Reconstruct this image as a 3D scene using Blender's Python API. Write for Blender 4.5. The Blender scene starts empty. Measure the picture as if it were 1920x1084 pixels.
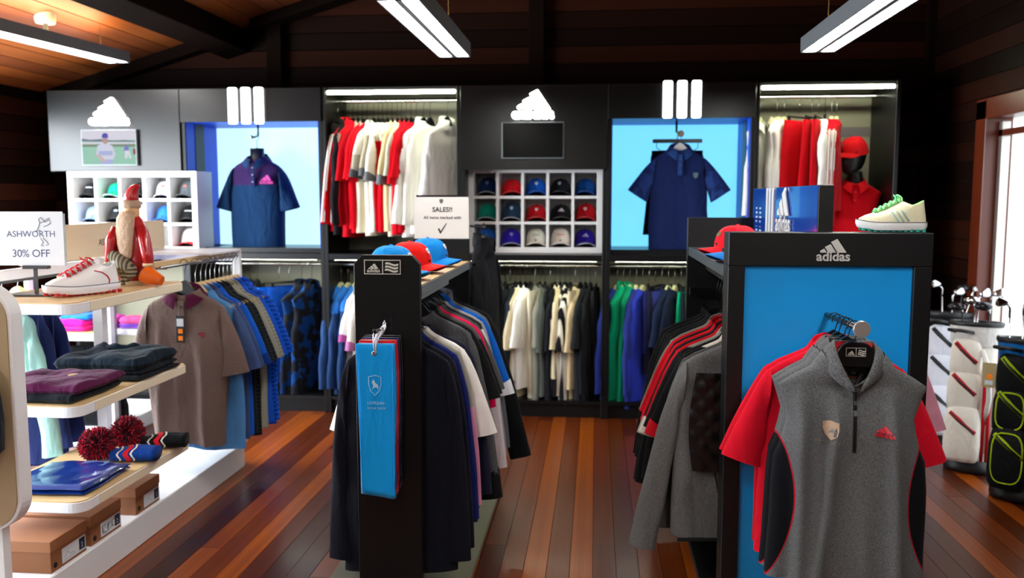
import bpy, math, random
from mathutils import Vector, Matrix
R = math.radians
scene = bpy.context.scene
COL = scene.collection
PI = math.pi

# ------------------------------------------------------------------ camera
cam_data = bpy.data.cameras.new('camera')
cam = bpy.data.objects.new('camera', cam_data)
COL.objects.link(cam)
cam.location = (0, 0, 1.6)
cam.rotation_euler = (R(90 - 5.882), 0, R(5.441))
cam_data.sensor_width = 36
cam_data.lens = 36 * 1650 / 1920
cam_data.clip_start = 0.05
cam_data.dof.use_dof = True
cam_data.dof.focus_distance = 3.05
cam_data.dof.aperture_fstop = 2.5
scene.camera = cam

# ------------------------------------------------------------------ world, exposure
scene.view_settings.view_transform = 'Standard'
scene.view_settings.look = 'None'
scene.view_settings.gamma = 1.0
scene.view_settings.exposure = 0.5
scene.cycles.use_denoising = True
scene.cycles.max_bounces = 7
scene.cycles.sample_clamp_indirect = 6.0
w = bpy.data.worlds.new('daylight'); scene.world = w
w.use_nodes = True
bg = w.node_tree.nodes['Background']
bg.inputs[0].default_value = (0.86, 0.94, 1.0, 1)
bg.inputs[1].default_value = 2.6

def area_light(name, loc, rot, sx, sy, power, col):
    l = bpy.data.lights.new(name, 'AREA'); l.shape = 'RECTANGLE'
    l.size = sx; l.size_y = sy; l.energy = power; l.color = col
    o = bpy.data.objects.new(name, l); COL.objects.link(o)
    o.location = loc; o.rotation_euler = rot
    return o
# daylight through the tall windows of the left wall
area_light('window_daylight', (-4.72, 4.0, 1.35), (0, R(-90), 0), 1.9, 3.6, 400, (0.86, 0.94, 1.0))

# ------------------------------------------------------------------ helpers
def lin(c):
    return c / 12.92 if c <= 0.04045 else ((c + 0.055) / 1.055) ** 2.4
def H(s):
    s = s.lstrip('#')
    return tuple(lin(int(s[i:i + 2], 16) / 255) for i in (0, 2, 4)) + (1.0,)
def mix(a, b, t):
    return tuple(a[i] * (1 - t) + b[i] * t for i in range(3)) + (1.0,)

MATS = {}
def mat(name, col, rough=0.5, metal=0.0, emit=0.0, ecol=None, bump=None, coat=0.0, spec=0.5, trans=0.0, sheen=0.0):
    if name in MATS: return MATS[name]
    if isinstance(col, str): col = H(col)
    m = bpy.data.materials.new(name); m.use_nodes = True
    nt = m.node_tree; b = nt.nodes['Principled BSDF']
    b.inputs['Base Color'].default_value = col
    b.inputs['Roughness'].default_value = rough
    b.inputs['Metallic'].default_value = metal
    b.inputs['Specular IOR Level'].default_value = spec
    b.inputs['Coat Weight'].default_value = coat
    b.inputs['Transmission Weight'].default_value = trans
    if sheen:
        b.inputs['Sheen Weight'].default_value = sheen
        b.inputs['Sheen Roughness'].default_value = 0.5
    if emit:
        ec = ecol or col
        if isinstance(ec, str): ec = H(ec)
        b.inputs['Emission Color'].default_value = ec
        b.inputs['Emission Strength'].default_value = emit
    if bump:
        n = nt.nodes.new('ShaderNodeTexNoise'); n.inputs['Scale'].default_value = bump[0]; n.inputs['Detail'].default_value = 3
        tc = nt.nodes.new('ShaderNodeTexCoord'); nt.links.new(tc.outputs['Object'], n.inputs['Vector'])
        bp = nt.nodes.new('ShaderNodeBump'); bp.inputs['Strength'].default_value = bump[1]; bp.inputs['Distance'].default_value = 0.01
        nt.links.new(n.outputs['Fac'], bp.inputs['Height']); nt.links.new(bp.outputs['Normal'], b.inputs['Normal'])
    MATS[name] = m
    return m

def wood(name, cols, rough=0.35, sc=(1, 1, 1), coat=0.0, bump=0.15, rnd=True, grain=0.55, spec=0.5):
    """planks: hue picked per plank, streaky grain along the local long axis"""
    m = bpy.data.materials.new(name); m.use_nodes = True
    nt = m.node_tree; b = nt.nodes['Principled BSDF']
    tc = nt.nodes.new('ShaderNodeTexCoord'); oi = nt.nodes.new('ShaderNodeObjectInfo')
    mp = nt.nodes.new('ShaderNodeMapping'); mp.inputs['Scale'].default_value = sc
    nt.links.new(tc.outputs['Object'], mp.inputs['Vector'])
    mu = nt.nodes.new('ShaderNodeMath'); mu.operation = 'MULTIPLY'; mu.inputs[1].default_value = 37.0
    nt.links.new(oi.outputs['Random'], mu.inputs[0])
    n = nt.nodes.new('ShaderNodeTexNoise'); n.noise_dimensions = '4D'
    n.inputs['Scale'].default_value = 1.0; n.inputs['Detail'].default_value = 6; n.inputs['Roughness'].default_value = 0.62
    nt.links.new(mp.outputs['Vector'], n.inputs['Vector']); nt.links.new(mu.outputs[0], n.inputs['W'])
    rp = nt.nodes.new('ShaderNodeValToRGB')
    el = rp.color_ramp.elements
    cs = [H(c) for c in cols]
    el[0].position = 0; el[0].color = cs[0]; el[1].position = 1; el[1].color = cs[-1]
    for i in range(1, len(cs) - 1):
        e = el.new(i / (len(cs) - 1)); e.color = cs[i]
    ad = nt.nodes.new('ShaderNodeMath'); ad.operation = 'MULTIPLY_ADD'; ad.inputs[1].default_value = grain
    if rnd:
        nt.links.new(n.outputs['Fac'], ad.inputs[0])
        m2 = nt.nodes.new('ShaderNodeMath'); m2.operation = 'MULTIPLY_ADD'; m2.inputs[1].default_value = 0.85; m2.inputs[2].default_value = -0.2 * grain / 0.55
        nt.links.new(oi.outputs['Random'], m2.inputs[0]); nt.links.new(m2.outputs[0], ad.inputs[2])
        nt.links.new(ad.outputs[0], rp.inputs['Fac'])
    else:
        nt.links.new(n.outputs['Fac'], rp.inputs['Fac'])
    nt.links.new(rp.outputs['Color'], b.inputs['Base Color'])
    b.inputs['Roughness'].default_value = rough; b.inputs['Coat Weight'].default_value = coat; b.inputs['Coat Roughness'].default_value = 0.12
    b.inputs['Specular IOR Level'].default_value = spec
    bp = nt.nodes.new('ShaderNodeBump'); bp.inputs['Strength'].default_value = bump; bp.inputs['Distance'].default_value = 0.004
    nt.links.new(n.outputs['Fac'], bp.inputs['Height']); nt.links.new(bp.outputs['Normal'], b.inputs['Normal'])
    MATS[name] = m
    return m

def fabric(col, var='plain', col2=None, sc=1.0, z=0.0, rough=0.85, sheen=0.06):
    """woven cloth: plain, heather, hstripe, vstripe, camo, above (second colour above height z), beside (second colour where |x|>z)"""
    key = 'cloth_%s_%s_%s_%s_%s' % (str(col).strip('#'), var, str(col2).strip('#'), sc, z)
    if key in MATS: return MATS[key]
    m = bpy.data.materials.new(key); m.use_nodes = True
    nt = m.node_tree; b = nt.nodes['Principled BSDF']; N = nt.nodes; Lk = nt.links
    b.inputs['Roughness'].default_value = rough; b.inputs['Sheen Weight'].default_value = sheen; b.inputs['Sheen Roughness'].default_value = 0.4
    b.inputs['Specular IOR Level'].default_value = 0.1
    c1 = H(col); c2 = H(col2) if col2 else mix(c1, (0, 0, 0, 1), 0.35)
    tc = N.new('ShaderNodeTexCoord')
    fac = None
    if var == 'heather':
        n = N.new('ShaderNodeTexNoise'); n.inputs['Scale'].default_value = 260 * sc; n.inputs['Detail'].default_value = 4; n.inputs['Roughness'].default_value = 0.8
        mp = N.new('ShaderNodeMapping'); mp.inputs['Scale'].default_value = (0.55, 1, 1.6); Lk.new(tc.outputs['Object'], mp.inputs[0]); Lk.new(mp.outputs[0], n.inputs['Vector'])
        r = N.new('ShaderNodeMapRange'); r.inputs[1].default_value = 0.34; r.inputs[2].default_value = 0.66; Lk.new(n.outputs['Fac'], r.inputs[0]); fac = r.outputs[0]
    elif var in ('hstripe', 'vstripe'):
        s = N.new('ShaderNodeSeparateXYZ'); Lk.new(tc.outputs['Object'], s.inputs[0])
        w1 = N.new('ShaderNodeMath'); w1.operation = 'MULTIPLY'; w1.inputs[1].default_value = sc * 2 * PI
        Lk.new(s.outputs[2 if var == 'hstripe' else 0], w1.inputs[0])
        w2 = N.new('ShaderNodeMath'); w2.operation = 'SINE'; Lk.new(w1.outputs[0], w2.inputs[0])
        r = N.new('ShaderNodeMapRange'); r.inputs[1].default_value = -0.25; r.inputs[2].default_value = 0.25; Lk.new(w2.outputs[0], r.inputs[0]); fac = r.outputs[0]
    elif var == 'camo':
        n = N.new('ShaderNodeTexNoise'); n.inputs['Scale'].default_value = 9 * sc; n.inputs['Detail'].default_value = 2
        Lk.new(tc.outputs['Object'], n.inputs['Vector'])
        r = N.new('ShaderNodeMapRange'); r.inputs[1].default_value = 0.47; r.inputs[2].default_value = 0.53; Lk.new(n.outputs['Fac'], r.inputs[0]); fac = r.outputs[0]
    elif var in ('above', 'beside'):
        s = N.new('ShaderNodeSeparateXYZ'); Lk.new(tc.outputs['Object'], s.inputs[0])
        src = s.outputs[2]
        if var == 'beside':
            a = N.new('ShaderNodeMath'); a.operation = 'ABSOLUTE'; Lk.new(s.outputs[0], a.inputs[0]); src = a.outputs[0]
        g = N.new('ShaderNodeMath'); g.operation = 'GREATER_THAN'; g.inputs[1].default_value = z; Lk.new(src, g.inputs[0]); fac = g.outputs[0]
    if fac is not None:
        mx = N.new('ShaderNodeMix'); mx.data_type = 'RGBA'; mx.inputs[6].default_value = c1; mx.inputs[7].default_value = c2
        Lk.new(fac, mx.inputs[0]); Lk.new(mx.outputs[2], b.inputs['Base Color'])
    else:
        b.inputs['Base Color'].default_value = c1
    n2 = N.new('ShaderNodeTexNoise'); n2.inputs['Scale'].default_value = 420; n2.inputs['Detail'].default_value = 2
    Lk.new(tc.outputs['Object'], n2.inputs['Vector'])
    bp = N.new('ShaderNodeBump'); bp.inputs['Strength'].default_value = 0.25; bp.inputs['Distance'].default_value = 0.002
    n3 = N.new('ShaderNodeTexNoise'); n3.inputs['Scale'].default_value = 7; n3.inputs['Detail'].default_value = 3; n3.inputs['Distortion'].default_value = 0.6
    mp3 = N.new('ShaderNodeMapping'); mp3.inputs['Scale'].default_value = (1.7, 1.7, 0.7); Lk.new(tc.outputs['Object'], mp3.inputs[0]); Lk.new(mp3.outputs[0], n3.inputs['Vector'])
    b3 = N.new('ShaderNodeBump'); b3.inputs['Strength'].default_value = 0.55; b3.inputs['Distance'].default_value = 0.035
    Lk.new(n3.outputs['Fac'], b3.inputs['Height']); Lk.new(b3.outputs['Normal'], bp.inputs['Normal'])
    Lk.new(n2.outputs['Fac'], bp.inputs['Height']); Lk.new(bp.outputs['Normal'], b.inputs['Normal'])
    MATS[key] = m
    return m

ORG = {}
def tag(o, label=None, cat=None, group=None, kind=None):
    if label: o['label'] = label
    if cat: o['category'] = cat
    if group: o['group'] = group
    if kind: o['kind'] = kind
    return o

def empty(name, loc=(0, 0, 0), rz=0.0, label=None, cat=None, group=None, kind=None, rot=None):
    o = bpy.data.objects.new(name, None); COL.objects.link(o)
    o.empty_display_size = 0.05
    o.location = loc; o.rotation_euler = rot if rot else (0, 0, rz)
    ORG[o.name] = Vector(loc)
    return tag(o, label, cat, group, kind)

class MB:
    def __init__(s): s.v = []; s.f = []
    def add(s, vs, fs):
        n = len(s.v); s.v += [tuple(p) for p in vs]; s.f += [tuple(i + n for i in f) for f in fs]; return s
    def box(s, x0, x1, y0, y1, z0, z1):
        return s.add([(x0, y0, z0), (x1, y0, z0), (x1, y1, z0), (x0, y1, z0), (x0, y0, z1), (x1, y0, z1), (x1, y1, z1), (x0, y1, z1)],
                     [(0, 3, 2, 1), (4, 5, 6, 7), (0, 1, 5, 4), (1, 2, 6, 5), (2, 3, 7, 6), (3, 0, 4, 7)])
    def cbox(s, c, d):
        return s.box(c[0] - d[0] / 2, c[0] + d[0] / 2, c[1] - d[1] / 2, c[1] + d[1] / 2, c[2] - d[2] / 2, c[2] + d[2] / 2)
    def loft(s, rings, closed=True, cap0=False, cap1=False):
        n = len(rings[0]); vs = [p for r in rings for p in r]; fs = []
        for i in range(len(rings) - 1):
            for j in range(n if closed else n - 1):
                a = i * n + j; b = i * n + (j + 1) % n
                fs.append((a, b, b + n, a + n))
        if cap0: fs.append(tuple(range(n - 1, -1, -1)))
        if cap1: fs.append(tuple(range((len(rings) - 1) * n, len(rings) * n)))
        return s.add(vs, fs)
    def lathe(s, prof, c=(0, 0, 0), n=24, ax='z', cap=True):
        rings = []
        for r, z in prof:
            ring = []
            for k in range(n):
                a = 2 * PI * k / n; x, y = r * math.cos(a), r * math.sin(a)
                p = (x, y, z) if ax == 'z' else ((x, z, y) if ax == 'y' else (z, x, y))
                ring.append((p[0] + c[0], p[1] + c[1], p[2] + c[2]))
            rings.append(ring)
        return s.loft(rings, True, cap, cap)
    def tube(s, pts, r, n=8, cap=True):
        pts = [Vector(p) for p in pts]; rings = []
        up = None
        for i, p in enumerate(pts):
            t = (pts[min(i + 1, len(pts) - 1)] - pts[max(i - 1, 0)])
            if t.length < 1e-9: t = Vector((0, 0, 1))
            t.normalize()
            if up is None:
                up = Vector((0, 0, 1)) if abs(t.z) < 0.9 else Vector((1, 0, 0))
            u = t.cross(up)
            if u.length < 1e-6: u = t.orthogonal()
            u.normalize(); vv = u.cross(t).normalized(); up = vv
            rr = r[i] if isinstance(r, (list, tuple)) else r
            rings.append([p + (u * math.cos(2 * PI * k / n) + vv * math.sin(2 * PI * k / n)) * rr for k in range(n)])
        return s.loft(rings, True, cap, cap)
    def prism(s, poly, d0, d1, plane='xz'):
        """closed polygon extruded; plane xz extrudes along y, yz along x, xy along z"""
        def P(a, b, d):
            return (a, d, b) if plane == 'xz' else ((d, a, b) if plane == 'yz' else (a, b, d))
        n = len(poly)
        vs = [P(a, b, d0) for a, b in poly] + [P(a, b, d1) for a, b in poly]
        fs = [tuple(range(n - 1, -1, -1)), tuple(range(n, 2 * n))] + [(i, (i + 1) % n, (i + 1) % n + n, i + n) for i in range(n)]
        return s.add(vs, fs)
    def grid(s, fn, nu, nv):
        vs = [fn(i / nu, j / nv) for i in range(nu + 1) for j in range(nv + 1)]
        fs = [(i * (nv + 1) + j, (i + 1) * (nv + 1) + j, (i + 1) * (nv + 1) + j + 1, i * (nv + 1) + j + 1) for i in range(nu) for j in range(nv)]
        return s.add(vs, fs)
    def xf(s, M):
        s.v = [tuple(M @ Vector(p)) for p in s.v]; return s
    def moved(s, d):
        s.v = [(p[0] + d[0], p[1] + d[1], p[2] + d[2]) for p in s.v]; return s
    def mesh(s, name, smooth=False):
        me = bpy.data.meshes.new(name); me.from_pydata(s.v, [], s.f); me.update()
        if smooth: me.polygons.foreach_set('use_smooth', [True] * len(me.polygons))
        return me
    def build(s, name, m, parent=None, local=False, smooth=False, bevel=0.0, label=None, cat=None, group=None, kind=None, solid=0.0, seg=1, sub=0, ang=None):
        """local: vertices are already in the parent's space; otherwise they are world coordinates"""
        if not local:
            if parent is not None:
                org = ORG[parent.name]
            else:
                xs, ys, zs = zip(*s.v)
                org = Vector(((min(xs) + max(xs)) / 2, (min(ys) + max(ys)) / 2, min(zs)))
            s.v = [(p[0] - org[0], p[1] - org[1], p[2] - org[2]) for p in s.v]
        me = s.mesh(name, smooth)
        o = bpy.data.objects.new(name, me); COL.objects.link(o)
        me.materials.append(m)
        if parent is not None:
            o.parent = parent; ORG[o.name] = ORG.get(parent.name, Vector())
        elif not local:
            o.location = org; ORG[o.name] = Vector(org)
        else:
            ORG[o.name] = Vector()
        if solid:
            md = o.modifiers.new('thickness', 'SOLIDIFY'); md.thickness = solid; md.offset = 0
        if bevel:
            md = o.modifiers.new('edges', 'BEVEL'); md.width = bevel; md.segments = seg; md.limit_method = 'ANGLE'; md.angle_limit = R(40)
        if sub:
            md = o.modifiers.new('smooth', 'SUBSURF'); md.levels = sub; md.render_levels = sub
        if smooth and ang:
            me.set_sharp_from_angle(angle=R(ang))
        return tag(o, label, cat, group, kind)

def inst(src, parent=None, loc=None, rz=None, m=None):
    c = src.copy(); COL.objects.link(c)
    if parent is not None: c.parent = parent
    if loc is not None: c.location = loc
    if rz is not None: c.rotation_euler = (0, 0, rz)
    if m is not None:
        c.material_slots[0].link = 'OBJECT'; c.material_slots[0].material = m
    ORG[c.name] = Vector(c.location)
    return c

def setmat(o, m):
    o.material_slots[0].link = 'OBJECT'; o.material_slots[0].material = m

_TXT = {}
def text_data(s, offset=0.0, spacing=1.0, shear=0.0):
    """flat triangulated lettering from the built-in font: verts, faces, width (size 1)"""
    k = (s, offset, spacing, shear)
    if k in _TXT: return _TXT[k]
    cu = bpy.data.curves.new('lettering', 'FONT'); cu.body = s; cu.offset = offset; cu.space_character = spacing; cu.shear = shear
    cu.resolution_u = 3
    ob = bpy.data.objects.new('lettering', cu); COL.objects.link(ob)
    dg = bpy.context.evaluated_depsgraph_get(); dg.update()
    me = bpy.data.meshes.new_from_object(ob.evaluated_get(dg))
    vs = [tuple(v.co) for v in me.vertices]; fs = [tuple(p.vertices) for p in me.polygons]
    bpy.data.objects.remove(ob); bpy.data.curves.remove(cu); bpy.data.meshes.remove(me)
    x0 = min(v[0] for v in vs); x1 = max(v[0] for v in vs)
    vs = [(v[0] - x0, v[1], 0) for v in vs]
    _TXT[k] = (vs, fs, x1 - x0)
    return _TXT[k]

def text(mb, s, x, y, width=None, height=None, offset=0.0, spacing=1.0, center=False, fn=None, sx=1.0):
    """lettering drawn in a 2-D frame; fn maps (a, b) to a 3-D point"""
    vs, fs, wd = text_data(s, offset, spacing)
    k = (width / wd) if width else height / 0.72
    kx = k * sx
    ky = k if not (width and height) else height / 0.72
    x0 = x - (wd * kx / 2 if center else 0)
    return mb.add([fn(x0 + v[0] * kx, y + v[1] * ky) for v in vs], fs)

MARK = [[(0.0, 0.0), (0.245, 0.0), (0.145, 0.20), (0.0, 0.10)],
        [(0.30, 0.0), (0.60, 0.0), (0.385, 0.43), (0.17, 0.29)],
        [(0.655, 0.0), (1.0, 0.0), (0.635, 0.70), (0.395, 0.54)]]
def brand_mark(mb, x, y, wdt, fn, lettering=True, off=0.02):
    """three slanted bars over a lower-case word; x, y = lower left of the word"""
    k = wdt
    yb = y + (0.25 * k if lettering else 0)
    if lettering: text(mb, 'adidas', x, y, width=wdt, offset=off, fn=fn)
    for bar in MARK:
        pts = [(x + (0.11 + a * 0.78) * k, yb + b * 0.6 * k) for a, b in bar] if lettering else [(x + a * k, yb + b * k) for a, b in bar]
        mb.add([fn(*p) for p in pts], [(0, 1, 2, 3)])
    return mb
SHIELD = [(-0.5, 0.5), (-0.2, 0.56), (0, 0.6), (0.2, 0.56), (0.5, 0.5), (0.5, 0.05), (0.36, -0.35), (0, -0.65), (-0.36, -0.35), (-0.5, 0.05)]
ORDW = ['first', 'second', 'third', 'fourth', 'fifth', 'sixth', 'seventh', 'eighth', 'ninth', 'tenth', 'eleventh', 'twelfth', 'thirteenth', 'fourteenth', 'fifteenth',
        'sixteenth', 'seventeenth', 'eighteenth', 'nineteenth', 'twentieth', 'twenty-first', 'twenty-second', 'twenty-third', 'twenty-fourth', 'twenty-fifth', 'twenty-sixth', 'twenty-seventh', 'twenty-eighth', 'twenty-ninth', 'thirtieth']
# ================================================================== the room
XL, XR, YB, YF = -4.5, 2.5, 7.0, -2.6
def roof_z(x): return 2.46 + 0.30 * (x + 4.5) if x < 0.8 else 4.05 - 0.28 * (x - 0.8)

M_FLOOR = wood('floor_planks', ['#2a0c02', '#441702', '#5a2303', '#702f05', '#a0500b'], rough=0.32, sc=(5, 0.9, 1), coat=0.12, bump=0.06, spec=0.35)
M_WALL = wood('wall_boards', ['#0a0402', '#140703', '#200c06', '#301409'], spec=0.06, rough=0.6, sc=(1.2, 1.2, 5), bump=0.15)
M_CEIL = wood('ceiling_boards', ['#5a2a10', '#7a3c14', '#8f4a18', '#683212'], rough=0.5, sc=(5, 1.2, 1), bump=0.1)
M_DARKW = mat('dark_beam', '#100704', 0.8, bump=(6, 0.2), spec=0.04)
M_UNDER = mat('shadow_gap', '#060302', 0.9)
M_DOORF = wood('door_frame_wood', ['#4a1a0a', '#5e220d', '#6d2a10'], rough=0.35, sc=(20, 20, 1.2), rnd=False)

CUBE = MB().box(-0.5, 0.5, -0.5, 0.5, -0.5, 0.5).mesh('plank')
def slab(name, c, d, m, parent, rot=None):
    """a plank of the setting: shared unit box, scaled"""
    o = bpy.data.objects.new(name, CUBE); COL.objects.link(o)
    if not CUBE.materials: CUBE.materials.append(m)
    setmat(o, m)
    o.parent = parent; o.location = Vector(c) - ORG[parent.name]; o.scale = d
    if rot: o.rotation_euler = rot
    return o

random.seed(11)
# floor: a dark sub-floor with 0.1 m planks running away from the camera
floor = MB().box(XL, XR, YF, YB, -0.06, -0.022).build('floor', M_UNDER, kind='structure', label='dark red varnished hardwood plank floor')
pw = 0.1
n_col = int((XR - XL) / pw + 0.5)
for i in range(n_col):
    x = XL + (i + 0.5) * pw
    y = YF
    cuts = []
    first = random.uniform(1.2, 3.6)
    yy = YF + first
    while yy < YB - 0.7:
        cuts.append(yy); yy += random.uniform(2.4, 3.8)
    cuts.append(YB)
    for c in cuts:
        slab('floor_plank', (x, (y + c) / 2, -0.012 + random.uniform(-0.0006, 0.0006)), (pw - 0.0022, c - y - 0.002, 0.022), M_FLOOR, floor)
        y = c

# back (gable) wall: horizontal boards and posts
bh = 0.132
def gable_boards(parent, y0, sgn, z_from):
    z = z_from
    while z < 4.05:
        zt = min(z + bh, 4.06)
        zc = (z + zt) / 2
        xa = XL
        if zc > roof_z(XL): xa = -4.5 + (zc - 2.46) / 0.30 - 0.1
        xb = XR
        if zc > roof_z(XR): xb = 0.8 + (4.05 - zc) / 0.28 + 0.1
        if xb > xa + 0.1:
            slab('wall_board', ((xa + xb) / 2, y0, zc), (xb - xa, 0.03, bh - 0.006), M_WALL, parent, (R(-2.2) * sgn, 0, 0))
        z += bh
gable = [(XL - 0.12, -0.06), (XR + 0.12, -0.06), (XR + 0.12, 3.56), (0.8, 4.07), (XL - 0.12, 2.43)]
wall_back = MB().prism(gable, YB + 0.02, YB + 0.1).build('wall_back', M_UNDER, kind='structure', label='dark timber gable wall behind the clothing bays')
gable_boards(wall_back, YB, 1, 0.0)
for x in (-2.55, -0.47):
    MB().box(x - 0.06, x + 0.06, YB - 0.1, YB - 0.02, 0, roof_z(x)).build('post', M_DARKW, wall_back, bevel=0.004)
fg = [(XL - 0.12, -0.06), (XR + 0.12, -0.06), (XR + 0.12, 3.56), (0.8, 4.07), (XL - 0.12, 2.43)]
wall_front = MB().prism(fg, YF - 0.1, YF).build('wall_front', M_WALL, kind='structure', label='dark timber wall behind the viewer')

# right wall with a doorway
DY0, DY1, DZ = 4.75, 5.93, 2.1
wr = MB().box(XR + 0.02, XR + 0.1, DY1, YB + 0.1, -0.06, 3.6).box(XR + 0.02, XR + 0.1, YF - 0.1, DY0, -0.06, 3.6).box(XR + 0.02, XR + 0.1, DY0, DY1, DZ, 3.6)
wall_right = wr.build('wall_right', M_UNDER, kind='structure', label='dark timber board wall with a bright open doorway')
z = 0.0
while z < 3.5:
    zc = z + bh / 2
    if zc + bh / 2 < DZ + 0.02:
        slab('wall_board', (XR, (DY1 + YB) / 2 + 0.05, zc), (0.03, YB - DY1 - 0.1, bh - 0.006), M_WALL, wall_right, (0, R(-2.2), 0))
        slab('wall_board', (XR, (YF + DY0) / 2 - 0.05, zc), (0.03, DY0 - YF - 0.1, bh - 0.006), M_WALL, wall_right, (0, R(-2.2), 0))
    else:
        slab('wall_board', (XR, (YF + YB) / 2, zc), (0.03, YB - YF, bh - 0.006), M_WALL, wall_right, (0, R(-2.2), 0))
    z += bh
MB().box(XR - 0.07, XR - 0.015, YB - 0.09, YB - 0.02, 0, 3.5).build('corner_post', M_DARKW, wall_right)
door = empty('door_1', (XR, (DY0 + DY1) / 2, 0), label='reddish timber door frame open to bright daylight', kind='structure')
MB().box(XR - 0.05, XR + 0.12, DY1 - 0.02, DY1 + 0.13, 0, DZ + 0.12).build('door_jamb', M_DOORF, door, bevel=0.004)
MB().box(XR - 0.05, XR + 0.12, DY0 - 0.13, DY0 + 0.02, 0, DZ + 0.12).build('door_jamb', M_DOORF, door, bevel=0.004)
MB().box(XR - 0.05, XR + 0.12, DY0 - 0.13, DY1 + 0.13, DZ, DZ + 0.13).build('door_head', M_DOORF, door, bevel=0.004)
M_GLASS = mat('clear_glass', (1, 1, 1, 1), 0.02, trans=1.0, spec=0.3)
M_ALU = mat('grey_aluminium', '#b9b4ad', 0.35, 0.8)
MB().box(XR + 0.03, XR + 0.08, DY1 - 0.075, DY1 - 0.03, 0.0, DZ - 0.02).build('screen_stile', M_ALU, door)
MB().box(XR + 0.03, XR + 0.08, DY0 + 0.02, DY1 - 0.03, DZ - 0.11, DZ - 0.07).build('transom_bar', M_DOORF, door)
M_STEEL = mat('brushed_steel', '#9a9a98', 0.3, 1.0)
for hz in (0.95, 1.95):
    MB().box(XR - 0.035, XR - 0.018, DY1 + 0.135, DY1 + 0.16, hz - 0.08, hz + 0.08).build('hinge', M_STEEL, door)

# left wall with a long window (outside the photograph)
WY0, WY1, WZ0, WZ1 = 2.2, 5.85, 0.35, 2.22
wl = MB().box(XL - 0.1, XL - 0.02, YF - 0.1, WY0, -0.06, 2.44).box(XL - 0.1, XL - 0.02, WY1, YB + 0.1, -0.06, 2.44)
wl.box(XL - 0.1, XL - 0.02, WY0, WY1, -0.06, WZ0).box(XL - 0.1, XL - 0.02, WY0, WY1, WZ1, 2.44)
wall_left = wl.build('wall_left', M_UNDER, kind='structure', label='dark timber board wall with a wide window')
z = 0.0
while z < 2.42:
    zc = z + bh / 2
    if WZ0 - 0.03 < zc < WZ1 + 0.03:
        for a, b_ in ((YF, WY0 - 0.06), (WY1 + 0.06, YB)):
            slab('wall_board', (XL, (a + b_) / 2, zc), (0.03, b_ - a, bh - 0.006), M_WALL, wall_left, (0, R(2.2), 0))
    else:
        slab('wall_board', (XL, (YF + YB) / 2, zc), (0.03, YB - YF, bh - 0.006), M_WALL, wall_left, (0, R(2.2), 0))
    z += bh
win = empty('window_1', (XL, (WY0 + WY1) / 2, WZ0), label='wide timber framed window in the left wall', kind='structure')
for a, b_ in ((WY0 - 0.06, WY0 + 0.02), (WY1 - 0.02, WY1 + 0.06), ((WY0 + WY1) / 2 - 0.03, (WY0 + WY1) / 2 + 0.03)):
    MB().box(XL - 0.09, XL + 0.03, a, b_, WZ0 - 0.06, WZ1 + 0.06).build('window_frame', M_DOORF, win)
for a, b_ in ((WZ0 - 0.06, WZ0), (WZ1, WZ1 + 0.06)):
    MB().box(XL - 0.09, XL + 0.03, WY0, WY1, a, b_).build('window_frame', M_DOORF, win)

# sloping board ceiling
sl = math.atan(0.30); sr = math.atan(0.28)
ceil = MB().prism([(XL - 0.1, roof_z(XL - 0.1) + 0.03), (0.8, 4.08), (XR + 0.1, roof_z(XR + 0.1) + 0.03), (XR + 0.1, roof_z(XR + 0.1) + 0.12), (0.8, 4.2), (XL - 0.1, roof_z(XL - 0.1) + 0.12)], YF - 0.1, YB + 0.1)
ceiling = ceil.build('ceiling', M_UNDER, kind='structure', label='sloping orange brown board ceiling with dark beams')
cw = 0.145
n_l = int((0.8 - XL) / math.cos(sl) / cw)
for i in range(n_l):
    d = (i + 0.5) * cw
    x = XL + d * math.cos(sl)
    slab('ceiling_board', (x, (YF + YB) / 2, roof_z(x) + 0.01), (cw - 0.008, YB - YF, 0.03), M_CEIL, ceiling, (0, -sl, 0))
n_r = int((XR - 0.8) / math.cos(sr) / cw)
for i in range(n_r):
    d = (i + 0.5) * cw
    x = 0.8 + d * math.cos(sr)
    slab('ceiling_board', (x, (YF + YB) / 2, roof_z(x) + 0.01), (cw - 0.008, YB - YF, 0.03), M_CEIL, ceiling, (0, sr, 0))
def beam_y(x, w_, h_, lab):
    zz = roof_z(x)
    bmb = MB().prism([(-w_ / 2, -h_), (w_ / 2, -h_), (w_ / 2, 0.0), (-w_ / 2, 0.0)], -4.8, 4.8)
    o = bmb.build('ceiling_beam', M_DARKW, ceiling, local=True, bevel=0.006)
    o.location = Vector((x, 2.2, zz)) - ORG['ceiling']; o.rotation_euler = (0, -sl if x < 0.8 else sr, 0)
beam_y(-2.93, 0.2, 0.2, '')
beam_y(-0.9, 0.2, 0.2, '')
beam_y(0.8, 0.22, 0.24, '')
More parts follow.
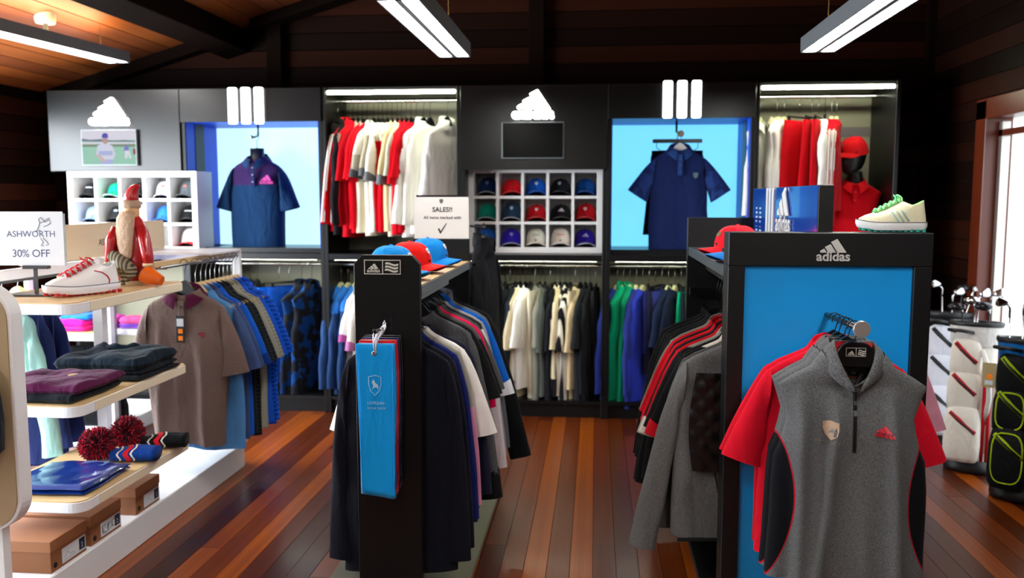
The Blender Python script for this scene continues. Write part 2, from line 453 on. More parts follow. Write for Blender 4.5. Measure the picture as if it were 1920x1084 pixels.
# rafter following the slope against the gable wall
rf = MB().add([(XL, 6.86, roof_z(XL) - 0.1), (-2.95, 6.86, roof_z(-2.95) - 0.1), (-2.95, 6.86, roof_z(-2.95)), (XL, 6.86, roof_z(XL)),
               (XL, 6.98, roof_z(XL) - 0.1), (-2.95, 6.98, roof_z(-2.95) - 0.1), (-2.95, 6.98, roof_z(-2.95)), (XL, 6.98, roof_z(XL))],
              [(0, 1, 2, 3), (7, 6, 5, 4), (0, 4, 5, 1), (1, 5, 6, 2), (2, 6, 7, 3), (3, 7, 4, 0)])
rf.build('rafter', M_DARKW, ceiling)
rf = MB().add([(-2.7, 6.8, roof_z(-2.7) - 0.09), (0.8, 6.8, 3.96), (0.8, 6.8, 4.05), (-2.7, 6.8, roof_z(-2.7)),
               (-2.7, 6.98, roof_z(-2.7) - 0.09), (0.8, 6.98, 3.96), (0.8, 6.98, 4.05), (-2.7, 6.98, roof_z(-2.7))],
              [(0, 1, 2, 3), (7, 6, 5, 4), (0, 4, 5, 1), (1, 5, 6, 2), (2, 6, 7, 3), (3, 7, 4, 0)])
rf.build('rafter', M_DARKW, ceiling)

# ground outside the doorway
M_PAVE = mat('pale_paving', '#d8d4cc', 0.8, bump=(3, 0.2))
MB().box(XR + 0.12, 26, -6, 30, -0.5, -0.42).build('terrace_ground', M_PAVE, kind='structure', label='sunlit pale paving outside the doorway')

# hanging fluorescent lights
M_LAMPB = mat('lamp_grey', '#5c6165', 0.5)
M_TUBE = mat('fluorescent_tube', '#ffffff', 0.5, emit=32.0, ecol=(1.0, 0.98, 0.92, 1))
M_UPL = mat('uplight_glow', '#ffffff', 0.5, emit=16.0, ecol=(1.0, 0.8, 0.42, 1))
M_WIRE = mat('thin_wire', '#6b5a3c', 0.4, 0.7)
M_CANOPY = mat('cream_plastic', '#cfc8b4', 0.5)
def pendant(x, y0, y1, z, label, canopy_y):
    t = empty('pendant_light', (x, (y0 + y1) / 2, z), label=label, cat='ceiling light', group='hanging fluorescent lights')
    hw, hh = 0.085, 0.075
    MB().box(x - hw, x + hw, y0, y1, z + 0.012, z + hh).box(x - hw, x - hw + 0.006, y0, y1, z, z + 0.012).box(x + hw - 0.006, x + hw, y0, y1, z, z + 0.012).box(x - 0.012, x + 0.012, y0, y1, z, z + 0.012) \
        .box(x - hw, x + hw, y0, y0 + 0.012, z, z + 0.012).box(x - hw, x + hw, y1 - 0.012, y1, z, z + 0.012).build('housing', M_LAMPB, t)
    for s in (-1, 1):
        MB().box(x + s * 0.045 - 0.031, x + s * 0.045 + 0.031, y0 + 0.02, y1 - 0.02, z + 0.002, z + 0.011).build('tube', M_TUBE, t, bevel=0.004, seg=2)
    MB().box(x - 0.05, x + 0.05, y0 + 0.1, y1 - 0.1, z + hh, z + hh + 0.003).build('uplight_slot', M_UPL, t)
    for yy in (y0 + 0.2, y1 - 0.2):
        MB().tube([(x, yy, z + hh), (x, yy, roof_z(x) + 0.0)], 0.0022, 6).build('suspension_wire', M_WIRE, t)
    zc = roof_z(x)
    MB().lathe([(0.055, -0.02), (0.062, 0.0), (0.062, 0.05)], (x - 0.05, canopy_y, roof_z(x - 0.05) - 0.035), 24).build('canopy', M_CANOPY, t, smooth=True, ang=40)
    pts = []
    for k in range(60):
        u = k / 59; pts.append((x - 0.05 + 0.014 * math.cos(k * 1.5), canopy_y + 0.014 * math.sin(k * 1.5), zc - 0.05 + (z + hh - zc + 0.05) * u))
    MB().tube(pts, 0.003, 5).build('coiled_cord', mat('dark_cord', '#3a352e', 0.6), t)
    return t
lampL = pendant(-3.45, 4.6, 6.09, 2.555, 'hanging twin tube light at far left below the orange boards', 5.42)
lampL.rotation_euler.z = R(-5.4)
pendant(-0.76, 3.38, 4.76, 2.35, 'hanging twin tube light in the middle of the ceiling', 3.95)
pendant(1.13, 2.9, 4.78, 2.35, 'hanging twin tube light at the right near the corner', 4.0)
for x in (-2.62, -0.76, 1.13):
    w_ = {-2.62: 'on the left', -0.76: 'in the middle', 1.13: 'on the right'}[x]
    pendant(x, 0.75, 2.2, 2.38, 'added unseen twin tube light above the viewer ' + w_, 1.5)  # unseen row, added to light the near front faces
    pendant(x, -1.9, -0.4, 2.38, 'hanging twin tube light behind the viewer ' + w_, -1.1)
# ================================================================== wall of display bays
M_BLACK = mat('black_laminate', '#09090a', 0.4, bump=(60, 0.02), spec=0.3)
M_BLACK2 = mat('black_satin_panel', '#0e0e10', 0.3, spec=0.4)
M_PANEL = mat('charcoal_header_panel', '#0c0c0c', 0.27, spec=0.4)
M_BACKP = mat('olive_grey_backing', '#8f8c78', 0.7)
M_CHROME = mat('chrome', '#d8d8d8', 0.16, 1.0)
M_LED = mat('led_strip', '#ffffff', 0.5, emit=36.0, ecol=(0.95, 1.0, 0.76, 1))
M_BLUE = mat('niche_reflected_blue', '#0540c8', 0.4, spec=0.3)  # niche sides and ceiling: blue reflected light put into the base colour
M_LBOX_L = mat('backlit_panel_pale', '#5fa8c8', 0.4, emit=0.95, ecol=(0.5, 0.86, 1.0, 1))
M_LBOX_R = mat('backlit_panel_cyan', '#3f98c0', 0.4, emit=0.8, ecol=(0.18, 0.68, 1.0, 1))
M_WHITE = mat('white_laminate', '#e9e8e6', 0.4)
M_GLOW = mat('backlit_white_letters', '#ffffff', 0.5, emit=4.0, ecol=(1.0, 1.0, 0.97, 1))
BX = [-4.08, -3.055, -1.99, -0.972, 0.074, 1.094, 2.06]
FY, BY = 6.32, 6.9
DECK = 1.195
BAYLAB = ['black bay with lit mark, lit screen and white cubby at far left', 'black bay with backlit blue niche holding the torso form', 'open black bay of red and white clothes under a light strip',
          'black bay with lit mark and dark screen over white cubby', 'black bay with backlit blue niche holding a polo on white hanger', 'open black bay at far right with the capped mannequin']
bays = []
for i in range(6):
    x0, x1 = BX[i], BX[i + 1]
    b = empty('display_bay', ((x0 + x1) / 2, FY, 0), label=BAYLAB[i], cat='display bay', group='black wall bays')
    bays.append(b)
    th = 0.028
    if i == 0:
        MB().box(x0, x0 + th, FY, BY, 1.8, 2.4).build('side_panel', M_BLACK, b)
        MB().box(x0, x0 + th, 6.52, BY, 0, 1.8).build('side_panel', M_BLACK, b)
    elif i == 1:   # notched around the left cubby
        MB().prism([(FY, 0), (BY, 0), (BY, 2.4), (FY, 2.4), (FY, 1.806), (6.57, 1.806), (6.57, DECK), (FY, DECK)], x0, x0 + th, 'yz').build('side_panel', M_BLACK, b)
    else:
        MB().box(x0, x0 + th, FY, BY, 0, 2.4).build('side_panel', M_BLACK, b, bevel=0.002)
    if i == 0:
        MB().prism([(FY, 0), (BY, 0), (BY, 2.4), (FY, 2.4), (FY, 1.806), (6.57, 1.806), (6.57, DECK), (FY, DECK)], x1 - th, x1, 'yz').build('side_panel', M_BLACK, b)
    else:
        MB().box(x1 - th, x1, FY, BY, 0, 2.4).build('side_panel', M_BLACK, b, bevel=0.002)
    xi0, xi1 = x0 + th, x1 - th
    MB().box(xi0, xi1, FY + 0.02, BY, 2.375, 2.4).build('top_panel', M_BLACK, b)
    MB().box(xi0, xi1, FY + 0.002, BY, DECK - 0.047, DECK).build('deck', M_BLACK2, b, bevel=0.002)
    MB().box(xi0, xi1, FY + 0.03, FY + 0.055, 0, 0.1).build('plinth', M_BLACK, b)
    MB().box(xi0, xi1, FY + 0.004, BY, 0.1, 0.125).build('bottom_board', M_BLACK, b)
    MB().box(xi0, xi1, BY - 0.02, BY - 0.004, 0.125, DECK - 0.047).build('back_panel', M_BACKP, b)
    MB().box(xi0 + 0.04, xi1 - 0.04, FY + 0.02, FY + 0.034, DECK - 0.0485, DECK - 0.0465).build('light_strip', M_LED, b)
    MB().tube([(xi0, 6.56, 1.1), (xi1, 6.56, 1.1)], 0.0125, 12).build('hanging_rail', M_CHROME, b, smooth=True, ang=50)
    if i in (0, 3):
        MB().box(x0 + 0.002, x1 - 0.002, FY - 0.018, FY, 1.803, 2.397).build('front_panel', M_PANEL, b, bevel=0.002)
        MB().box(xi0, xi1, BY - 0.02, BY - 0.004, DECK, 2.37).build('back_panel', M_BLACK, b)
    if i in (1, 4):
        MB().box(x0 + 0.002, x1 - 0.002, FY - 0.018, FY, 2.156, 2.397).build('header_panel', M_PANEL, b, bevel=0.002)
        MB().box(xi0, xi1, FY, BY - 0.03, 2.156, 2.17).build('niche_ceiling', M_BLUE, b)
        MB().box(xi0 + (0.1 if i == 1 else 0), xi1, FY + 0.06, BY - 0.03, DECK + 0.001, 1.232).build('niche_base', M_BLACK2, b)
        for sx, xa, xb in ((0, xi0, xi0 + 0.006), (1, xi1 - 0.006, xi1)):
            zl_ = 1.808 if (i == 1 and sx == 0) else 1.232
            MB().box(xa, xb, FY + 0.01, 6.47, zl_, 2.155).build('niche_side', M_BLUE, b)
            MB().box(xa - (0.004 if sx else 0), xb + (0 if sx else 0.004), 6.47, 6.62, zl_, 2.155).build('niche_post', M_BLACK, b)
            MB().box(xa, xb, 6.62, BY - 0.03, 1.232, 2.155).build('niche_side', M_BLUE, b)
        MB().box(xi0 + 0.006, xi1 - 0.006, BY - 0.04, BY - 0.025, 1.232, 2.155).build('light_panel', M_LBOX_L if i == 1 else M_LBOX_R, b)
    if i in (2, 5):
        MB().box(xi0, xi1, BY - 0.02, BY - 0.004, DECK, 2.37).build('back_panel', M_BACKP, b)
        MB().box(xi0 + 0.012, xi1 - 0.012, FY + 0.004, FY + 0.03, 2.35, 2.374).build('light_strip', M_LED, b, bevel=0.004)
        MB().tube([(xi0, 6.56, 2.322), (xi1, 6.56, 2.322)], 0.0125, 12).build('hanging_rail', M_CHROME, b, smooth=True, ang=50)
        if i == 5:
            MB().box(xi0, xi1, BY - 0.028, BY - 0.019, 2.06, 2.13).build('back_rail', mat('mauve_grey_strip', '#6d6468', 0.6), b)

# lit marks and three-bar signs
def lit_mark(cx, z0, wdt, lab):
    t = empty('illuminated_sign', (cx, FY - 0.02, z0), label=lab, cat='sign', group='lit marks on the header panels')
    fn = lambda a, b_: (a, FY - 0.05, b_)
    # bubble letters a d i d a s with pin-hole counters
    r_ = 0.0285 * wdt / 0.3; x_ = cx - wdt / 2; zc_ = z0 + 0.036
    def bubble(px, pz, ro, ri):
        n_ = 20
        rg = [[(px + r2 * math.cos(2 * PI * k_ / n_), y_, pz + r2 * math.sin(2 * PI * k_ / n_)) for k_ in range(n_)] for r2, y_ in ((ri, FY - 0.06), (ro * 0.92, FY - 0.06), (ro, FY - 0.052), (ro, FY - 0.019), (ri, FY - 0.019), (ri, FY - 0.06))]
        return MB().loft(rg)
    for ch_, adv in (('a', 0.055), ('d', 0.056), ('i', 0.032), ('d', 0.056), ('a', 0.055), ('s', 0.05)):
        adv *= wdt / 0.3
        lm = MB()
        px = x_ + r_ * 0.92
        if ch_ in 'ad':
            lm = bubble(px, zc_, r_, r_ * 0.2)
            lm.box(px + r_ * 0.5, px + r_ * 1.05, FY - 0.056, FY - 0.019, zc_ - r_, zc_ + (r_ * 1.0 if ch_ == 'a' else r_ * 2.0))
        elif ch_ == 'i':
            lm.box(x_, x_ + r_ * 0.85, FY - 0.056, FY - 0.019, zc_ - r_, zc_ + r_ * 1.9)
        else:
            lm = bubble(px - r_ * 0.1, zc_ + r_ * 0.42, r_ * 0.62, r_ * 0.05)
            lm.moved((0, 0, 0)); q_ = bubble(px + r_ * 0.05, zc_ - r_ * 0.4, r_ * 0.64, r_ * 0.05); lm.add(q_.v, q_.f)
        lm.build('lit_letter', M_GLOW, t)
        x_ += adv
    k = wdt
    for bar in MARK:
        pts = [(cx - k / 2 + (0.13 + a * 0.76) * k, z0 + 0.08 + b_ * 0.62 * k) for a, b_ in bar]
        cxx = sum(p[0] for p in pts) / 4; czz = sum(p[1] for p in pts) / 4
        pts = [(cxx + (p[0] - cxx) * 1.12, czz + (p[1] - czz) * 1.06) for p in pts]
        MB().prism(pts, FY - 0.06, FY - 0.02).build('lit_bar', M_GLOW, t, bevel=0.008, seg=2)
lit_mark(-3.588, 2.128, 0.3, 'glowing white mark of slanted bars above the lit screen')
lit_mark(-0.449, 2.148, 0.3, 'glowing white mark of slanted bars above the dark screen')
def lit_bars(xa, z0, z1, lab):
    t = empty('illuminated_sign', (xa + 0.13, FY - 0.02, z0), label=lab, cat='sign', group='three-bar lit signs')
    for k in range(3):
        a = xa + k * 0.0985
        MB().box(a, a + 0.064, FY - 0.055, FY - 0.019, z0, z1).build('lit_bar', M_GLOW, t, bevel=0.01, seg=2)
lit_bars(-2.672, 2.139, 2.4, 'three upright glowing bars above the torso form')
lit_bars(0.455, 2.155, 2.41, 'three upright glowing bars above the polo on white hanger')

# screens
def screen(x0, x1, z0, z1, lab, on):
    t = empty('wall_screen', ((x0 + x1) / 2, FY - 0.02, z0), label=lab, cat='screen', group='screens on the header panels')
    MB().box(x0, x1, FY - 0.05, FY - 0.019, z0, z1).build('bezel', mat('screen_bezel', '#1a1a1a' if not on else '#6d7274', 0.35), t, bevel=0.003)
    bz = 0.008
    sw, sh = x1 - x0 - 2 * bz, z1 - z0 - 2 * bz
    def em(n, c, s=1.0):
        return mat('screen_' + n, '#000000', 0.4, spec=0.03, emit=s * 0.55, ecol=H(c))
    def poly(n, pts, c, d):
        MB().prism([(x0 + bz + a * sw, z0 + bz + b_ * sh) for a, b_ in pts], FY - 0.051 - 0.0006 * d, FY - 0.0502).build(n, em(n, c), pic, bevel=0)
    if not on:
        MB().box(x0 + bz, x1 - bz, FY - 0.052, FY - 0.049, z0 + bz, z1 - bz).build('display', mat('dark_glass', '#050505', 0.25, spec=0.1), t)
        return
    pic = MB().box(x0 + bz, x1 - bz, FY - 0.0515, FY - 0.049, z0 + bz, z1 - bz).build('display', em('grass', '#a8dcc4'), t)
    ORG[pic.name] = ORG[t.name]
    R_ = lambda a0, a1, b0, b1: [(a0, b0), (a1, b0), (a1, b1), (a0, b1)]
    poly('picture_sky', R_(0, 1, 0.72, 1), '#eeeaf8', 1)
    poly('picture_trees', [(0, 0.68), (1, 0.64), (1, 0.69), (0.8, 0.72), (0.6, 0.7), (0.35, 0.75), (0.15, 0.73), (0, 0.77)], '#7d8f9a', 2)
    poly('picture_tents', R_(0, 1, 0.6, 0.665), '#e8eef4', 2)
    poly('picture_crowd', R_(0, 1, 0.52, 0.6), '#8b9c86', 1)
    el = lambda cx, cy, rx, ry: [(cx + rx * math.cos(2 * PI * k / 20), cy + ry * math.sin(2 * PI * k / 20)) for k in range(20)]
    poly('picture_golfer_trousers', R_(0.34, 0.56, 0.0, 0.2), '#b8c4ee', 2)
    poly('picture_golfer_shirt', [(0.26, 0.3), (0.33, 0.15), (0.58, 0.15), (0.62, 0.3), (0.57, 0.55), (0.48, 0.62), (0.38, 0.62), (0.29, 0.55)], '#e4e6fa', 3)
    poly('picture_golfer_stripe', R_(0.31, 0.57, 0.27, 0.4), '#bcc4f0', 4)
    poly('picture_golfer_face', el(0.44, 0.7, 0.05, 0.1), '#c9a59c', 4)
    poly('picture_golfer_cap', [(0.38, 0.78), (0.5, 0.78), (0.49, 0.9), (0.44, 0.93), (0.39, 0.89)], '#5a55c0', 5)
    poly('picture_golfer_arm', [(0.25, 0.3), (0.32, 0.3), (0.44, 0.12), (0.4, 0.06)], '#e6bfc0', 5)
    poly('picture_player_body', [(0.78, 0.4), (0.88, 0.4), (0.87, 0.55), (0.8, 0.56)], '#8d86d6', 3)
    poly('picture_player_legs', [(0.8, 0.18), (0.84, 0.18), (0.85, 0.34), (0.88, 0.18), (0.92, 0.18), (0.88, 0.42), (0.8, 0.42)], '#eef0fb', 3)
    poly('picture_spectator', el(0.975, 0.38, 0.025, 0.1), '#a4566c', 3)
screen(-3.808, -3.378, 1.841, 2.107, 'small lit screen showing a golfer on grass', True)
screen(-0.671, -0.229, 1.879, 2.136, 'small dark switched off screen on the centre panel', False)

# white cap cubbies
def cubby(x0, x1, z0, z1, yf, yb, lab):
    t = empty('cap_cubby', ((x0 + x1) / 2, yf, z0), label=lab, cat='cubby shelf', group='white cap cubbies')
    o_, d_ = 0.042, 0.02
    MB().box(x0, x1, yb - 0.012, yb, z0, z1).build('back_panel', M_WHITE, t)
    MB().box(x0, x0 + o_, yf, yb - 0.012, z0, z1).build('side_panel', M_WHITE, t, bevel=0.002)
    MB().box(x1 - o_, x1, yf, yb - 0.012, z0, z1).build('side_panel', M_WHITE, t, bevel=0.002)
    MB().box(x0 + o_, x1 - o_, yf, yb - 0.012, z1 - o_, z1).build('top_board', M_WHITE, t, bevel=0.002)
    MB().box(x0 + o_, x1 - o_, yf, yb - 0.012, z0, z0 + o_).build('bottom_board', M_WHITE, t, bevel=0.002)
    cw_ = (x1 - x0 - 2 * o_ - 4 * d_) / 5; rh = (z1 - z0 - 2 * o_ - 2 * d_) / 3
    for k in range(1, 5):
        a = x0 + o_ + k * cw_ + (k - 1) * d_
        MB().box(a, a + d_, yf + 0.001, yb - 0.012, z0 + o_, z1 - o_).build('divider', M_WHITE, t)
    for k in range(1, 3):
        a = z0 + o_ + k * rh + (k - 1) * d_
        MB().box(x0 + o_, x1 - o_, yf + 0.003, yb - 0.012, a, a + d_).build('shelf', M_WHITE, t)
    return [[(x0 + o_ + cw_ / 2 + c * (cw_ + d_), z0 + o_ + (2 - r) * (rh + d_)) for c in range(5)] for r in range(3)], cw_, rh
CUB_R, ccw, crh = cubby(-0.945, 0.046, DECK + 0.002, 1.83, 6.5, 6.8, 'white cubby of fifteen caps below the dark screen')
CUB_L, _, _ = cubby(-3.952, -2.942, DECK + 0.002, 1.8, 6.3, 6.56, 'white cubby of caps below the lit screen at left')

# ---------------- caps
def dome_pt(az, el_, rx, ry, h, z0=0.0):
    """az 0 = front (-y); el_ 0..1 from rim to top"""
    r = math.cos(el_ * PI / 2) ** 0.62
    z = h * math.sin(el_ * PI / 2) ** 0.92
    return (rx * r * math.sin(az), -ry * r * math.cos(az) * (1.0 if abs(az) > PI / 2 else 1.0), z)
def cap(name, loc, rz, col, label, group, badge=None, badge_col='#d8d8dc', brim_col=None, edge=None, size=1.0, tall=1.0, mark=None):
    t = empty(name, loc, rz, label, 'cap', group)
    rx, ry, h = 0.083 * size, 0.095 * size, 0.115 * size * tall
    m = fabric(col, rough=0.7, sheen=0.1)
    def rim(az): return 0.034 * size * max(0.0, math.cos(az)) ** 1.2
    mb = MB(); rings = []
    for i in range(11):
        e = i / 10 * 0.985; ring = []
        for k in range(28):
            az = 2 * PI * k / 28
            x, y, z = dome_pt(az, e, rx, ry, h)
            zr = rim(az)
            seam = 1.0 - 0.012 * (abs(math.cos(az * 3)) > 0.97) * (e < 0.95)
            ring.append((x * seam, y * seam, zr + z * (h - zr) / h))
        rings.append(ring)
    mb.loft(rings, True, False, True)
    mb.build('crown', m, t, local=True, smooth=True)
    MB().lathe([(0.0075 * size, 0), (0.0075 * size, 0.003), (0.004 * size, 0.006)], (0, 0, h - 0.001), 10).build('button', m, t, local=True, smooth=True)
    # curved visor
    bm_ = fabric(brim_col or col, rough=0.7, sheen=0.1)
    def visor(u, v, dz=0.0):
        a = (u * 2 - 1) * R(80); s = math.sin(a); c = math.cos(a)
        xin, yin = rx * 0.98 * s, -ry * 0.98 * c
        ext = 0.072 * size * (c ** 0.55 if c > 0 else 0)
        z = rim(a) - 0.012 * size * v * (0.6 + 0.9 * s * s) + 0.004 * size
        return (xin * (1 + 0.05 * v), yin - ext * v, max(z, 0.0005) + dz)
    vb = MB(); nu, nv = 20, 5
    vb.grid(lambda u, v: visor(u, v, 0.003), nu, nv); vb.grid(lambda u, v: visor(u, v, 0.0), nu, nv)
    n1 = (nu + 1) * (nv + 1)
    for i in range(nu):
        a = i * (nv + 1) + nv; b_ = a + nv + 1
        vb.f.append((a, b_, b_ + n1, a + n1))
    vb.build('visor', bm_, t, local=True, smooth=True, ang=60)
    MB().loft([[(lambda p: (p[0] * 0.985, p[1] * 0.985, rim(2 * PI * k / 28) + dz))(dome_pt(2 * PI * k / 28, 0.0, rx, ry, h)) for k in range(28)] for dz in (0.0, 0.022 * size)]).build('sweatband', mat('dark_lining', '#0c0c0e', 0.9), t, local=True, smooth=True)
    if edge:
        pts = [visor(i / 24, 1.0, 0.0015) for i in range(25)]
        MB().tube(pts, 0.0022 * size, 6).build('visor_piping', mat('pale_piping', edge, 0.6), t, local=True, smooth=True)
    def on_dome(a, b_):
        e = 0.28 + b_ / (h * 1.25); az = a / rx
        x, y, z = dome_pt(az, min(e, 0.95), rx * 1.015, ry * 1.015, h * 1.01); zr = rim(az)
        return (x, y - 0.0008, zr + z * (h - zr) / h)
    if badge == 'shield':
        mb = MB(); s = 0.026 * size
        mb.add([on_dome(0, 0.02 * size)] + [on_dome(a * s, 0.02 * size + b_ * s) for a, b_ in SHIELD], [(0, i + 1, (i + 1) % len(SHIELD) + 1) for i in range(len(SHIELD))])
        bo = mb.build('badge', mat('badge_' + badge_col, badge_col, 0.5), t, local=True, solid=0.0015)
        mb = MB().add([on_dome(a * s * 0.4, 0.022 * size + b_ * s * 0.45) for a, b_ in ((-0.5, 0.3), (0.3, 0.6), (0.5, -0.2), (0.0, -0.5))], [(0, 1, 2, 3)])
        mb.v = [(p[0], p[1] - 0.0016, p[2]) for p in mb.v]
        mb.build('emblem', mat('emblem_dark', '#4a4a55', 0.5), bo, local=True)
    elif badge == 'mark':
        mb = MB(); s = 0.05 * size
        brand_mark(mb, -s / 2, 0.0, s, on_dome, lettering=True, off=0.03)
        mb.build('printed_mark', mat('badge_' + badge_col, badge_col, 0.6), t, local=True)
    elif badge == 'text':
        mb = MB()
        for k in range(9):
            a = (k - 4) * 0.0075 * size
            mb.add([on_dome(a - 0.003 * size, 0.01 * size), on_dome(a + 0.003 * size, 0.01 * size), on_dome(a + 0.003 * size, (0.017 + 0.004 * (k % 2)) * size), on_dome(a - 0.003 * size, (0.017 + 0.004 * (k % 2)) * size)], [(0, 1, 2, 3)])
        mb.build('printed_mark', mat('badge_' + badge_col, badge_col, 0.6), t, local=True)
    elif badge == 'oval':
        mb = MB()
        pts = [on_dome(0.02 * size * math.cos(k * PI / 8), 0.02 * size + 0.012 * size * math.sin(k * PI / 8)) for k in range(16)]
        mb.add([on_dome(0, 0.02 * size)] + pts, [(0, i + 1, (i + 1) % 16 + 1) for i in range(16)])
        mb.build('badge', mat('badge_' + badge_col, badge_col, 0.5), t, local=True, solid=0.001)
    return t
ROWN = ['top', 'middle', 'bottom']
caps_r = [[('#0b2350', 'navy', 'shield', '#5c6470', '#c9ccd4'), ('#d80f1c', 'bright red', 'mark', '#7d0710', None), ('#0d55b8', 'royal blue', 'shield', '#dfe3ea', None), ('#10131d', 'near black', 'shield', '#c9ccd6', None), ('#0a4792', 'plain blue', None, None, None)],
          [('#0a7f6c', 'teal', None, None, '#b9d8d0'), ('#1f3850', 'slate blue', 'shield', '#b9c8cf', '#8fa0b2'), ('#b20c18', 'red', 'shield', '#e0d4d6', None), ('#121216', 'black', 'mark', '#d8d8dc', None), ('#b20c18', 'red', 'shield', '#e0d4d6', None)],
          [('#1a5db0', 'mid blue', None, None, None), ('#2c18a0', 'purple', 'shield', '#8f92b8', '#cfd0e4'), ('#ddd8ca', 'cream', 'text', '#2f9a62', None), ('#e6dcd0', 'cream', 'text', '#d84a34', '#e0b8ac'), ('#26148c', 'purple', 'mark', '#b8bcd8', '#cfd0e4')]]
for r in range(3):
    for c in range(5):
        col, nm, bd, bc, ed = caps_r[r][c]
        x, z = CUB_R[r][c]
        xt = {'shield': 'with shield badge', 'mark': 'with bar mark', 'text': 'with small printed word', None: 'without badge'}[bd]
        cap('baseball_cap', (x + random.uniform(-0.004, 0.004), 6.655, z + 0.0005), R(random.uniform(-6, 6)), col, '%s cap %s, %s row, %s from the left in centre cubby' % (nm, xt, ROWN[r], ORDW[c]),
            'caps in the centre cubby', bd, bc or '#ffffff', None, ed, 0.965, random.uniform(1.12, 1.3))
caps_l = [[('#15171b', 'black', 'text', '#d8d8d8', None), ('#0d9f7c', 'green', None, None, '#c8efe0'), ('#141417', 'black', None, None, None), ('#c8ccd4', 'pale grey', 'oval', '#b0524a', '#e8e8ec'), ('#565d63', 'dark grey', 'oval', '#b06058', None)],
          [('#7fa3d4', 'light blue', None, None, None), ('#1a1c20', 'black', 'oval', '#8f979c', None), ('#dfe3ea', 'white', 'text', '#6070a0', None), ('#2c76d8', 'bright blue', None, None, None), ('#141518', 'black', 'text', '#e6e6e0', None)],
          [None, None, None, None, ('#e6e4e4', 'white', 'text', '#c03038', None)]]
for r in range(3):
    for c in range(5):
        if caps_l[r][c] is None: continue
        col, nm, bd, bc, ed = caps_l[r][c]
        x, z = CUB_L[r][c]
        cap('baseball_cap', (x + 0.008, 6.445, z + 0.0005), R(random.uniform(-4, 10)), col, '%s cap, %s row, %s from the left in left cubby' % (nm, ROWN[r], ORDW[c]),
            'caps in the left cubby', bd, bc or '#ffffff', '#c01828' if r == 2 else None, ed, 0.94, random.uniform(1.1, 1.25))
# ================================================================== garments and hangers
def lerp(a, b, t): return a + (b - a) * t
def interp(tab, z):
    for i in range(len(tab) - 1):
        if tab[i][0] >= z >= tab[i + 1][0]:
            t = (tab[i][0] - z) / max(1e-9, tab[i][0] - tab[i + 1][0])
            t = t * t * (3 - 2 * t) if False else t
            return tuple(lerp(tab[i][k], tab[i + 1][k], t) for k in range(1, len(tab[i])))
    return tab[-1][1:]

def body_mesh(L, W, thick, fold, seed, neck=0.07, flare=0.0, armhole=False, nseg=30, drop=0.075, dip=0.035, ridges=()):
    rnd = random.Random(seed)
    tab = [(0.022, neck, thick * 0.85), (0.0, neck + 0.018, thick * 0.9), (-0.3 * drop, 0.125 * W, thick * 0.82), (-0.62 * drop, 0.175 * W, thick * 0.72), (-drop, (0.213 if not armhole else 0.222) * W, thick * 0.62), (-drop - 0.03, (0.222 if not armhole else 0.212) * W, thick * 0.72),
           (-0.19, (0.213 if not armhole else 0.19) * W, thick * 0.95), (-0.275, (0.232 if not armhole else 0.206) * W, thick), (-0.3, (0.232 if not armhole else 0.226) * W, thick), (-0.42, (0.236 + flare * 0.3) * W, thick * 1.02), (-L, (0.243 + flare) * W, thick * 1.08)]
    zs = [0.022, 0.008, -0.006, -0.3 * drop, -0.62 * drop, -0.85 * drop, -drop, -drop - 0.015, -drop - 0.035]
    z = -drop - 0.06
    while z > -L + 0.02:
        zs.append(z); z -= 0.045
    zs.append(-L)
    ph = [rnd.uniform(0, 6.28) for _ in range(6)]; k1 = rnd.uniform(16, 22); k2 = rnd.uniform(30, 40); sw = rnd.uniform(-0.02, 0.02)
    rings = []
    for z in zs:
        w_, d_ = interp(tab, z)
        ramp = min(1.0, max(0.0, (-z - 0.06) / (L * 0.75)))
        ring = []
        for k in range(nseg):
            a = 2 * PI * k / nseg
            c, s = math.cos(a), math.sin(a)
            x = w_ * math.copysign(abs(c) ** 0.8, c); y = d_ * math.copysign(abs(s) ** 0.7, s)
            f = fold * ramp * (math.sin(k1 * x + ph[0] + 2.0 * z) + 0.5 * math.sin(k2 * x + ph[1] - 3 * z)) + (0.3 * fold * math.sin(14 * z + ph[2] + 9 * x) if z < -0.1 else 0)
            side = 1 if s < 0 else 0.6
            if s < 0:
                uz = min(1.0, -z / L)
                for xa, xb, sg, am, z0_ in ridges:
                    f -= am * math.exp(-((x - (xa + (xb - xa) * uz)) / sg) ** 2) * min(1.0, max(0.0, (uz - z0_) * 5))
            x += 0.25 * fold * ramp * math.sin(11 * z + ph[3]) + sw * ramp * 0.4
            dz = -dip * max(0.0, -s) ** 1.2 * max(0.0, 1 - abs(x) / 0.14) * max(0.0, min(1.0, (z + drop) / (0.022 + drop)))
            ring.append((x, y + f * side, z + dz + 0.006 * ramp * math.sin(9 * x + ph[4])))
        rings.append(ring)
    return MB().loft(rings)

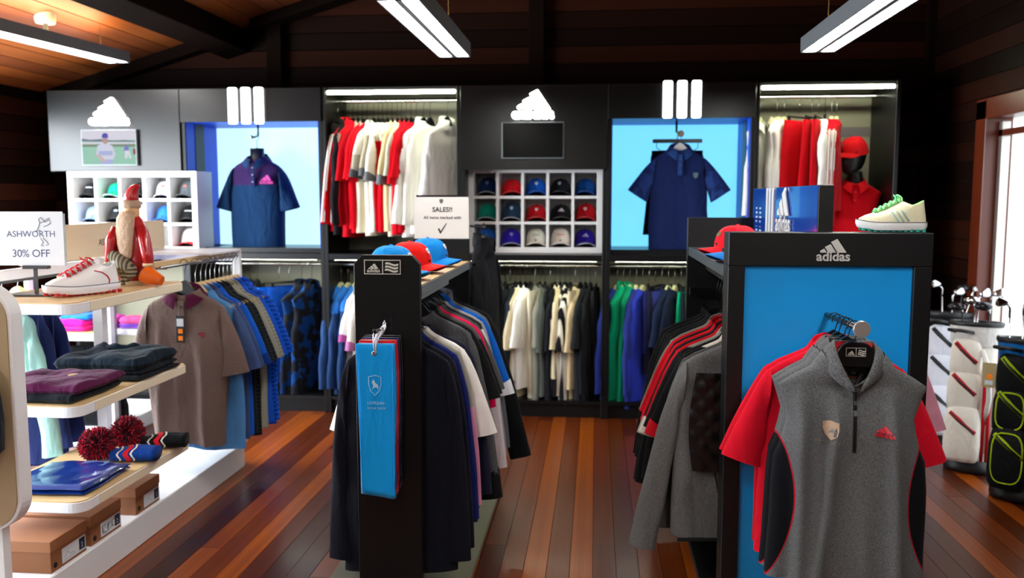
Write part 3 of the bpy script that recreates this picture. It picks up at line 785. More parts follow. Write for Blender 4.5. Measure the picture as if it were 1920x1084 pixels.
def sleeve_curves(W, kind, ang, length, cuff, drop=0.075):
    S = Vector((0.200 * W, -drop + 0.012)); A = Vector((0.212 * W, -0.245))
    d = Vector((math.sin(ang), -math.cos(ang))); n = Vector((math.cos(ang), math.sin(ang)))
    c0 = (S + A) / 2
    Cc = c0 + d * length
    O = Cc + n * cuff; I = Cc - n * cuff
    if kind == 'short':
        c1 = S + Vector((0.045, -0.025)); c2 = A + (I - A) * 0.5
    else:
        c1 = S + Vector((0.075, -0.06)); c2 = A + Vector((0.01, -0.12))
    def q(p, c, e, t): return p * (1 - t) ** 2 + c * 2 * t * (1 - t) + e * t * t
    return (lambda t: q(S, c1, O, t)), (lambda t: q(A, c2, I, t))
def sleeve_mesh(side, W, kind, ang, length, cuff, thick, seed, drop=0.075, nseg=16):
    rnd = random.Random(seed)
    top, bot = sleeve_curves(W, kind, ang, length, cuff, drop)
    rings = []; n = 7 if kind == 'short' else 15
    ph = rnd.uniform(0, 6)
    for i in range(n):
        t = i / (n - 1)
        p, q = top(t), bot(t); c = (p + q) / 2; h = (p - q) / 2
        d = thick * lerp(0.78, 0.8 if kind == 'short' else 0.62, t)
        wob = (0.006 if kind == 'long' else 0.003) * math.sin(t * (9 if kind == 'short' else 17) + ph)
        ring = []
        for k in range(nseg):
            a = 2 * PI * k / nseg
            ring.append((side * (c.x + h.x * math.cos(a)), d * math.sin(a) * (1 + 0.18 * math.sin(3 * a + 7 * t + ph)) + wob, c.y + h.y * math.cos(a) + wob * 0.4))
        rings.append(ring)
    return MB().loft(rings)
def sleeve_stripes(side, W, kind, ang, length, cuff, thick, drop=0.075, cols=3):
    top, bot = sleeve_curves(W, kind, ang, length, cuff, drop)
    mb = MB(); n = 14
    for j in range(cols):
        y0 = (j - (cols - 1) / 2) * 0.014
        rings = []
        for i in range(n):
            t = i / (n - 1) * 0.97 + 0.02
            p, q = top(t), bot(t); c = (p + q) / 2; h = (p - q) / 2
            d = thick * lerp(0.78, 0.8 if kind == 'short' else 0.62, t)
            row = []
            for yy in (y0 - 0.0042, y0 + 0.0042):
                k = math.sqrt(max(0.05, 1 - (yy / d) ** 2)) * 1.09 if abs(yy) < d else 0.2
                row.append((side * (c.x + h.x * k), yy, c.y + h.y * k))
            rings.append(row)
        mb.loft(rings, closed=False)
    return mb
def collar_mesh(kind, thick, neck=0.07):
    mb = MB(); rows = []
    gap = {'polo': R(16), 'stand': R(14), 'crew': 0.0, 'shirt': R(12)}[kind]
    n = 26
    def arc(w_, d_, zf, zb, dip=0.0):
        out = []
        for k in range(n + 1):
            a = -PI / 2 + gap + (2 * PI - 2 * gap) * k / n
            c, s = math.cos(a), math.sin(a)
            fr = max(0.0, -s)
            tip = max(0.0, 1 - min(k, n - k) / 3.2)
            out.append((w_ * c, d_ * s, lerp(zb, zf, (1 - s) / 2) - dip * tip))
        return out
    t = thick
    if kind == 'polo' or kind == 'shirt':
        rows = [arc(neck * 1.04, t * 0.95, -0.045, 0.012), arc(neck, t * 0.9, -0.012, 0.045), arc(neck * 1.06, t * 1.0, -0.008, 0.05), arc(neck * 1.25, t * 1.25, -0.03, 0.03, 0.012), arc(neck * 1.5, t * 1.5, -0.05, 0.002, 0.035)]
    elif kind == 'stand':
        rows = [arc(neck * 1.22, t * 1.05, -0.045, 0.0), arc(neck * 1.12, t * 1.05, -0.005, 0.035), arc(neck * 1.04, t * 1.0, 0.03, 0.07), arc(neck * 1.0, t * 0.95, 0.03, 0.07), arc(neck * 1.0, t * 0.9, -0.04, 0.01)]
    else:
        rows = [arc(neck * 1.18, t * 1.02, -0.02, 0.006), arc(neck * 1.08, t * 0.98, -0.006, 0.022), arc(neck * 0.98, t * 0.9, -0.008, 0.02)]
    return mb.loft(rows, closed=False)

GSEED = [100]
def garment(name, label, loc, rz, m, sl='short', L=0.72, W=1.0, collar='polo', group=None, cat='shirt', thick=0.04, fold=0.01, sm=None, cm=None, ang=None, slen=None, stripes=None, flare=0.0,
            cuff=None, neck=0.07, tilt=0.0, cuff_m=None, drop=0.075, dip=0.035, nseg=30, ridges=()):
    GSEED[0] += 7; sd = GSEED[0]
    t = empty(name, loc, rz, label, cat, group, rot=(tilt, 0, rz) if tilt else None)
    body_mesh(L, W, thick, fold, sd, neck, flare, armhole=(sl is None), drop=drop, dip=dip, nseg=nseg, ridges=ridges).build('body', m, t, local=True, smooth=True)
    if sl:
        a = R(ang if ang is not None else (27 if sl == 'short' else 9)); ln = slen or (0.235 if sl == 'short' else 0.58); cf = cuff or (0.085 if sl == 'short' else 0.055)
        for s in (-1, 1):
            so = sleeve_mesh(s, W, sl, a, ln, cf, thick, sd + s, drop).build('sleeve', sm or m, t, local=True, smooth=True)
            if stripes: sleeve_stripes(s, W, sl, a, ln, cf, thick, drop).build('sleeve_stripes', stripes, so, local=True, smooth=True)
            if cuff_m:
                top, bot = sleeve_curves(W, sl, a, ln, cf, drop)
                rings = []
                for tt in (0.9, 0.95, 1.004):
                    p, q = top(tt), bot(tt); c = (p + q) / 2; h = (p - q) / 2 * 1.05
                    d = thick * lerp(0.78, 0.8 if sl == 'short' else 0.62, tt) * 1.2
                    rings.append([(s * (c.x + h.x * math.cos(2 * PI * k / 16)), d * math.sin(2 * PI * k / 16), c.y + h.y * math.cos(2 * PI * k / 16)) for k in range(16)])
                MB().loft(rings).build('cuff', cuff_m, so, local=True, smooth=True)
    if collar:
        collar_mesh(collar, thick, neck).build('collar', cm or m, t, local=True, smooth=True)
    return t

def trousers(name, label, loc, rz, m, L=0.95, W=0.19, group=None, cat='trousers', thick=0.028, legs=True, band_m=None):
    GSEED[0] += 7; rnd = random.Random(GSEED[0])
    t = empty(name, loc, rz, label, cat, group)
    wm = band_m or m
    MB().loft([[(W * 0.98 * math.copysign(abs(math.cos(a)) ** 0.7, math.cos(a)), thick * math.sin(a), z) for a in [2 * PI * k / 20 for k in range(20)]] for z in (0.0, -0.04)]).build('waistband', wm, t, local=True, smooth=True)
    for s in ((-1, 1) if legs else (0,)):
        rings = []; ph = rnd.uniform(0, 6)
        n = 16
        for i in range(n):
            u = i / (n - 1); z = -0.035 - u * (L - 0.035)
            hw = (W * 0.52 * (1 - 0.25 * u)) if legs else W * (1 + 0.28 * u)
            cx = s * W * 0.5 * (1 - 0.05 * u)
            ring = []
            for k in range(18):
                a = 2 * PI * k / 18; c, q = math.cos(a), math.sin(a)
                x = cx + hw * math.copysign(abs(c) ** 0.75, c)
                ring.append((x, thick * (1 + 0.2 * u) * q + 0.009 * u * math.sin(26 * x + ph + 3 * z), z))
            rings.append(ring)
        MB().loft(rings).build('leg' if legs else 'skirt_panel', m, t, local=True, smooth=True)
    return t

# hangers: shared meshes
def hook_pts(h=0.1, r=0.02):
    pts = [(0, 0, min(0.03, h - 0.062)), (0, 0, h - 0.06)]
    for k in range(14):
        a = R(-60 + k * 20); pts.append((r * math.cos(a), 0, h - 0.002 + r * math.sin(a)))
    return pts
def arm_poly(sp, drop, thk, crown, arch):
    top = [(0.0, 0.012)]; pts = []
    up = []; lo = []
    for k in range(13):
        u = k / 12; x = sp * u; z = -0.004 - drop * (u ** 1.25) - 0.014 * u; cr_ = crown * math.exp(-(x / 0.062) ** 2)
        up.append((x, z + cr_)); lo.append((x * 0.97, z + cr_ * arch - thk * (1 - 0.45 * u)))
    return up, lo
def hanger_meshes(kind):
    sp, drop, thk, dep = {'black': (0.185, 0.07, 0.05, 0.009), 'wood': (0.195, 0.062, 0.03, 0.014), 'white': (0.19, 0.065, 0.036, 0.012), 'clip': (0.15, 0.0, 0.014, 0.008)}[kind]
    mb = MB()
    up, lo = arm_poly(sp, drop, thk, {'black': 0.068, 'wood': 0.05, 'white': 0.05, 'clip': 0}[kind], {'black': 0.25, 'wood': 0.8, 'white': 0.6, 'clip': 0}[kind])
    poly = [(-x, z) for x, z in reversed(up)] + up[1:] + list(reversed(lo))[0:] + [(-x, z) for x, z in lo[1:]]
    if kind != 'clip':
        # strip of quads so that the arch underneath stays open
        L_ = [(-x, z) for x, z in reversed(up)] + up[1:]; K_ = [(-x, z) for x, z in reversed(lo)] + lo[1:]
        for y in (-dep, dep):
            pass
        rings = []
        for (a, b_), (c, d_) in zip(L_, K_):
            rings.append([(a, -dep, b_), (a, dep, b_), (c, dep, d_), (c, -dep, d_)])
        mb.loft(rings, True, True, True)
    else:
        mb.tube([(-sp, 0, 0), (sp, 0, 0)], 0.006, 8)
        for s in (-1, 1):
            mb.cbox((s * (sp - 0.02), 0, -0.018), (0.02, 0.014, 0.045))
    return mb.mesh('hanger_bar', False)
M_HBLACK = mat('black_hanger_plastic', '#0d0d0f', 0.28)
M_HWOOD = mat('pale_beech', '#cfae7c', 0.45)
M_HWHITE = mat('white_hanger_plastic', '#e2e2dc', 0.35)
M_HCLEAR = mat('clear_hanger_plastic', '#cfcf9a', 0.3)
M_HOOK = mat('hook_wire', '#8f8f8d', 0.25, 1.0)
M_HOOKB = mat('black_hook_wire', '#15151a', 0.3, 0.6)
HM = {k: hanger_meshes(k) for k in ('black', 'wood', 'white', 'clip')}
HMAT = {'black': M_HBLACK, 'wood': M_HWOOD, 'white': M_HWHITE, 'clip': M_HBLACK, 'clear': M_HCLEAR}
HOOKS = {}
def hook_mesh(h):
    h = round(h, 3)
    if h not in HOOKS: HOOKS[h] = MB().tube(hook_pts(h), 0.0019, 6).mesh('hanger_hook', True)
    return HOOKS[h]
def hanger(kind, loc, rz, label, group, h=0.105):
    k = 'white' if kind == 'clear' else kind
    t = empty('clothes_hanger', loc, rz, label, 'hanger', group)
    for nm, me, m in (('shoulder_bar', HM[k], HMAT[kind]), ('hook', hook_mesh(h), M_HOOK if kind != 'black' else M_HOOKB)):
        if not me.materials: me.materials.append(m)
        o = bpy.data.objects.new(nm, me); COL.objects.link(o); o.parent = t; setmat(o, m)
    return t

RED, RED2, WHT, CRM, BEI = '#d6081c', '#b30518', '#f2efe6', '#ddd6bf', '#c9b48c'
F = fabric
def row(rail, specs, where, y=6.56, hook='black', hz=0.185):
    """specs: (x, kind, material, colour word, options); garments hang edge-on along the rail, left to right"""
    n = len(specs)
    for i, sp in enumerate(specs):
        x, kind, m, word = sp[:4]; o = dict(sp[4]) if len(sp) > 4 else {}
        rz = R(o.pop('rz', 90)) + random.uniform(-0.05, 0.05)
        hk = o.pop('hook', hook); yy = y + o.pop('dy', 0.0)
        noun = o.pop('noun', None)
        pos = '%s from left on the %s' % (ORDW[i], where)
        loc = (x, yy, rail - hz)
        grp = 'clothes on the ' + where
        if kind in ('polo', 'tee', 'jacket', 'longsleeve', 'vest'):
            d = dict(polo=dict(sl='short', collar='polo', L=0.8, W=0.93, ang=9, slen=0.27), tee=dict(sl='short', collar='crew', L=0.8, W=0.93, ang=9, slen=0.27), jacket=dict(sl='long', collar='stand', L=0.8, W=0.95, cat='jacket', ang=6),
                     longsleeve=dict(sl='long', collar='crew', L=0.8, W=0.93, ang=6, cat='sweater'), vest=dict(sl=None, collar='stand', L=0.78, W=0.95, cat='vest'))[kind]
            d.update(o)
            d['L'] = min(d['L'], 0.85 if rail < 2 else 0.82) * random.uniform(0.94, 1.03)
            if 'slen' in d: d['slen'] *= random.uniform(0.82, 1.1)
            nm = dict(polo='polo_shirt', tee='jersey_shirt', jacket='zip_jacket', longsleeve='long_sleeve_top', vest='sleeveless_vest')[kind]
            garment(nm, '%s %s, %s' % (word, noun or nm.replace('_', ' '), pos), loc, rz, m, group=grp, **d)
            hanger(hk, loc, rz, '%s hanger, %s from left on the %s' % ({'black': 'black', 'wood': 'wooden', 'white': 'white', 'clear': 'translucent', 'clip': 'black clip'}[hk], ORDW[i], where), 'hangers on the ' + where, hz)
        else:
            d = dict(trousers=dict(L=0.92), shorts=dict(L=0.46, cat='shorts'), skirt=dict(L=0.42, legs=False, cat='skirt'))[kind]
            d.update(o)
            trousers({'trousers': 'trousers', 'shorts': 'golf_shorts', 'skirt': 'golf_skirt'}[kind], '%s %s, %s' % (word, noun or kind, pos), (x, yy, rail - hz + 0.012), rz, m, group=grp, **d)
            hanger('clip', (x, yy, rail - hz + 0.04), rz, 'black clip hanger, %s from left on the %s' % (ORDW[i], where), 'hangers on the ' + where, hz - 0.04)
random.seed(5)
STR = mat('white_trim', '#f0ece4', 0.8)
STG = mat('grey_trim', '#9a968c', 0.8)
UP = 'upper red and white rail'
r3 = []
fr, fr2 = F(RED), F(RED2)
r3 += [(-1.93, 'trousers', F('#121214'), 'black', dict(L=0.5, noun='shorts')), (-1.87, 'jacket', F('#16161a'), 'black', dict(rz=84))]
r3 += [(-1.775, 'jacket', fr, 'red', dict(stripes=STR, rz=66, L=0.78, ang=9, collar='stand', noun='track jacket')), (-1.735, 'jacket', fr, 'red', dict(stripes=STG, rz=70, L=0.78, noun='track jacket')),
       (-1.695, 'polo', fr2, 'dark red', dict(rz=74)), (-1.655, 'polo', fr, 'red', dict(rz=76, cm=F('#8d8a80'))), (-1.615, 'polo', fr, 'red', dict(rz=76, cm=F('#8d8a80')))]
CREM = F(CRM, 'above', WHT, z=-0.2)
r3 += [(-1.56, 'polo', CREM, 'cream', dict(rz=72, L=0.82, sm=F('#b9b3a2', 'above', WHT, z=-0.22), cuff_m=F('#55585c'))), (-1.52, 'polo', CREM, 'cream', dict(rz=76, sm=F('#a9a08a'), cuff_m=F('#55585c'))), (-1.485, 'tee', F(WHT), 'white', dict(rz=78, L=0.84, cuff_m=F('#6a6c70')))]
r3 += [(-1.445, 'tee', F(RED, 'above', CRM, z=-0.12), 'red and cream', dict(rz=78, sl=None, L=0.84, noun='sleeveless top')), (-1.405, 'tee', F(RED, 'above', CRM, z=-0.12), 'red and cream', dict(rz=80, sl=None, L=0.82, noun='sleeveless top'))]
r3 += [(-1.36, 'polo', F(BEI), 'beige', dict(rz=74, cuff_m=F('#6a6c70'))), (-1.325, 'polo', F('#b9b6a4'), 'pale grey', dict(rz=78, L=0.82))]
r3 += [(-1.285, 'polo', fr, 'red', dict(rz=74)), (-1.245, 'polo', fr, 'red', dict(rz=70, L=0.86)), (-1.2, 'polo', fr2, 'dark red', dict(rz=66, L=0.8))]
r3 += [(-1.14, 'jacket', F('#f6f4ee'), 'white', dict(rz=58, L=0.82, ang=8)), (-1.085, 'longsleeve', F('#e9e6d8'), 'off-white', dict(rz=62))]
r3 = [((-1.86 + (q[0] + 1.775) * 0.9) if q[0] > -1.8 else q[0] - 0.01,) + q[1:] for q in r3]
row(2.322, r3, UP)
row(2.322, [(-1.1, 'jacket', F('#fbfaf6'), 'white', dict(rz=58, L=0.72, dy=-0.05))], 'right end of the red and white rail')

LO2 = 'lower rail under the torso form'
bl = [F('#0c3a86'), F('#0d4bb0'), F('#123061')]
r2 = [(-2.9 + k * 0.06, 'polo', F(c), w_, dict(rz=84, L=0.62)) for k, (c, w_) in enumerate([('#1d2a44', 'navy'), ('#3c4552', 'grey'), ('#10213f', 'dark navy'), ('#22384f', 'slate'), ('#16181c', 'black'), ('#2b3b5e', 'steel blue')])]
r2 += [(-2.43, 'trousers', F('#0b55c4'), 'bright blue', dict(L=0.72, rz=50)), (-2.35, 'trousers', F('#0b3f96'), 'blue', dict(L=0.74, rz=38, W=0.17)),
       (-2.25, 'vest', F('#20242a', 'camo', '#0f3468', sc=1.2), 'charcoal and blue', dict(rz=60, L=0.86)), (-2.17, 'vest', F('#1b1d22', 'camo', '#123d78', sc=1.4), 'black and blue', dict(rz=64, L=0.84))]
row(1.1, r2, LO2)
LO3 = 'rail under the red jackets'
NB = F('#27436f', 'above', '#2f74c8', z=-0.17)
r3b = [(-1.94, 'longsleeve', NB, 'blue and slate', dict(rz=74, L=0.76, ang=8)), (-1.885, 'longsleeve', NB, 'blue and slate', dict(rz=76, L=0.78)), (-1.83, 'longsleeve', F('#1f3a63', 'above', '#2f74c8', z=-0.15), 'navy and blue', dict(rz=78, L=0.76)),
       (-1.775, 'polo', F('#ece8ea'), 'white', dict(rz=74, cm=F('#8a4a86'), cuff_m=F('#a04a8a'), L=0.66)), (-1.735, 'polo', F('#efe9e2'), 'cream white', dict(rz=76, cuff_m=F('#b06ea0'))), (-1.69, 'longsleeve', F('#15294e'), 'navy', dict(rz=80))]
r3b += [(-1.62 + k * 0.075, 'polo', F(c), w_, dict(rz=82)) for k, (c, w_) in enumerate([('#c8c2b4', 'stone'), ('#20344f', 'slate'), ('#0e6b5a', 'green'), ('#14161a', 'black'), ('#26262c', 'charcoal'), ('#101216', 'jet black'), ('#1c1c22', 'dark grey')])]
row(1.1, r3b, LO3, hook='clear')
LO4 = 'lower rail under the centre cubby'
r4 = []
seq = [('jacket', '#23262b', 'charcoal', dict(rz=70)), ('polo', '#1b1c20', 'black', {}), ('polo', '#d8cfb8', 'beige', dict(rz=66, L=0.78)), ('polo', '#eae6da', 'off-white', dict(rz=72)), ('trousers', '#15171d', 'black', dict(L=0.85)),
       ('longsleeve', '#17181d', 'black', dict(cmx=1)), ('tee', '#1a1c24', 'dark navy', {}), ('trousers', '#1c2026', 'charcoal', dict(L=0.92)), ('longsleeve', '#20262e', 'slate black', dict(L=0.86)), ('tee', '#d9cba8', 'tan', dict(L=0.86)),
       ('polo', '#f0ede4', 'white', dict(rz=64, L=0.7)), ('polo', '#f4f2ec', 'bright white', dict(rz=68, L=0.72)), ('trousers', '#dcd2b8', 'cream', dict(L=0.95)), ('polo', '#77786c', 'olive grey', dict(L=0.8)), ('polo', '#4d5450', 'dark sage', dict(L=0.76)),
       ('trousers', '#131519', 'black', dict(L=0.85)), ('tee', '#17191f', 'black', {}), ('polo', '#d6c8a4', 'sand', dict(L=0.62)), ('polo', '#16171b', 'black striped', dict(st=1, rz=68)), ('polo', '#16171b', 'black striped', dict(st=1, rz=72, L=0.84)),
       ('trousers', '#d8c8a6', 'sand', dict(L=0.9)), ('polo', '#cbb893', 'beige', dict(rz=70, L=0.74)), ('tee', '#1d2024', 'charcoal', dict(L=0.8)), ('longsleeve', '#15171a', 'black', {}), ('trousers', '#101114', 'jet black', dict(L=0.86))]
for k, (kd, c, w_, o) in enumerate(seq):
    o = dict(o); o.setdefault('rz', random.uniform(72, 86)); mm = F(c)
    if o.pop('st', 0): mm = F(c, 'vstripe', '#e9e4d6', sc=14)
    if o.pop('cmx', 0): o['cm'] = F('#e6e2d8')
    if kd in ('longsleeve', 'tee') and k in (5, 6, 8): o['cm'] = F('#e6e2d8')
    r4.append((-0.9 + k * 0.0375, kd, mm, w_, o))
row(1.1, r4, LO4)
LO5 = 'rail under the right blue niche'
r5 = []
seq = [('longsleeve', '#23307a', 'indigo', dict(rz=58, L=0.9, hook='clear')), ('vest', '#06a070', 'green', dict(rz=64, L=0.96, hook='clear')), ('vest', '#0a8f66', 'dark green', dict(rz=72, L=0.95, hook='clear')), ('longsleeve', '#28327e', 'dark blue', dict(rz=72, L=0.9, hook='clear')),
       ('longsleeve', '#2b3bb4', 'violet blue', dict(rz=68, L=0.92, hook='clear')), ('trousers', '#1d2138', 'dark navy', dict(L=0.62)), ('shorts', '#2a2f6e', 'indigo', dict(rz=66)), ('shorts', '#333a86', 'blue', dict(rz=60, L=0.5)), ('polo', '#17243f', 'navy', dict(rz=64, L=0.5, hook='clear')),
       ('polo', '#131b30', 'dark navy', dict(rz=70, L=0.5, hook='clear')), ('skirt', '#161a26', 'black', {}), ('skirt', '#06a878', 'green', dict(rz=64)), ('skirt', '#08b080', 'bright green', dict(rz=66)), ('skirt', '#0aa076', 'green', dict(rz=70)),
       ('skirt', '#3b4a52', 'grey', dict(rz=74)), ('skirt', '#07a070', 'sea green', dict(rz=74)), ('polo', '#1a1c22', 'black', dict(rz=80)), ('polo', '#20242c', 'charcoal', dict(rz=80)), ('polo', '#14161a', 'jet black', dict(rz=80))]
for k, (kd, c, w_, o) in enumerate(seq):
    r5.append((0.16 + k * 0.047, kd, F(c), w_, o))
row(1.1, r5, LO5)
UP6 = 'upper rail beside the mannequin'
wv = F('#f7f5ee')
r6 = [(1.165, 'polo', wv, 'white', dict(rz=58, sl=None, L=0.66, hook='clear', noun='sleeveless polo')), (1.285, 'polo', wv, 'white', dict(rz=62, L=0.68, sl=None, cm=F('#d9c9a8'), hook='clear', noun='sleeveless polo')), (1.335, 'polo', wv, 'white', dict(rz=58, sl=None, L=0.68, cm=F('#d9c9a8'), hook='clear', noun='sleeveless polo')),
      (1.44, 'skirt', F('#d80c1e'), 'red', dict(rz=46, L=0.5)), (1.525, 'skirt', F('#d80c1e'), 'red', dict(rz=62, L=0.5)), (1.575, 'skirt', F('#cf0a1c'), 'red', dict(rz=64, L=0.5)),
      (1.62, 'longsleeve', F('#f2f0ea'), 'white', dict(rz=72, L=0.64)), (1.665, 'longsleeve', F('#b8061a'), 'deep red', dict(rz=74, stripes=STR, L=0.66, hook='clear')), (1.7, 'longsleeve', F('#b8061a'), 'deep red', dict(rz=74, stripes=STR, L=0.66, hook='clear'))]
row(2.322, r6, UP6)
def TOPN(d): return {'sweater': 'knit_sweater', 'jacket': 'zip_jacket'}.get(d.get('cat'), 'polo_shirt')
# ================================================================== left white gondola with shelves
M_WOODL = wood('pale_birch', ['#c9a470', '#d8b684', '#e2c496'], rough=0.4, sc=(14, 2, 2), rnd=False, bump=0.05)
M_WHT2 = mat('white_enamel', '#e6e7ea', 0.35)
M_GREYST = mat('dark_grey_metal', '#4a4b4d', 0.4, 0.5)
def rr_poly(x0, x1, y0, y1, r=(0, 0, 0, 0), n=6):
    """rectangle with rounded corners: radii for (x0y0, x1y0, x1y1, x0y1)"""
    out = []
    for (cx, cy, rad, a0) in ((x0, y0, r[0], 180), (x1, y0, r[1], 270), (x1, y1, r[2], 0), (x0, y1, r[3], 90)):
        if rad <= 0: out.append((cx, cy)); continue
        ox = cx + (rad if cx == x0 else -rad); oy = cy + (rad if cy == y0 else -rad)
        for k in range(n + 1):
            a = R(a0 + 90 * k / n); out.append((ox + rad * math.cos(a), oy + rad * math.sin(a)))
    return out
gl = empty('shelf_gondola', (-2.5, 3.9, 0), label='white gondola with birch shelves and hanging rail at left', cat='display stand')
MB().prism(rr_poly(-2.95, -2.085, 2.55, 5.03, (0, 0.05, 0.07, 0.07)), 0.0, 0.14, 'xy').build('base', M_WHT2, gl, bevel=0.004)
MB().prism(rr_poly(-2.9, -2.0, 0.43, 1.305, (0.08, 0.12, 0.12, 0.12), 10), 2.82, 2.885).build('end_panel', M_WHT2, gl, bevel=0.003)
MB().prism(rr_poly(-2.88, -2.012, 0.442, 1.293, (0.08, 0.11, 0.11, 0.11), 10), 2.814, 2.822).build('panel_facing', mat('tan_facing', '#a58d6c', 0.45), gl)
MB().box(-2.14, -2.085, 2.83, 2.87, 0.14, 0.44).build('panel_foot', M_WHT2, gl)
for y in (3.25, 4.2):
    MB().box(-2.52, -2.47, y - 0.025, y + 0.025, 0.14, 1.3).build('post', M_WHT2, gl)
for z, nm in ((0.362, ''), (0.747, ''), (1.152, '')):
    s = MB().prism(rr_poly(-2.47, -2.0, 3.18, 4.09, (0, 0.06, 0.012, 0)), z, z + 0.042, 'xy').build('shelf', M_WHT2, gl, bevel=0.002)
    MB().prism(rr_poly(-2.47, -2.003, 3.183, 4.087, (0, 0.057, 0.01, 0)), z + 0.042, z + 0.047, 'xy').build('shelf_top', M_WOODL, s)
    MB().box(-2.0005, -1.9985, 3.3, 4.085, z + 0.003, z + 0.04).build('edge_band', mat('birch_edge', '#e4d6bc', 0.4), s)
MB().box(-2.62, -2.575, 2.9, 5.1, 1.235, 1.285).build('centre_beam', M_WHT2, gl, bevel=0.002)
MB().box(-2.576, -2.572, 2.9, 5.1, 1.228, 1.24).build('beam_channel', M_GREYST, gl)
hb = MB().prism(rr_poly(3.75, 5.1, 1.292, 1.47, (0.025, 0.025, 0.025, 0.025)), -2.612, -2.594, 'yz').build('header_board', wood('light_maple', ['#e6cfa6', '#eed9b4', '#f2e0c0'], rough=0.4, sc=(3, 2, 20), rnd=False, bump=0.03), gl, bevel=0.002)
text(tm := MB(), 'ASHWORTH', 4.385, 1.355, height=0.034, fn=lambda a, b_: (-2.5925, a, b_))
tm.build('lettering', mat('dark_print', '#2a2622', 0.6), hb)
MB().box(-2.2, -2.175, 3.4, 5.0, 1.245, 1.285).build('rail_beam', M_WOODL, gl, bevel=0.002)
MB().prism(rr_poly(-2.62, -2.08, 4.6, 5.04, (0, 0, 0.05, 0)), 1.292, 1.304, 'xy').build('top_tray', M_WHT2, gl, bevel=0.002)
MB().box(-2.58, -2.09, 5.0, 5.03, 1.235, 1.292).build('cross_arm', M_WHT2, gl)
MB().tube([(-2.115, 4.1, 1.262), (-2.115, 5.02, 1.262)], 0.008, 10).build('hanging_rail', M_STEEL, gl, smooth=True)
for y in (4.15, 4.95):
    MB().box(-2.18, -2.108, y - 0.006, y + 0.006, 1.25, 1.26).build('rail_bracket', M_STEEL, gl)
MB().box(-2.13, -2.085, 4.99, 5.02, 0.14, 1.24).build('end_post', M_WHT2, gl)

# polo shirts facing out along the rail
WL = 'white gondola rail at left'
brown = F('#5b4742', 'hstripe', '#7c6a62', sc=120)
specs = [(4.4, brown, 'brown pinstriped polo with plum collar', dict(cm=F('#4a1230'), L=0.86, W=0.98, slen=0.28, thick=0.045, ang=11, fold=0.014, flare=-0.05, nseg=56, ridges=((-0.12, -0.15, 0.025, 0.022, 0.15), (-0.02, -0.03, 0.02, 0.02, 0.3), (0.09, 0.11, 0.025, 0.026, 0.2)))),
         (4.475, F('#4f86bd'), 'light blue polo with ribbed hem', dict(L=0.88, sl='short', W=1.06, sm=F('#3d4f78'))),
         (4.54, F('#3c4b70'), 'slate blue polo', dict(W=1.06)), (4.6, F('#1656bd'), 'bright blue polo', dict(W=1.05, cuff_m=F('#10327a'))),
         (4.655, F('#22262a', 'hstripe', '#14171a', sc=60), 'black striped polo', dict(W=1.06, L=0.84)), (4.715, F('#23272b', 'hstripe', '#111316', sc=45), 'dark charcoal striped polo', dict(W=1.06, L=0.88)),
         (4.775, F('#8d8c80'), 'stone grey polo', dict(W=1.06)), (4.83, F('#7d7c72', 'hstripe', '#928f84', sc=50), 'grey striped polo', dict(W=1.07, L=0.86)),
         (4.885, F('#1450c0'), 'royal blue polo', dict(W=1.06)), (4.94, F('#1250c4', 'hstripe', '#0c3690', sc=40), 'blue striped polo', dict(W=1.08, L=0.88)), (4.985, F('#123fae', 'hstripe', '#1d62d6', sc=34), 'deep blue striped polo', dict(W=1.06, L=0.86))]
polos = []
for k, (y, m, w_, o) in enumerate(specs):
    d = dict(L=0.84, thick=0.036, fold=0.012, slen=0.26, ang=13, neck=0.082); d.update(o); d['W'] = min(d.get('W', 1.0), 1.02); d['L'] -= 0.05
    p = garment('polo_shirt', '%s, %s from the viewer on the %s' % (w_, ORDW[k], 'left gondola rail'), (-2.115 - (0.025 if k == 0 else 0), y, 1.11 if k == 0 else 1.094), random.uniform(-0.06, 0.06), m, group='polos on the left gondola', **d)
    polos.append(p)
    hanger('black' if k == 0 else 'wood', (-2.115 - (0.025 if k == 0 else 0), y, 1.11), p.rotation_euler.z, '%s hanger, %s from the viewer on the left gondola rail' % ('black' if k == 0 else 'wooden', ORDW[k]), 'hangers on the left gondola', 0.155)
# details of the nearest polo
p0 = polos[0]
def shirt_details(t, thick, plk_m, btn_m, zlen=0.17, buttons=3):
    y = -thick * 1.12
    pk = MB().box(-0.016, 0.016, y - 0.003, y + 0.01, -0.05 - zlen, -0.04).build('placket', plk_m, t, local=True, bevel=0.002)
    for k in range(buttons):
        MB().lathe([(0.0055, 0), (0.0055, 0.003)], (0, y - 0.006, -0.07 - k * zlen / buttons), 10, 'y').build('button', btn_m, pk, local=True)
shirt_details(p0, 0.045, brown, mat('button_dark', '#3a2c30', 0.4))
tg = MB().box(-0.024, 0.024, -0.068, -0.065, -0.255, -0.115).build('price_tag', mat('tag_black', '#17181a', 0.5), p0, local=True, bevel=0.004)
MB().box(-0.018, 0.018, -0.0695, -0.067, -0.17, -0.13).build('tag_print', mat('tag_white', '#cfd6dc', 0.5), tg, local=True)
for zz in (-0.195, -0.232):
    MB().box(-0.012, 0.012, -0.0695, -0.067, zz - 0.012, zz + 0.012).build('price_sticker', mat('sticker_orange', '#ff8a10', 0.5, emit=0.0), tg, local=True)
MB().tube([(0.0, -0.06, -0.06), (0.0, -0.066, -0.118)], 0.001, 5).build('tag_string', mat('string_black', '#101010', 0.7), tg, local=True)
MB().add([(0.105 + a * 0.034, -0.052 - 0.002, -0.22 + b_ * 0.034) for a, b_ in SHIELD], [tuple(range(len(SHIELD)))]).build('chest_emblem', mat('plum_thread', '#7a1828', 0.7), p0, local=True, solid=0.004)
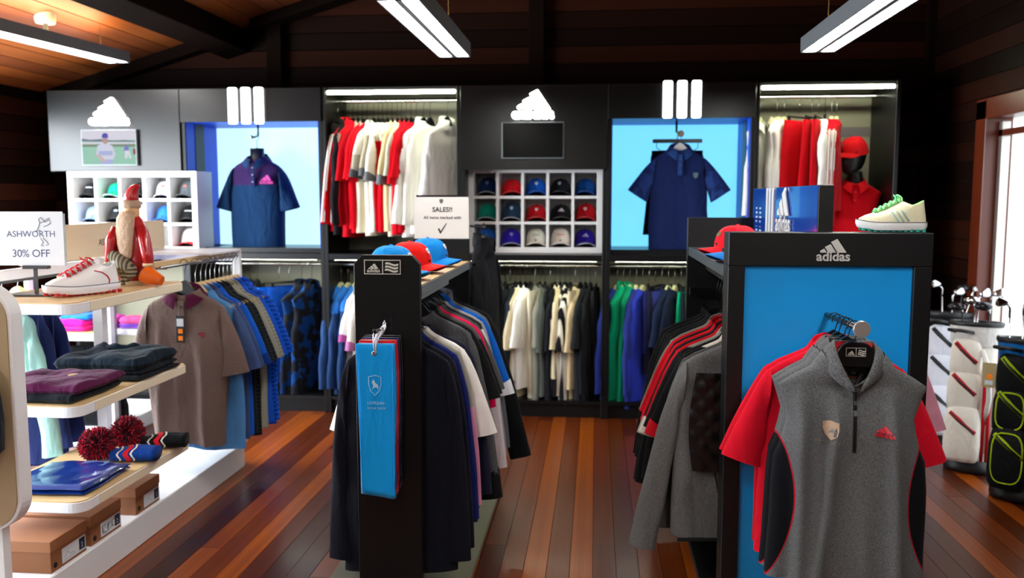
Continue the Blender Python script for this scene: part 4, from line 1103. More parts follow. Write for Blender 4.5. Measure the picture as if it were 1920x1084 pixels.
MB().box(-0.022, 0.022, 0.026, 0.03, -0.05, -0.02).build('neck_label', mat('label_dark', '#2c2c30', 0.6), p0, local=True)

# shoe boxes on the base
M_KRAFT = mat('kraft_card', '#8a5632', 0.7, bump=(40, 0.05))
M_KRAFT2 = mat('kraft_lid', '#9c6540', 0.65, bump=(40, 0.05))
def shoebox(y0, y1, z, h, lab):
    t = empty('shoe_box', (-2.27, (y0 + y1) / 2, z), label=lab, cat='box', group='shoe boxes under the shelves')
    xf = -2.1; xb = xf - 0.33
    MB().box(xb + 0.004, xf - 0.003, y0 + 0.003, y1 - 0.003, z, z + h - 0.012).build('box_body', M_KRAFT, t, bevel=0.001)
    MB().box(xb, xf, y0, y1, z + h - 0.045, z + h).build('lid', M_KRAFT2, t, bevel=0.0015)
    lb = MB().box(xf - 0.0035, xf - 0.0018, y0 + 0.075, y1 - 0.01, z + 0.012, z + 0.072).build('size_label', mat('label_white', '#d8dbe0', 0.5), t)
    MB().box(xf - 0.002, xf - 0.001, y1 - 0.055, y1 - 0.015, z + 0.02, z + 0.068).build('label_badge', mat('label_navy', '#16233f', 0.5), lb)
    dm = MB(); text(dm, '2', y1 - 0.042, z + 0.03, height=0.02, fn=lambda a, b_: (xf - 0.0006, a, b_)); dm.build('label_print', mat('print_pale', '#c8d0dc', 0.5), lb)
    ln = MB()
    ln.tube([(xf - 0.001, y0 + 0.09, z + 0.03), (xf - 0.001, y0 + 0.11, z + 0.052), (xf - 0.001, y0 + 0.125, z + 0.035), (xf - 0.001, y0 + 0.155, z + 0.032)], 0.0009, 4)
    ln.tube([(xf - 0.001, y0 + 0.085, z + 0.022), (xf - 0.001, y0 + 0.12, z + 0.02), (xf - 0.001, y0 + 0.16, z + 0.026)], 0.0009, 4)
    ln.build('label_sketch', mat('print_grey', '#8a8f98', 0.5), lb)
    MB().lathe([(0.011, 0), (0.011, 0.002)], (xf - 0.0028, y0 + 0.03, z + 0.026), 14, 'x').build('finger_hole', mat('hole_black', '#0a0808', 0.8), t)
    return t
shoebox(3.115, 3.36, 0.14, 0.13, 'brown card shoe box nearest the viewer on the white base')
b2 = shoebox(3.39, 3.63, 0.14, 0.13, 'middle brown card shoe box with scribbled label on white base')
sc = MB()
sc.tube([(-2.0985, 3.5, 0.2), (-2.0985, 3.475, 0.195), (-2.0985, 3.475, 0.17), (-2.0985, 3.5, 0.168)], 0.0014, 4)
sc.tube([(-2.0985, 3.515, 0.165), (-2.0985, 3.515, 0.2), (-2.0985, 3.535, 0.195), (-2.0985, 3.517, 0.183)], 0.0014, 4)
sc.tube([(-2.0985, 3.57, 0.2), (-2.0985, 3.548, 0.195), (-2.0985, 3.548, 0.172), (-2.0985, 3.57, 0.17)], 0.0014, 4)
sc.build('pen_scribble', mat('pen_black', '#14141a', 0.5), b2)
shoebox(3.755, 3.98, 0.14, 0.13, 'farthest brown card shoe box on the white base')

# folded clothes
def folded(name, c, dx, dy, h, m, label, cat, group=None, layers=1, rz=0.0, seed=1, lay_m=None, collar=False, badge=None, puff=0.35, crisp=1.0):
    """a garment folded flat: thin sheets lying on one another, each with a soft rolled edge, wrinkled top"""
    t = empty(name, c, rz, label, cat, group)
    def sheet(z0, z1, sx, sy, sd, rough):
        r2 = random.Random(sd); ph = [r2.uniform(0, 6.28) for _ in range(8)]; k = [r2.uniform(0.7, 1.3) for _ in range(8)]
        n = 34; hh = z1 - z0
        ox, oy = r2.uniform(-0.01, 0.01), r2.uniform(-0.008, 0.008)
        def P(u, v, top):
            a, b_ = u * 2 - 1, v * 2 - 1
            x = a * sx / 2 * (1 + 0.025 * math.sin(4 * b_ * k[0] + ph[0]) * abs(a)) + ox
            y = b_ * sy / 2 * (1 + 0.03 * math.sin(3.5 * a * k[1] + ph[1]) * abs(b_)) + oy
            e = max(abs(a) ** 14, abs(b_) ** 10)
            fall = math.sqrt(max(0.0, 1 - e))
            wr = 0.5 * math.sin(11 * x * k[2] * 2 + 6 * y + ph[2]) * math.sin(5 * y * 3 + ph[3]) + 0.35 * abs(math.sin(17 * y * k[3] - 21 * x + ph[4])) + 0.3 * math.sin(40 * x + 13 * y + ph[5]) * max(0, b_)
            slope = 0.25 * b_ * math.sin(ph[6]) + 0.2 * a * math.cos(ph[6])
            if top: z = z0 + hh * (0.5 + 0.5 * fall) + hh * fall * (rough * wr + 0.35 * slope)
            else: z = z0 + hh * 0.5 * (1 - fall) * (1 if z0 > 0.001 else 1)
            return (x, y, max(z, 0.0))
        mb = MB(); mb.grid(lambda u, v: P(u, v, True), n, n); q = len(mb.v); mb.grid(lambda u, v: P(u, v, False), n, n)
        mb.f = [f if f[0] < q else tuple(reversed(f)) for f in mb.f]
        return mb
    lh = h * 0.5 / max(1, layers - 1) if layers > 1 else 0
    z = 0.0
    for k_ in range(layers - 1):
        sheet(z, z + lh * 0.98, dx * (0.97 + 0.02 * k_), dy * (1.03 - 0.03 * k_), seed * 7 + k_, 0.1).build('folded_layer', lay_m or m, t, local=True, smooth=True); z += lh * 0.85
    sheet(z, h, dx, dy, seed, puff).build('folded_body', m, t, local=True, smooth=True)
    if collar:
        MB().loft([[(0.06 * sc_ * math.cos(R(190 + 160 * k / 16)) * 1.2 - 0.05, dy * 0.2 + 0.045 * sc_ * math.sin(R(190 + 160 * k / 16)) + 0.04, zz + 0.006 * math.sin(k)) for k in range(17)] for sc_, zz in ((1.0, h - 0.012), (1.02, h + 0.02), (1.2, h + 0.022), (1.7, h + 0.002))], closed=False).build('collar', m, t, local=True, smooth=True, solid=0.003)
    if badge:
        MB().lathe([(0.02, 0), (0.02, 0.004)], (badge[0], badge[1], h + 0.004), 18).build('chest_emblem', mat('emblem_gold', '#b08a5a', 0.5), t, local=True)
    return t
folded('folded_shirt', (-2.215, 3.39, 0.795), 0.4, 0.36, 0.07, F('#4a1038'), 'folded plum shirt with round emblem on the middle shelf', 'folded shirt', 'folded clothes on the middle shelf', layers=2, lay_m=F('#0c1118'), seed=3, badge=(0.06, 0.02))
folded('folded_sweater', (-2.19, 3.83, 0.795), 0.4, 0.36, 0.1, F('#0c1a26'), 'folded dark teal sweater stack on the middle shelf', 'folded sweater', 'folded clothes on the middle shelf', layers=3, lay_m=F('#0a1018'), seed=5, collar=True)
bag = folded('bagged_shirt', (-2.2, 3.42, 0.41), 0.36, 0.36, 0.04, mat('blue_polybag', '#0a2c78', 0.22, coat=0.8, bump=(9, 0.5)), 'folded royal blue shirt in clear plastic on the lowest shelf', 'folded shirt', layers=2, seed=9, puff=0.3)
MB().box(-0.02, 0.09, 0.1, 0.16, 0.041, 0.0425).build('bag_sticker', mat('sticker_clear', '#5d6d92', 0.15), bag, local=True)
# pompom head covers
def headcover(c, rz, label, m_body, m_band, seed):
    rnd = random.Random(seed)
    t = empty('pompom_headcover', c, rz, label, 'head cover', 'pompom head covers')
    # knitted sock lying along +x, pompom at -x
    rings = []
    for i in range(13):
        u = i / 12; r = 0.036 + 0.014 * math.sin(u * PI * 0.8) + (0.004 if i in (0, 12) else 0)
        rings.append([(0.02 + 0.2 * u, 1.25 * r * math.cos(2 * PI * k / 18), 0.7 * r * (1 + math.sin(2 * PI * k / 18)) + 0.001) for k in range(18)])
    MB().loft(rings, True, True, True).build('knitted_sleeve', m_body, t, local=True, smooth=True)
    for a, b_, mm in ((0.35, 0.47, m_band), (0.2, 0.24, mat('knit_white', '#cfcabc', 0.9)), (0.52, 0.56, mat('knit_white', '#cfcabc', 0.9))):
        rg = []
        for u in (a, b_):
            r = (0.036 + 0.014 * math.sin(u * PI * 0.8)) * 1.04
            rg.append([(0.02 + 0.2 * u + 0.008 * math.sin(4 * 2 * PI * k / 18), 1.25 * r * math.cos(2 * PI * k / 18), 0.7 * r * (1 + math.sin(2 * PI * k / 18)) + 0.0008) for k in range(18)])
        MB().loft(rg).build('knitted_band', mm, t, local=True, smooth=True)
    for idx, col in enumerate(('#8a1024', '#c4203c', '#4a3038')):
        mb = MB()
        for k in range(420):
            z = rnd.uniform(-0.95, 1); a = rnd.uniform(0, 2 * PI); s = math.sqrt(1 - z * z)
            d = Vector((s * math.cos(a), s * math.sin(a), z)); r0 = 0.08 * rnd.uniform(0.88, 1.08)
            o_ = d.orthogonal().normalized() * 0.0042; q = d.cross(o_).normalized() * 0.0042
            cpt = Vector((-0.05, 0, 0.078)); e = cpt + d * r0; b0 = cpt + d * 0.035
            if e.z < 0.001: e.z = 0.001
            mb.add([b0 + o_, b0 - o_ * 0.5 + q, b0 - o_ * 0.5 - q, e + o_ * 0.5, e - o_ * 0.3 + q * 0.5, e - o_ * 0.3 - q * 0.5], [(0, 1, 4, 3), (1, 2, 5, 4), (2, 0, 3, 5), (3, 4, 5)])
        mb.build('pompom_yarn', F(col), t, local=True, kind='stuff')
    return t
headcover((-2.2, 3.72, 0.409), R(8), 'pompom head cover with blue and red knit on lowest shelf', F('#123a86'), F('#b01020'), 2)
headcover((-2.17, 3.93, 0.409), R(12), 'pompom head cover with black and red knit on lowest shelf', F('#121316'), F('#c01224'), 3)

# shoes
def shoe(name, loc, rz, label, m_up, m_sole, m_lace, m_cleat, m_lining, size=1.0, trim=None, stripes=None, rot=None, zs=1.0):
    t = empty(name, loc, rz, label, 'shoe'); t.scale = (1, 1, zs)
    levels = [(0.026, -0.148, 0.142, 0.050), (0.04, -0.148, 0.144, 0.051), (0.053, -0.139, 0.143, 0.050), (0.064, -0.113, 0.141, 0.048), (0.073, -0.077, 0.139, 0.046), (0.083, -0.045, 0.137, 0.044), (0.095, -0.015, 0.135, 0.041), (0.107, 0.01, 0.133, 0.038), (0.117, 0.026, 0.132, 0.035)]
    def outline(x0, x1, w_, z, zt=0.0, n=36, zoff=None):
        out = []
        for k in range(n):
            a = 2 * PI * k / n; c, s = math.cos(a), math.sin(a)
            xm = (x0 + x1) / 2; hl = (x1 - x0) / 2
            x = xm + hl * math.copysign(abs(c) ** 0.7, c)
            u = (x - x0) / (x1 - x0)
            ww = w_ * (0.82 + 0.22 * math.sin(PI * min(1, max(0, (0.62 - u) * 1.3 + 0.25))))
            y = ww * math.copysign(abs(s) ** 0.75, s)
            zz = z + (zoff(x, s) if zoff else 0)
            out.append((x * size, y * size, zz * size))
        return out
    def top_dip(x, s): # collar dips at the sides of the ankle
        return -0.016 * math.exp(-((x - 0.085) / 0.035) ** 2) + 0.004 * max(0, (x - 0.11) / 0.022)
    rings = []
    for i, (z, x0, x1, w_) in enumerate(levels):
        f = max(0, (i - 5) / 3)
        rings.append(outline(x0, x1, w_, z, zoff=(lambda x, s, f=f: f * top_dip(x, s))))
    MB().loft(rings).build('upper', m_up, t, local=True, smooth=True)
    inner = [[(p[0] * 0.985 + 0.001, p[1] * 0.9, p[2]) for p in rings[-1]], [(p[0] * 0.97 + 0.001, p[1] * 0.86, p[2] - 0.03 * size) for p in rings[-1]]]
    MB().loft([rings[-1]] + inner, True, False, True).build('lining', m_lining, t, local=True, smooth=True)
    def sole_z(x): return 0.010 * max(0, (-x - 0.06) / 0.09) ** 1.5
    sr_ = []
    for z, k in ((0.009, 0.96), (0.014, 1.0), (0.024, 1.035), (0.036, 1.03), (0.038, 1.0)):
        sr_.append(outline(-0.15 * k, 0.146 * k, 0.053 * k, z, zoff=lambda x, s: sole_z(x)))
    MB().loft(sr_, True, True, True).build('sole', m_sole, t, local=True, smooth=True, ang=50)
    wl_ = outline(-0.1545, 0.1505, 0.0546, 0.0375, zoff=lambda x, s: sole_z(x)); MB().tube(wl_ + wl_[:1], 0.0014 * size, 5).build('welt_line', mat('welt_dark', '#4a4a55', 0.6), t, local=True, smooth=True)
    for k in range(11):
        for s in (-1, 1):
            x = -0.125 + k * 0.0255; mb = MB()
            mb.lathe([(0.009 * size, 0.012 * size), (0.009 * size, 0.003 * size), (0.005 * size, 0.0005 * size)], (x * size, s * 0.034 * size, sole_z(x) * size * 0.8), 8)
            mb.build('cleat', m_cleat, t, local=True)
    # tongue and laces on the instep slope
    def slope(u): # u 0 at throat .. 1 at ankle
        x = -0.077 + 0.102 * u; z = 0.074 + 0.044 * u + 0.002
        return x, z
    MB().grid(lambda u, v: ((slope(u * 1.12)[0] + 0.002) * size, (v - 0.5) * 0.046 * size, (slope(u * 1.12)[1] + 0.004 - 0.012 * (2 * v - 1) ** 2) * size), 8, 6).build('tongue', m_lining, t, local=True, smooth=True, solid=0.004)
    for k in range(5):
        x, z = slope(0.05 + k * 0.21)
        for d in (-1, 1):
            pts = []
            for j in range(9):
                v = j / 8 * 2 - 1
                pts.append(((x + d * 0.006 * v) * size, v * 0.028 * size, (z + 0.009 - 0.014 * v * v) * size))
            MB().tube(pts, 0.0032 * size, 6).build('lace', m_lace, t, local=True, smooth=True)
    x, z = slope(0.95)
    bow = MB()
    for s in (-1, 1):
        bow.tube([((x + 0.012 * math.sin(a)) * size, s * (0.004 + 0.026 * math.sin(a / 2)) * size, (z + 0.014 + 0.006 * math.cos(a * 1.5)) * size) for a in [0, 0.8, 1.6, 2.4, 3.2, 4.2, 5.2, 6.2]], 0.0028 * size, 5)
    bow.build('lace_bow', m_lace, t, local=True, smooth=True)
    def side_pt(x, z, s):
        for i in range(len(levels) - 1):
            if levels[i][0] <= z <= levels[i + 1][0]:
                f = (z - levels[i][0]) / (levels[i + 1][0] - levels[i][0]); x0 = lerp(levels[i][1], levels[i + 1][1], f); x1 = lerp(levels[i][2], levels[i + 1][2], f); w_ = lerp(levels[i][3], levels[i + 1][3], f); break
        xm = (x0 + x1) / 2; hl = (x1 - x0) / 2; c = max(-1, min(1, (x - xm) / hl)); c = math.copysign(abs(c) ** (1 / 0.7), c)
        ss = math.sqrt(max(0.0, 1 - c * c)); u = (x - x0) / (x1 - x0)
        ww = w_ * (0.82 + 0.22 * math.sin(PI * min(1, max(0, (0.62 - u) * 1.3 + 0.25))))
        return (x * size, s * (ww * ss ** 0.75 + 0.0012) * size, z * size)
    if trim:
        for s in (-1, 1):
            MB().tube([side_pt(*p, s) for p in ((0.02, 0.09), (0.05, 0.082), (0.075, 0.066), (0.085, 0.05), (0.08, 0.036))], 0.0022 * size, 6).build('trim_line', trim, t, local=True, smooth=True)
    if stripes:
        for s in (-1, 1):
            for k in range(3):
                MB().tube([side_pt(-0.01 + k * 0.022 + 0.03 * u, 0.078 - 0.04 * u + 0.002 * k, s) for u in (0, 0.25, 0.5, 0.75, 1.0)], 0.0038 * size, 6).build('side_stripe', stripes, t, local=True, smooth=True)
    return t
shoe('golf_shoe', (-2.13, 3.47, 1.1995), R(66), 'white golf shoe with red laces on the top shelf', mat('white_leather', '#eceaea', 0.35), mat('white_rubber', '#e4e3ea', 0.45), mat('red_lace', '#c81420', 0.7), mat('red_cleat', '#b81018', 0.5), mat('grey_lining', '#b9b9b6', 0.9), 1.12, trim=mat('red_trim', '#c4202a', 0.5))

# price sign in a stand
sg = empty('sign_stand', (-2.31, 3.43, 1.1995), R(5), 'grey table stand under the white discount card', 'sign stand')
MB().prism(rr_poly(-0.105, 0.085, -0.055, 0.06, (0.005,) * 4), 0.0, 0.008, 'xy').build('foot_plate', M_GREYST, sg, local=True, bevel=0.002)
MB().box(-0.006, 0.008, -0.004, 0.004, 0.008, 0.115).build('stem', M_GREYST, sg, local=True)
MB().box(-0.05, 0.06, -0.012, 0.012, 0.11, 0.124).build('card_clamp', M_GREYST, sg, local=True, bevel=0.002)
cd = empty('discount_card', (-2.31, 3.43, 1.324), R(5), 'white discount card with a golfer sketch in clear holder', 'sign')
M_PAPER = mat('white_paper', '#e8ebf0', 0.6)
M_INK = mat('blue_grey_ink', '#3a4a72', 0.6)
MB().box(-0.145, 0.125, -0.001, 0.001, 0.0, 0.222).build('card', M_PAPER, cd, local=True)
MB().box(-0.15, 0.132, 0.002, 0.0045, 0.0, 0.214).build('clear_holder', mat('acrylic', '#dfeef2', 0.08, trans=0.6), cd, local=True)
fn = lambda a, b_: (a, -0.0016, b_)
for s, x, z, w_, sp in (('ASHWORTH', -0.01, 0.118, 0.2, 1.0), ('30% OFF', -0.012, 0.035, 0.155, 0.95)):
    mb = MB(); text(mb, s, x, z, width=w_, center=True, fn=fn, spacing=sp); mb.build('lettering', M_INK, cd, local=True)
sk = MB()
for pts in ([(0.02, 0.15), (0.03, 0.175), (0.025, 0.19), (0.035, 0.198), (0.042, 0.19), (0.05, 0.178), (0.07, 0.188), (0.075, 0.175), (0.06, 0.165), (0.045, 0.16)], [(0.03, 0.175), (0.045, 0.18), (0.06, 0.19), (0.072, 0.195)],
            [(0.02, 0.15), (0.01, 0.14), (0.03, 0.145)], [(0.03, 0.113), (0.04, 0.095), (0.03, 0.082), (0.042, 0.08)], [(0.04, 0.113), (0.055, 0.098), (0.062, 0.086), (0.05, 0.084)]):
    sk.tube([(a, -0.0015, b_) for a, b_ in pts], 0.0012, 4)
sk.build('golfer_sketch', M_INK, cd, local=True, kind='stuff')

# wooden father-christmas figure with a striped cat and a basket
st = empty('santa_figurine', (-2.155, 3.93, 1.1995), R(-8), 'carved red-robed bearded figurine holding a cat and orange basket', 'figurine')
M_SRED = mat('painted_red', '#b3121a', 0.3, bump=(14, 0.25), coat=0.3)
M_SBEARD = mat('carved_beard', '#b79a80', 0.8, bump=(45, 0.9))
M_SFACE = mat('painted_skin', '#d7a676', 0.5)
def ell_loft(secs, n=24):
    return MB().loft([[(cx + rx * math.cos(2 * PI * k / n), cy + ry * math.sin(2 * PI * k / n), z) for k in range(n)] for cx, cy, rx, ry, z in secs], True, True, True)
ell_loft([(0, 0, 0.084, 0.06, 0.0), (0, 0, 0.088, 0.063, 0.012), (0, 0, 0.086, 0.062, 0.02)]).build('base_disc', mat('carved_base', '#c9a678', 0.6), st, local=True, smooth=True, ang=40)
ell_loft([(0, 0, 0.084, 0.06, 0.02), (0, 0, 0.094, 0.066, 0.06), (-0.004, 0, 0.1, 0.07, 0.12), (-0.004, 0, 0.094, 0.068, 0.19), (-0.002, 0, 0.078, 0.06, 0.25), (0, 0, 0.05, 0.044, 0.3), (0, 0, 0.032, 0.032, 0.32)]).build('robe', M_SRED, st, local=True, smooth=True)
ell_loft([(0, -0.004, 0.03, 0.03, 0.3), (0, -0.005, 0.038, 0.036, 0.325), (0, -0.004, 0.037, 0.036, 0.355), (0, 0, 0.03, 0.03, 0.375)]).build('head', M_SFACE, st, local=True, smooth=True)
MB().lathe([(0.002, -0.016), (0.007, -0.008), (0.008, 0), (0.004, 0.008)], (0.008, -0.042, 0.337), 10, 'y').build('nose', M_SFACE, st, local=True, smooth=True)
ell_loft([(0, 0, 0.036, 0.036, 0.352), (0, -0.002, 0.044, 0.043, 0.36), (0, -0.002, 0.043, 0.042, 0.385), (0, 0, 0.036, 0.035, 0.392)]).build('fur_brim', M_SBEARD, st, local=True, smooth=True)
MB().tube([(0, 0, 0.385), (0.002, 0, 0.41), (0.008, 0, 0.43), (0.02, 0, 0.447), (0.036, 0, 0.457), (0.048, 0, 0.46)], [0.036, 0.031, 0.026, 0.02, 0.012, 0.004], 14).build('hat', M_SRED, st, local=True, smooth=True)
ell_loft([(0.0, -0.03, 0.038, 0.016, 0.34), (0.0, -0.045, 0.046, 0.022, 0.31), (0.005, -0.062, 0.046, 0.02, 0.25), (0.01, -0.07, 0.04, 0.018, 0.19), (0.016, -0.074, 0.03, 0.015, 0.14), (0.026, -0.076, 0.014, 0.01, 0.118), (0.034, -0.076, 0.004, 0.004, 0.128)]).build('beard', M_SBEARD, st, local=True, smooth=True)
for s, pts in ((-1, [(-0.05, -0.045, 0.26), (-0.062, -0.075, 0.2), (-0.066, -0.085, 0.14), (-0.064, -0.088, 0.105)]), (1, [(0.055, -0.02, 0.265), (0.085, -0.04, 0.21), (0.105, -0.055, 0.15), (0.118, -0.06, 0.1)])):
    a_ = MB().tube(pts, [0.026, 0.025, 0.021, 0.019], 14).build('arm', M_SRED, st, local=True, smooth=True)
    e = pts[-1]
    MB().tube([(e[0], e[1], e[2] + 0.004), (e[0], e[1], e[2] - 0.01)], 0.023, 14).build('fur_cuff', mat('cuff_cream', '#d9c094', 0.7), a_, local=True, smooth=True)
    MB().tube([(e[0], e[1], e[2] - 0.008), (e[0], e[1], e[2] - 0.03), (e[0] + 0.004, e[1] - 0.004, e[2] - 0.04)], [0.017, 0.019, 0.01], 12).build('mitten', mat('mitten_green', '#24463c' if s < 0 else '#2a2a2c', 0.6), a_, local=True, smooth=True)
M_CAT = F('#9a9078', 'vstripe', '#4f4a40', sc=55)
M_CAT2 = F('#9a9078', 'hstripe', '#4f4a40', sc=55)
ct = MB().tube([(-0.085, -0.06, 0.15), (-0.05, -0.078, 0.135), (-0.01, -0.084, 0.115), (0.03, -0.084, 0.085), (0.055, -0.082, 0.065)], [0.018, 0.03, 0.034, 0.032, 0.024], 14).build('cat', M_CAT, st, local=True, smooth=True)
MB().tube([(0.04, -0.09, 0.07), (0.06, -0.096, 0.06), (0.08, -0.094, 0.058)], [0.024, 0.03, 0.014], 14).build('cat_head', M_CAT2, ct, local=True, smooth=True)
for a in (0.05, 0.075):
    MB().tube([(a, -0.094, 0.08), (a + 0.004, -0.096, 0.1)], [0.009, 0.001], 8).build('cat_ear', M_CAT2, ct, local=True, smooth=True)
for a, zz in ((-0.065, 0.045), (0.0, 0.005), (0.02, 0.02)):
    MB().tube([(a, -0.088, 0.12), (a + 0.004, -0.094, (0.12 + zz) / 2), (a + 0.006, -0.09, zz)], [0.014, 0.011, 0.01], 10).build('cat_leg', M_CAT2, ct, local=True, smooth=True)
MB().tube([(-0.085, -0.055, 0.15), (-0.11, -0.04, 0.155), (-0.115, -0.02, 0.16)], [0.01, 0.008, 0.006], 8).build('cat_tail', M_CAT, ct, local=True, smooth=True)
bk = MB().tube([(0.105, -0.06, 0.058), (0.14, -0.06, 0.038), (0.185, -0.055, 0.024)], [0.045, 0.036, 0.022], 16).build('orange_basket', mat('painted_orange', '#e0640e', 0.3, bump=(20, 0.3)), st, local=True, smooth=True, ang=50)
MB().tube([(0.098, -0.06, 0.062), (0.106, -0.06, 0.0575)], 0.038, 16).build('basket_inside', mat('basket_dark', '#3a2a12', 0.8), bk, local=True, smooth=True)
MB().tube([(0.118, -0.06, 0.1), (0.105, -0.06, 0.085), (0.1, -0.06, 0.07)], 0.004, 8).build('basket_handle', mat('basket_dark', '#3a2a12', 0.8), bk, local=True, smooth=True)

# clothes on the far side of the gondola and the rucksack on its end panel
for k, (x, y, z, c, w_, o) in enumerate([(-2.83, 3.85, 1.12, '#8fb8ae', 'pale teal shirt', dict(L=0.5, sl='long')), (-2.86, 3.98, 1.12, '#26305e', 'navy sweater', dict(L=0.8, sl='long', collar='crew', cat='sweater')), (-2.86, 4.1, 0.62 + 0.5, '#1a2350', 'dark blue top', dict(L=0.86, sl='long', collar='crew', cat='sweater'))]):
    garment('hanging_shirt', '%s hanging behind the white end panel' % w_, (x, y, z), R(-6), F(c), group='clothes behind the end panel', W=1.0, **o)
    hanger('wood', (x, y, z), R(-6), 'wooden hanger of the %s behind the end panel' % w_, 'hangers behind the end panel', 0.104)
MB().tube([(-2.85, 3.2, 1.222), (-2.85, 4.9, 1.222)], 0.008, 10).build('back_rail', M_STEEL, gl, smooth=True)
rk = empty('rucksack', (-2.1, 2.74, 0.7), 0, 'dark blue rucksack hanging on the end panel at the edge', 'bag')
M_RUCK = F('#141c28', rough=0.7)
MB().loft([[(-2.16 + w_ * math.copysign(abs(math.cos(2 * PI * k / 20)) ** 0.5, math.cos(2 * PI * k / 20)), 2.75 + d_ * math.copysign(abs(math.sin(2 * PI * k / 20)) ** 0.6, math.sin(2 * PI * k / 20)), z) for k in range(20)] for w_, d_, z in ((0.1, 0.04, 0.7), (0.145, 0.058, 0.74), (0.15, 0.06, 0.85), (0.14, 0.055, 0.95), (0.1, 0.04, 1.02))], True, True, True).build('bag_body', M_RUCK, rk, smooth=True)
MB().loft([[(-2.15 + w_ * math.cos(2 * PI * k / 16), 2.69 + 0.02 * math.sin(2 * PI * k / 16), z) for k in range(16)] for w_, z in ((0.06, 0.73), (0.1, 0.75), (0.1, 0.84), (0.07, 0.86))], True, True, True).build('front_pocket', M_RUCK, rk, smooth=True)
MB().tube([(-2.05, 2.76, 0.93), (-2.03, 2.74, 1.0), (-2.07, 2.78, 1.05), (-2.14, 2.79, 1.08)], 0.008, 8).build('strap', M_RUCK, rk, smooth=True)

# second white gondola farther back
g2 = empty('shelf_gondola', (-3.5, 5.5, 0), label='white gondola with pink clothes farther back at left', cat='display stand')
MB().prism(rr_poly(-3.75, -3.14, 5.27, 6.2, (0.02, 0.03, 0.03, 0.02)), 0.0, 0.1, 'xy').build('base', M_WHT2, g2, bevel=0.004)
MB().box(-3.19, -3.14, 5.4, 5.45, 0.1, 1.15).build('post', M_WHT2, g2)
MB().box(-3.142, -3.138, 5.45, 5.475, 0.1, 1.15).build('slotted_strip', mat('slot_grey', '#9a9ca0', 0.4, 0.6), g2)
MB().box(-3.72, -3.69, 5.4, 5.45, 0.1, 1.15).build('post', M_WHT2, g2)
s = MB().box(-3.72, -3.19, 5.35, 5.8, 0.68, 0.725).build('shelf', M_WHT2, g2, bevel=0.003)
MB().box(-3.718, -3.192, 5.353, 5.797, 0.725, 0.73).build('shelf_top', M_WOODL, s)
s = MB().box(-3.19, -2.9, 5.5, 5.9, 0.7, 0.735).build('side_shelf', M_WHT2, g2, bevel=0.003)
MB().box(-3.74, -3.15, 5.35, 5.75, 1.1, 1.14).build('top_board', M_WHT2, g2, bevel=0.003)
for k, (x, y, z, c, w_, dx) in enumerate([(-3.47, 5.52, 0.731, '#e5148a', 'hot pink', 0.3), (-3.3, 5.62, 0.731, '#c93aa8', 'magenta', 0.2), (-3.05, 5.66, 0.736, '#d8508a', 'rose pink', 0.22)]):
    folded('folded_leggings', (x, y, z), dx, 0.24, 0.07, F(c), 'folded %s top on the back white gondola' % w_, 'folded top', 'pink folded clothes', layers=3, seed=20 + k, lay_m=F(['#f0288f', '#a040c0', '#8a58c8'][k]))
folded('folded_leggings', (-3.4, 5.52, 0.803), 0.2, 0.16, 0.03, F('#1e6fc4'), 'folded blue top with lime stripe above the pink ones', 'folded top', None, layers=1, seed=31)
bb = empty('holdall', (-3.35, 5.5, 0.1), 0, 'black holdall on the base of the back white gondola', 'bag')
MB().loft([[(-3.35 + w_ * math.copysign(abs(math.cos(2 * PI * k / 24)) ** 0.5, math.cos(2 * PI * k / 24)), 5.52 + d_ * math.copysign(abs(math.sin(2 * PI * k / 24)) ** 0.6, math.sin(2 * PI * k / 24)), z) for k in range(24)] for w_, d_, z in ((0.17, 0.1, 0.1), (0.21, 0.13, 0.13), (0.21, 0.13, 0.2), (0.19, 0.11, 0.29), (0.12, 0.07, 0.34))], True, True, True).build('bag_body', F('#0c0d10'), bb, smooth=True)
MB().tube([(-3.45, 5.44, 0.3), (-3.42, 5.42, 0.42), (-3.28, 5.42, 0.42), (-3.25, 5.44, 0.3)], 0.009, 8).build('carry_handle', F('#0c0d10'), bb, smooth=True)
tg = MB().box(-3.6, -3.52, 5.385, 5.387, 0.42, 0.56).build('price_tag', M_PAPER, bb)
for k, (x, y, z, c, w_) in enumerate([(-3.48, 5.62, 0.6, '#101216', 'black'), (-3.3, 5.66, 0.6, '#1a1f2c', 'charcoal')]):
    trousers('golf_shorts', '%s shorts under the pink shelf of the back gondola' % w_, (x, y, z), R(10), F(c), L=0.36, W=0.16, group='shorts under the pink shelf', cat='shorts')
# ================================================================== middle black gondola
M_OLIVE = mat('olive_grey_plate', '#6d6c58', 0.45)
M_SHELFG = mat('grey_shelf_edge', '#7f8890', 0.35, 0.2)
M_BIRCH2 = wood('light_ply', ['#a98f66', '#b79c72', '#c2a97e'], rough=0.5, sc=(10, 3, 3), rnd=False, bump=0.03)
gm = empty('garment_gondola', (-0.79, 3.9, 0), label='black gondola with caps on top and towels on its end', cat='display stand')
MB().prism(rr_poly(-1.082, -0.502, 3.24, 4.605, (0.01,) * 4), 0.012, 0.042, 'xy').build('base_plate', M_OLIVE, gm, bevel=0.003)
for y in (3.4, 4.4):
    MB().box(-1.0, -0.58, y, y + 0.05, 0.0, 0.012).build('foot', M_BLACK, gm)
ch = 0.03
post = [(-0.914, 0.042), (-0.662, 0.042), (-0.662, 1.386 - ch * 1.1), (-0.662 - ch, 1.386), (-0.914 + ch, 1.386), (-0.914, 1.386 - ch * 1.1)]
MB().prism(post, 3.26, 3.3).build('end_post', M_BLACK, gm, bevel=0.002)
MB().box(-0.964, -0.664, 4.58, 4.61, 0.042, 1.388).build('far_panel', M_BLACK, gm, bevel=0.002)
s = MB().box(-0.93, -0.66, 3.3, 4.58, 1.23, 1.268).build('top_shelf', M_SHELFG, gm, bevel=0.002)
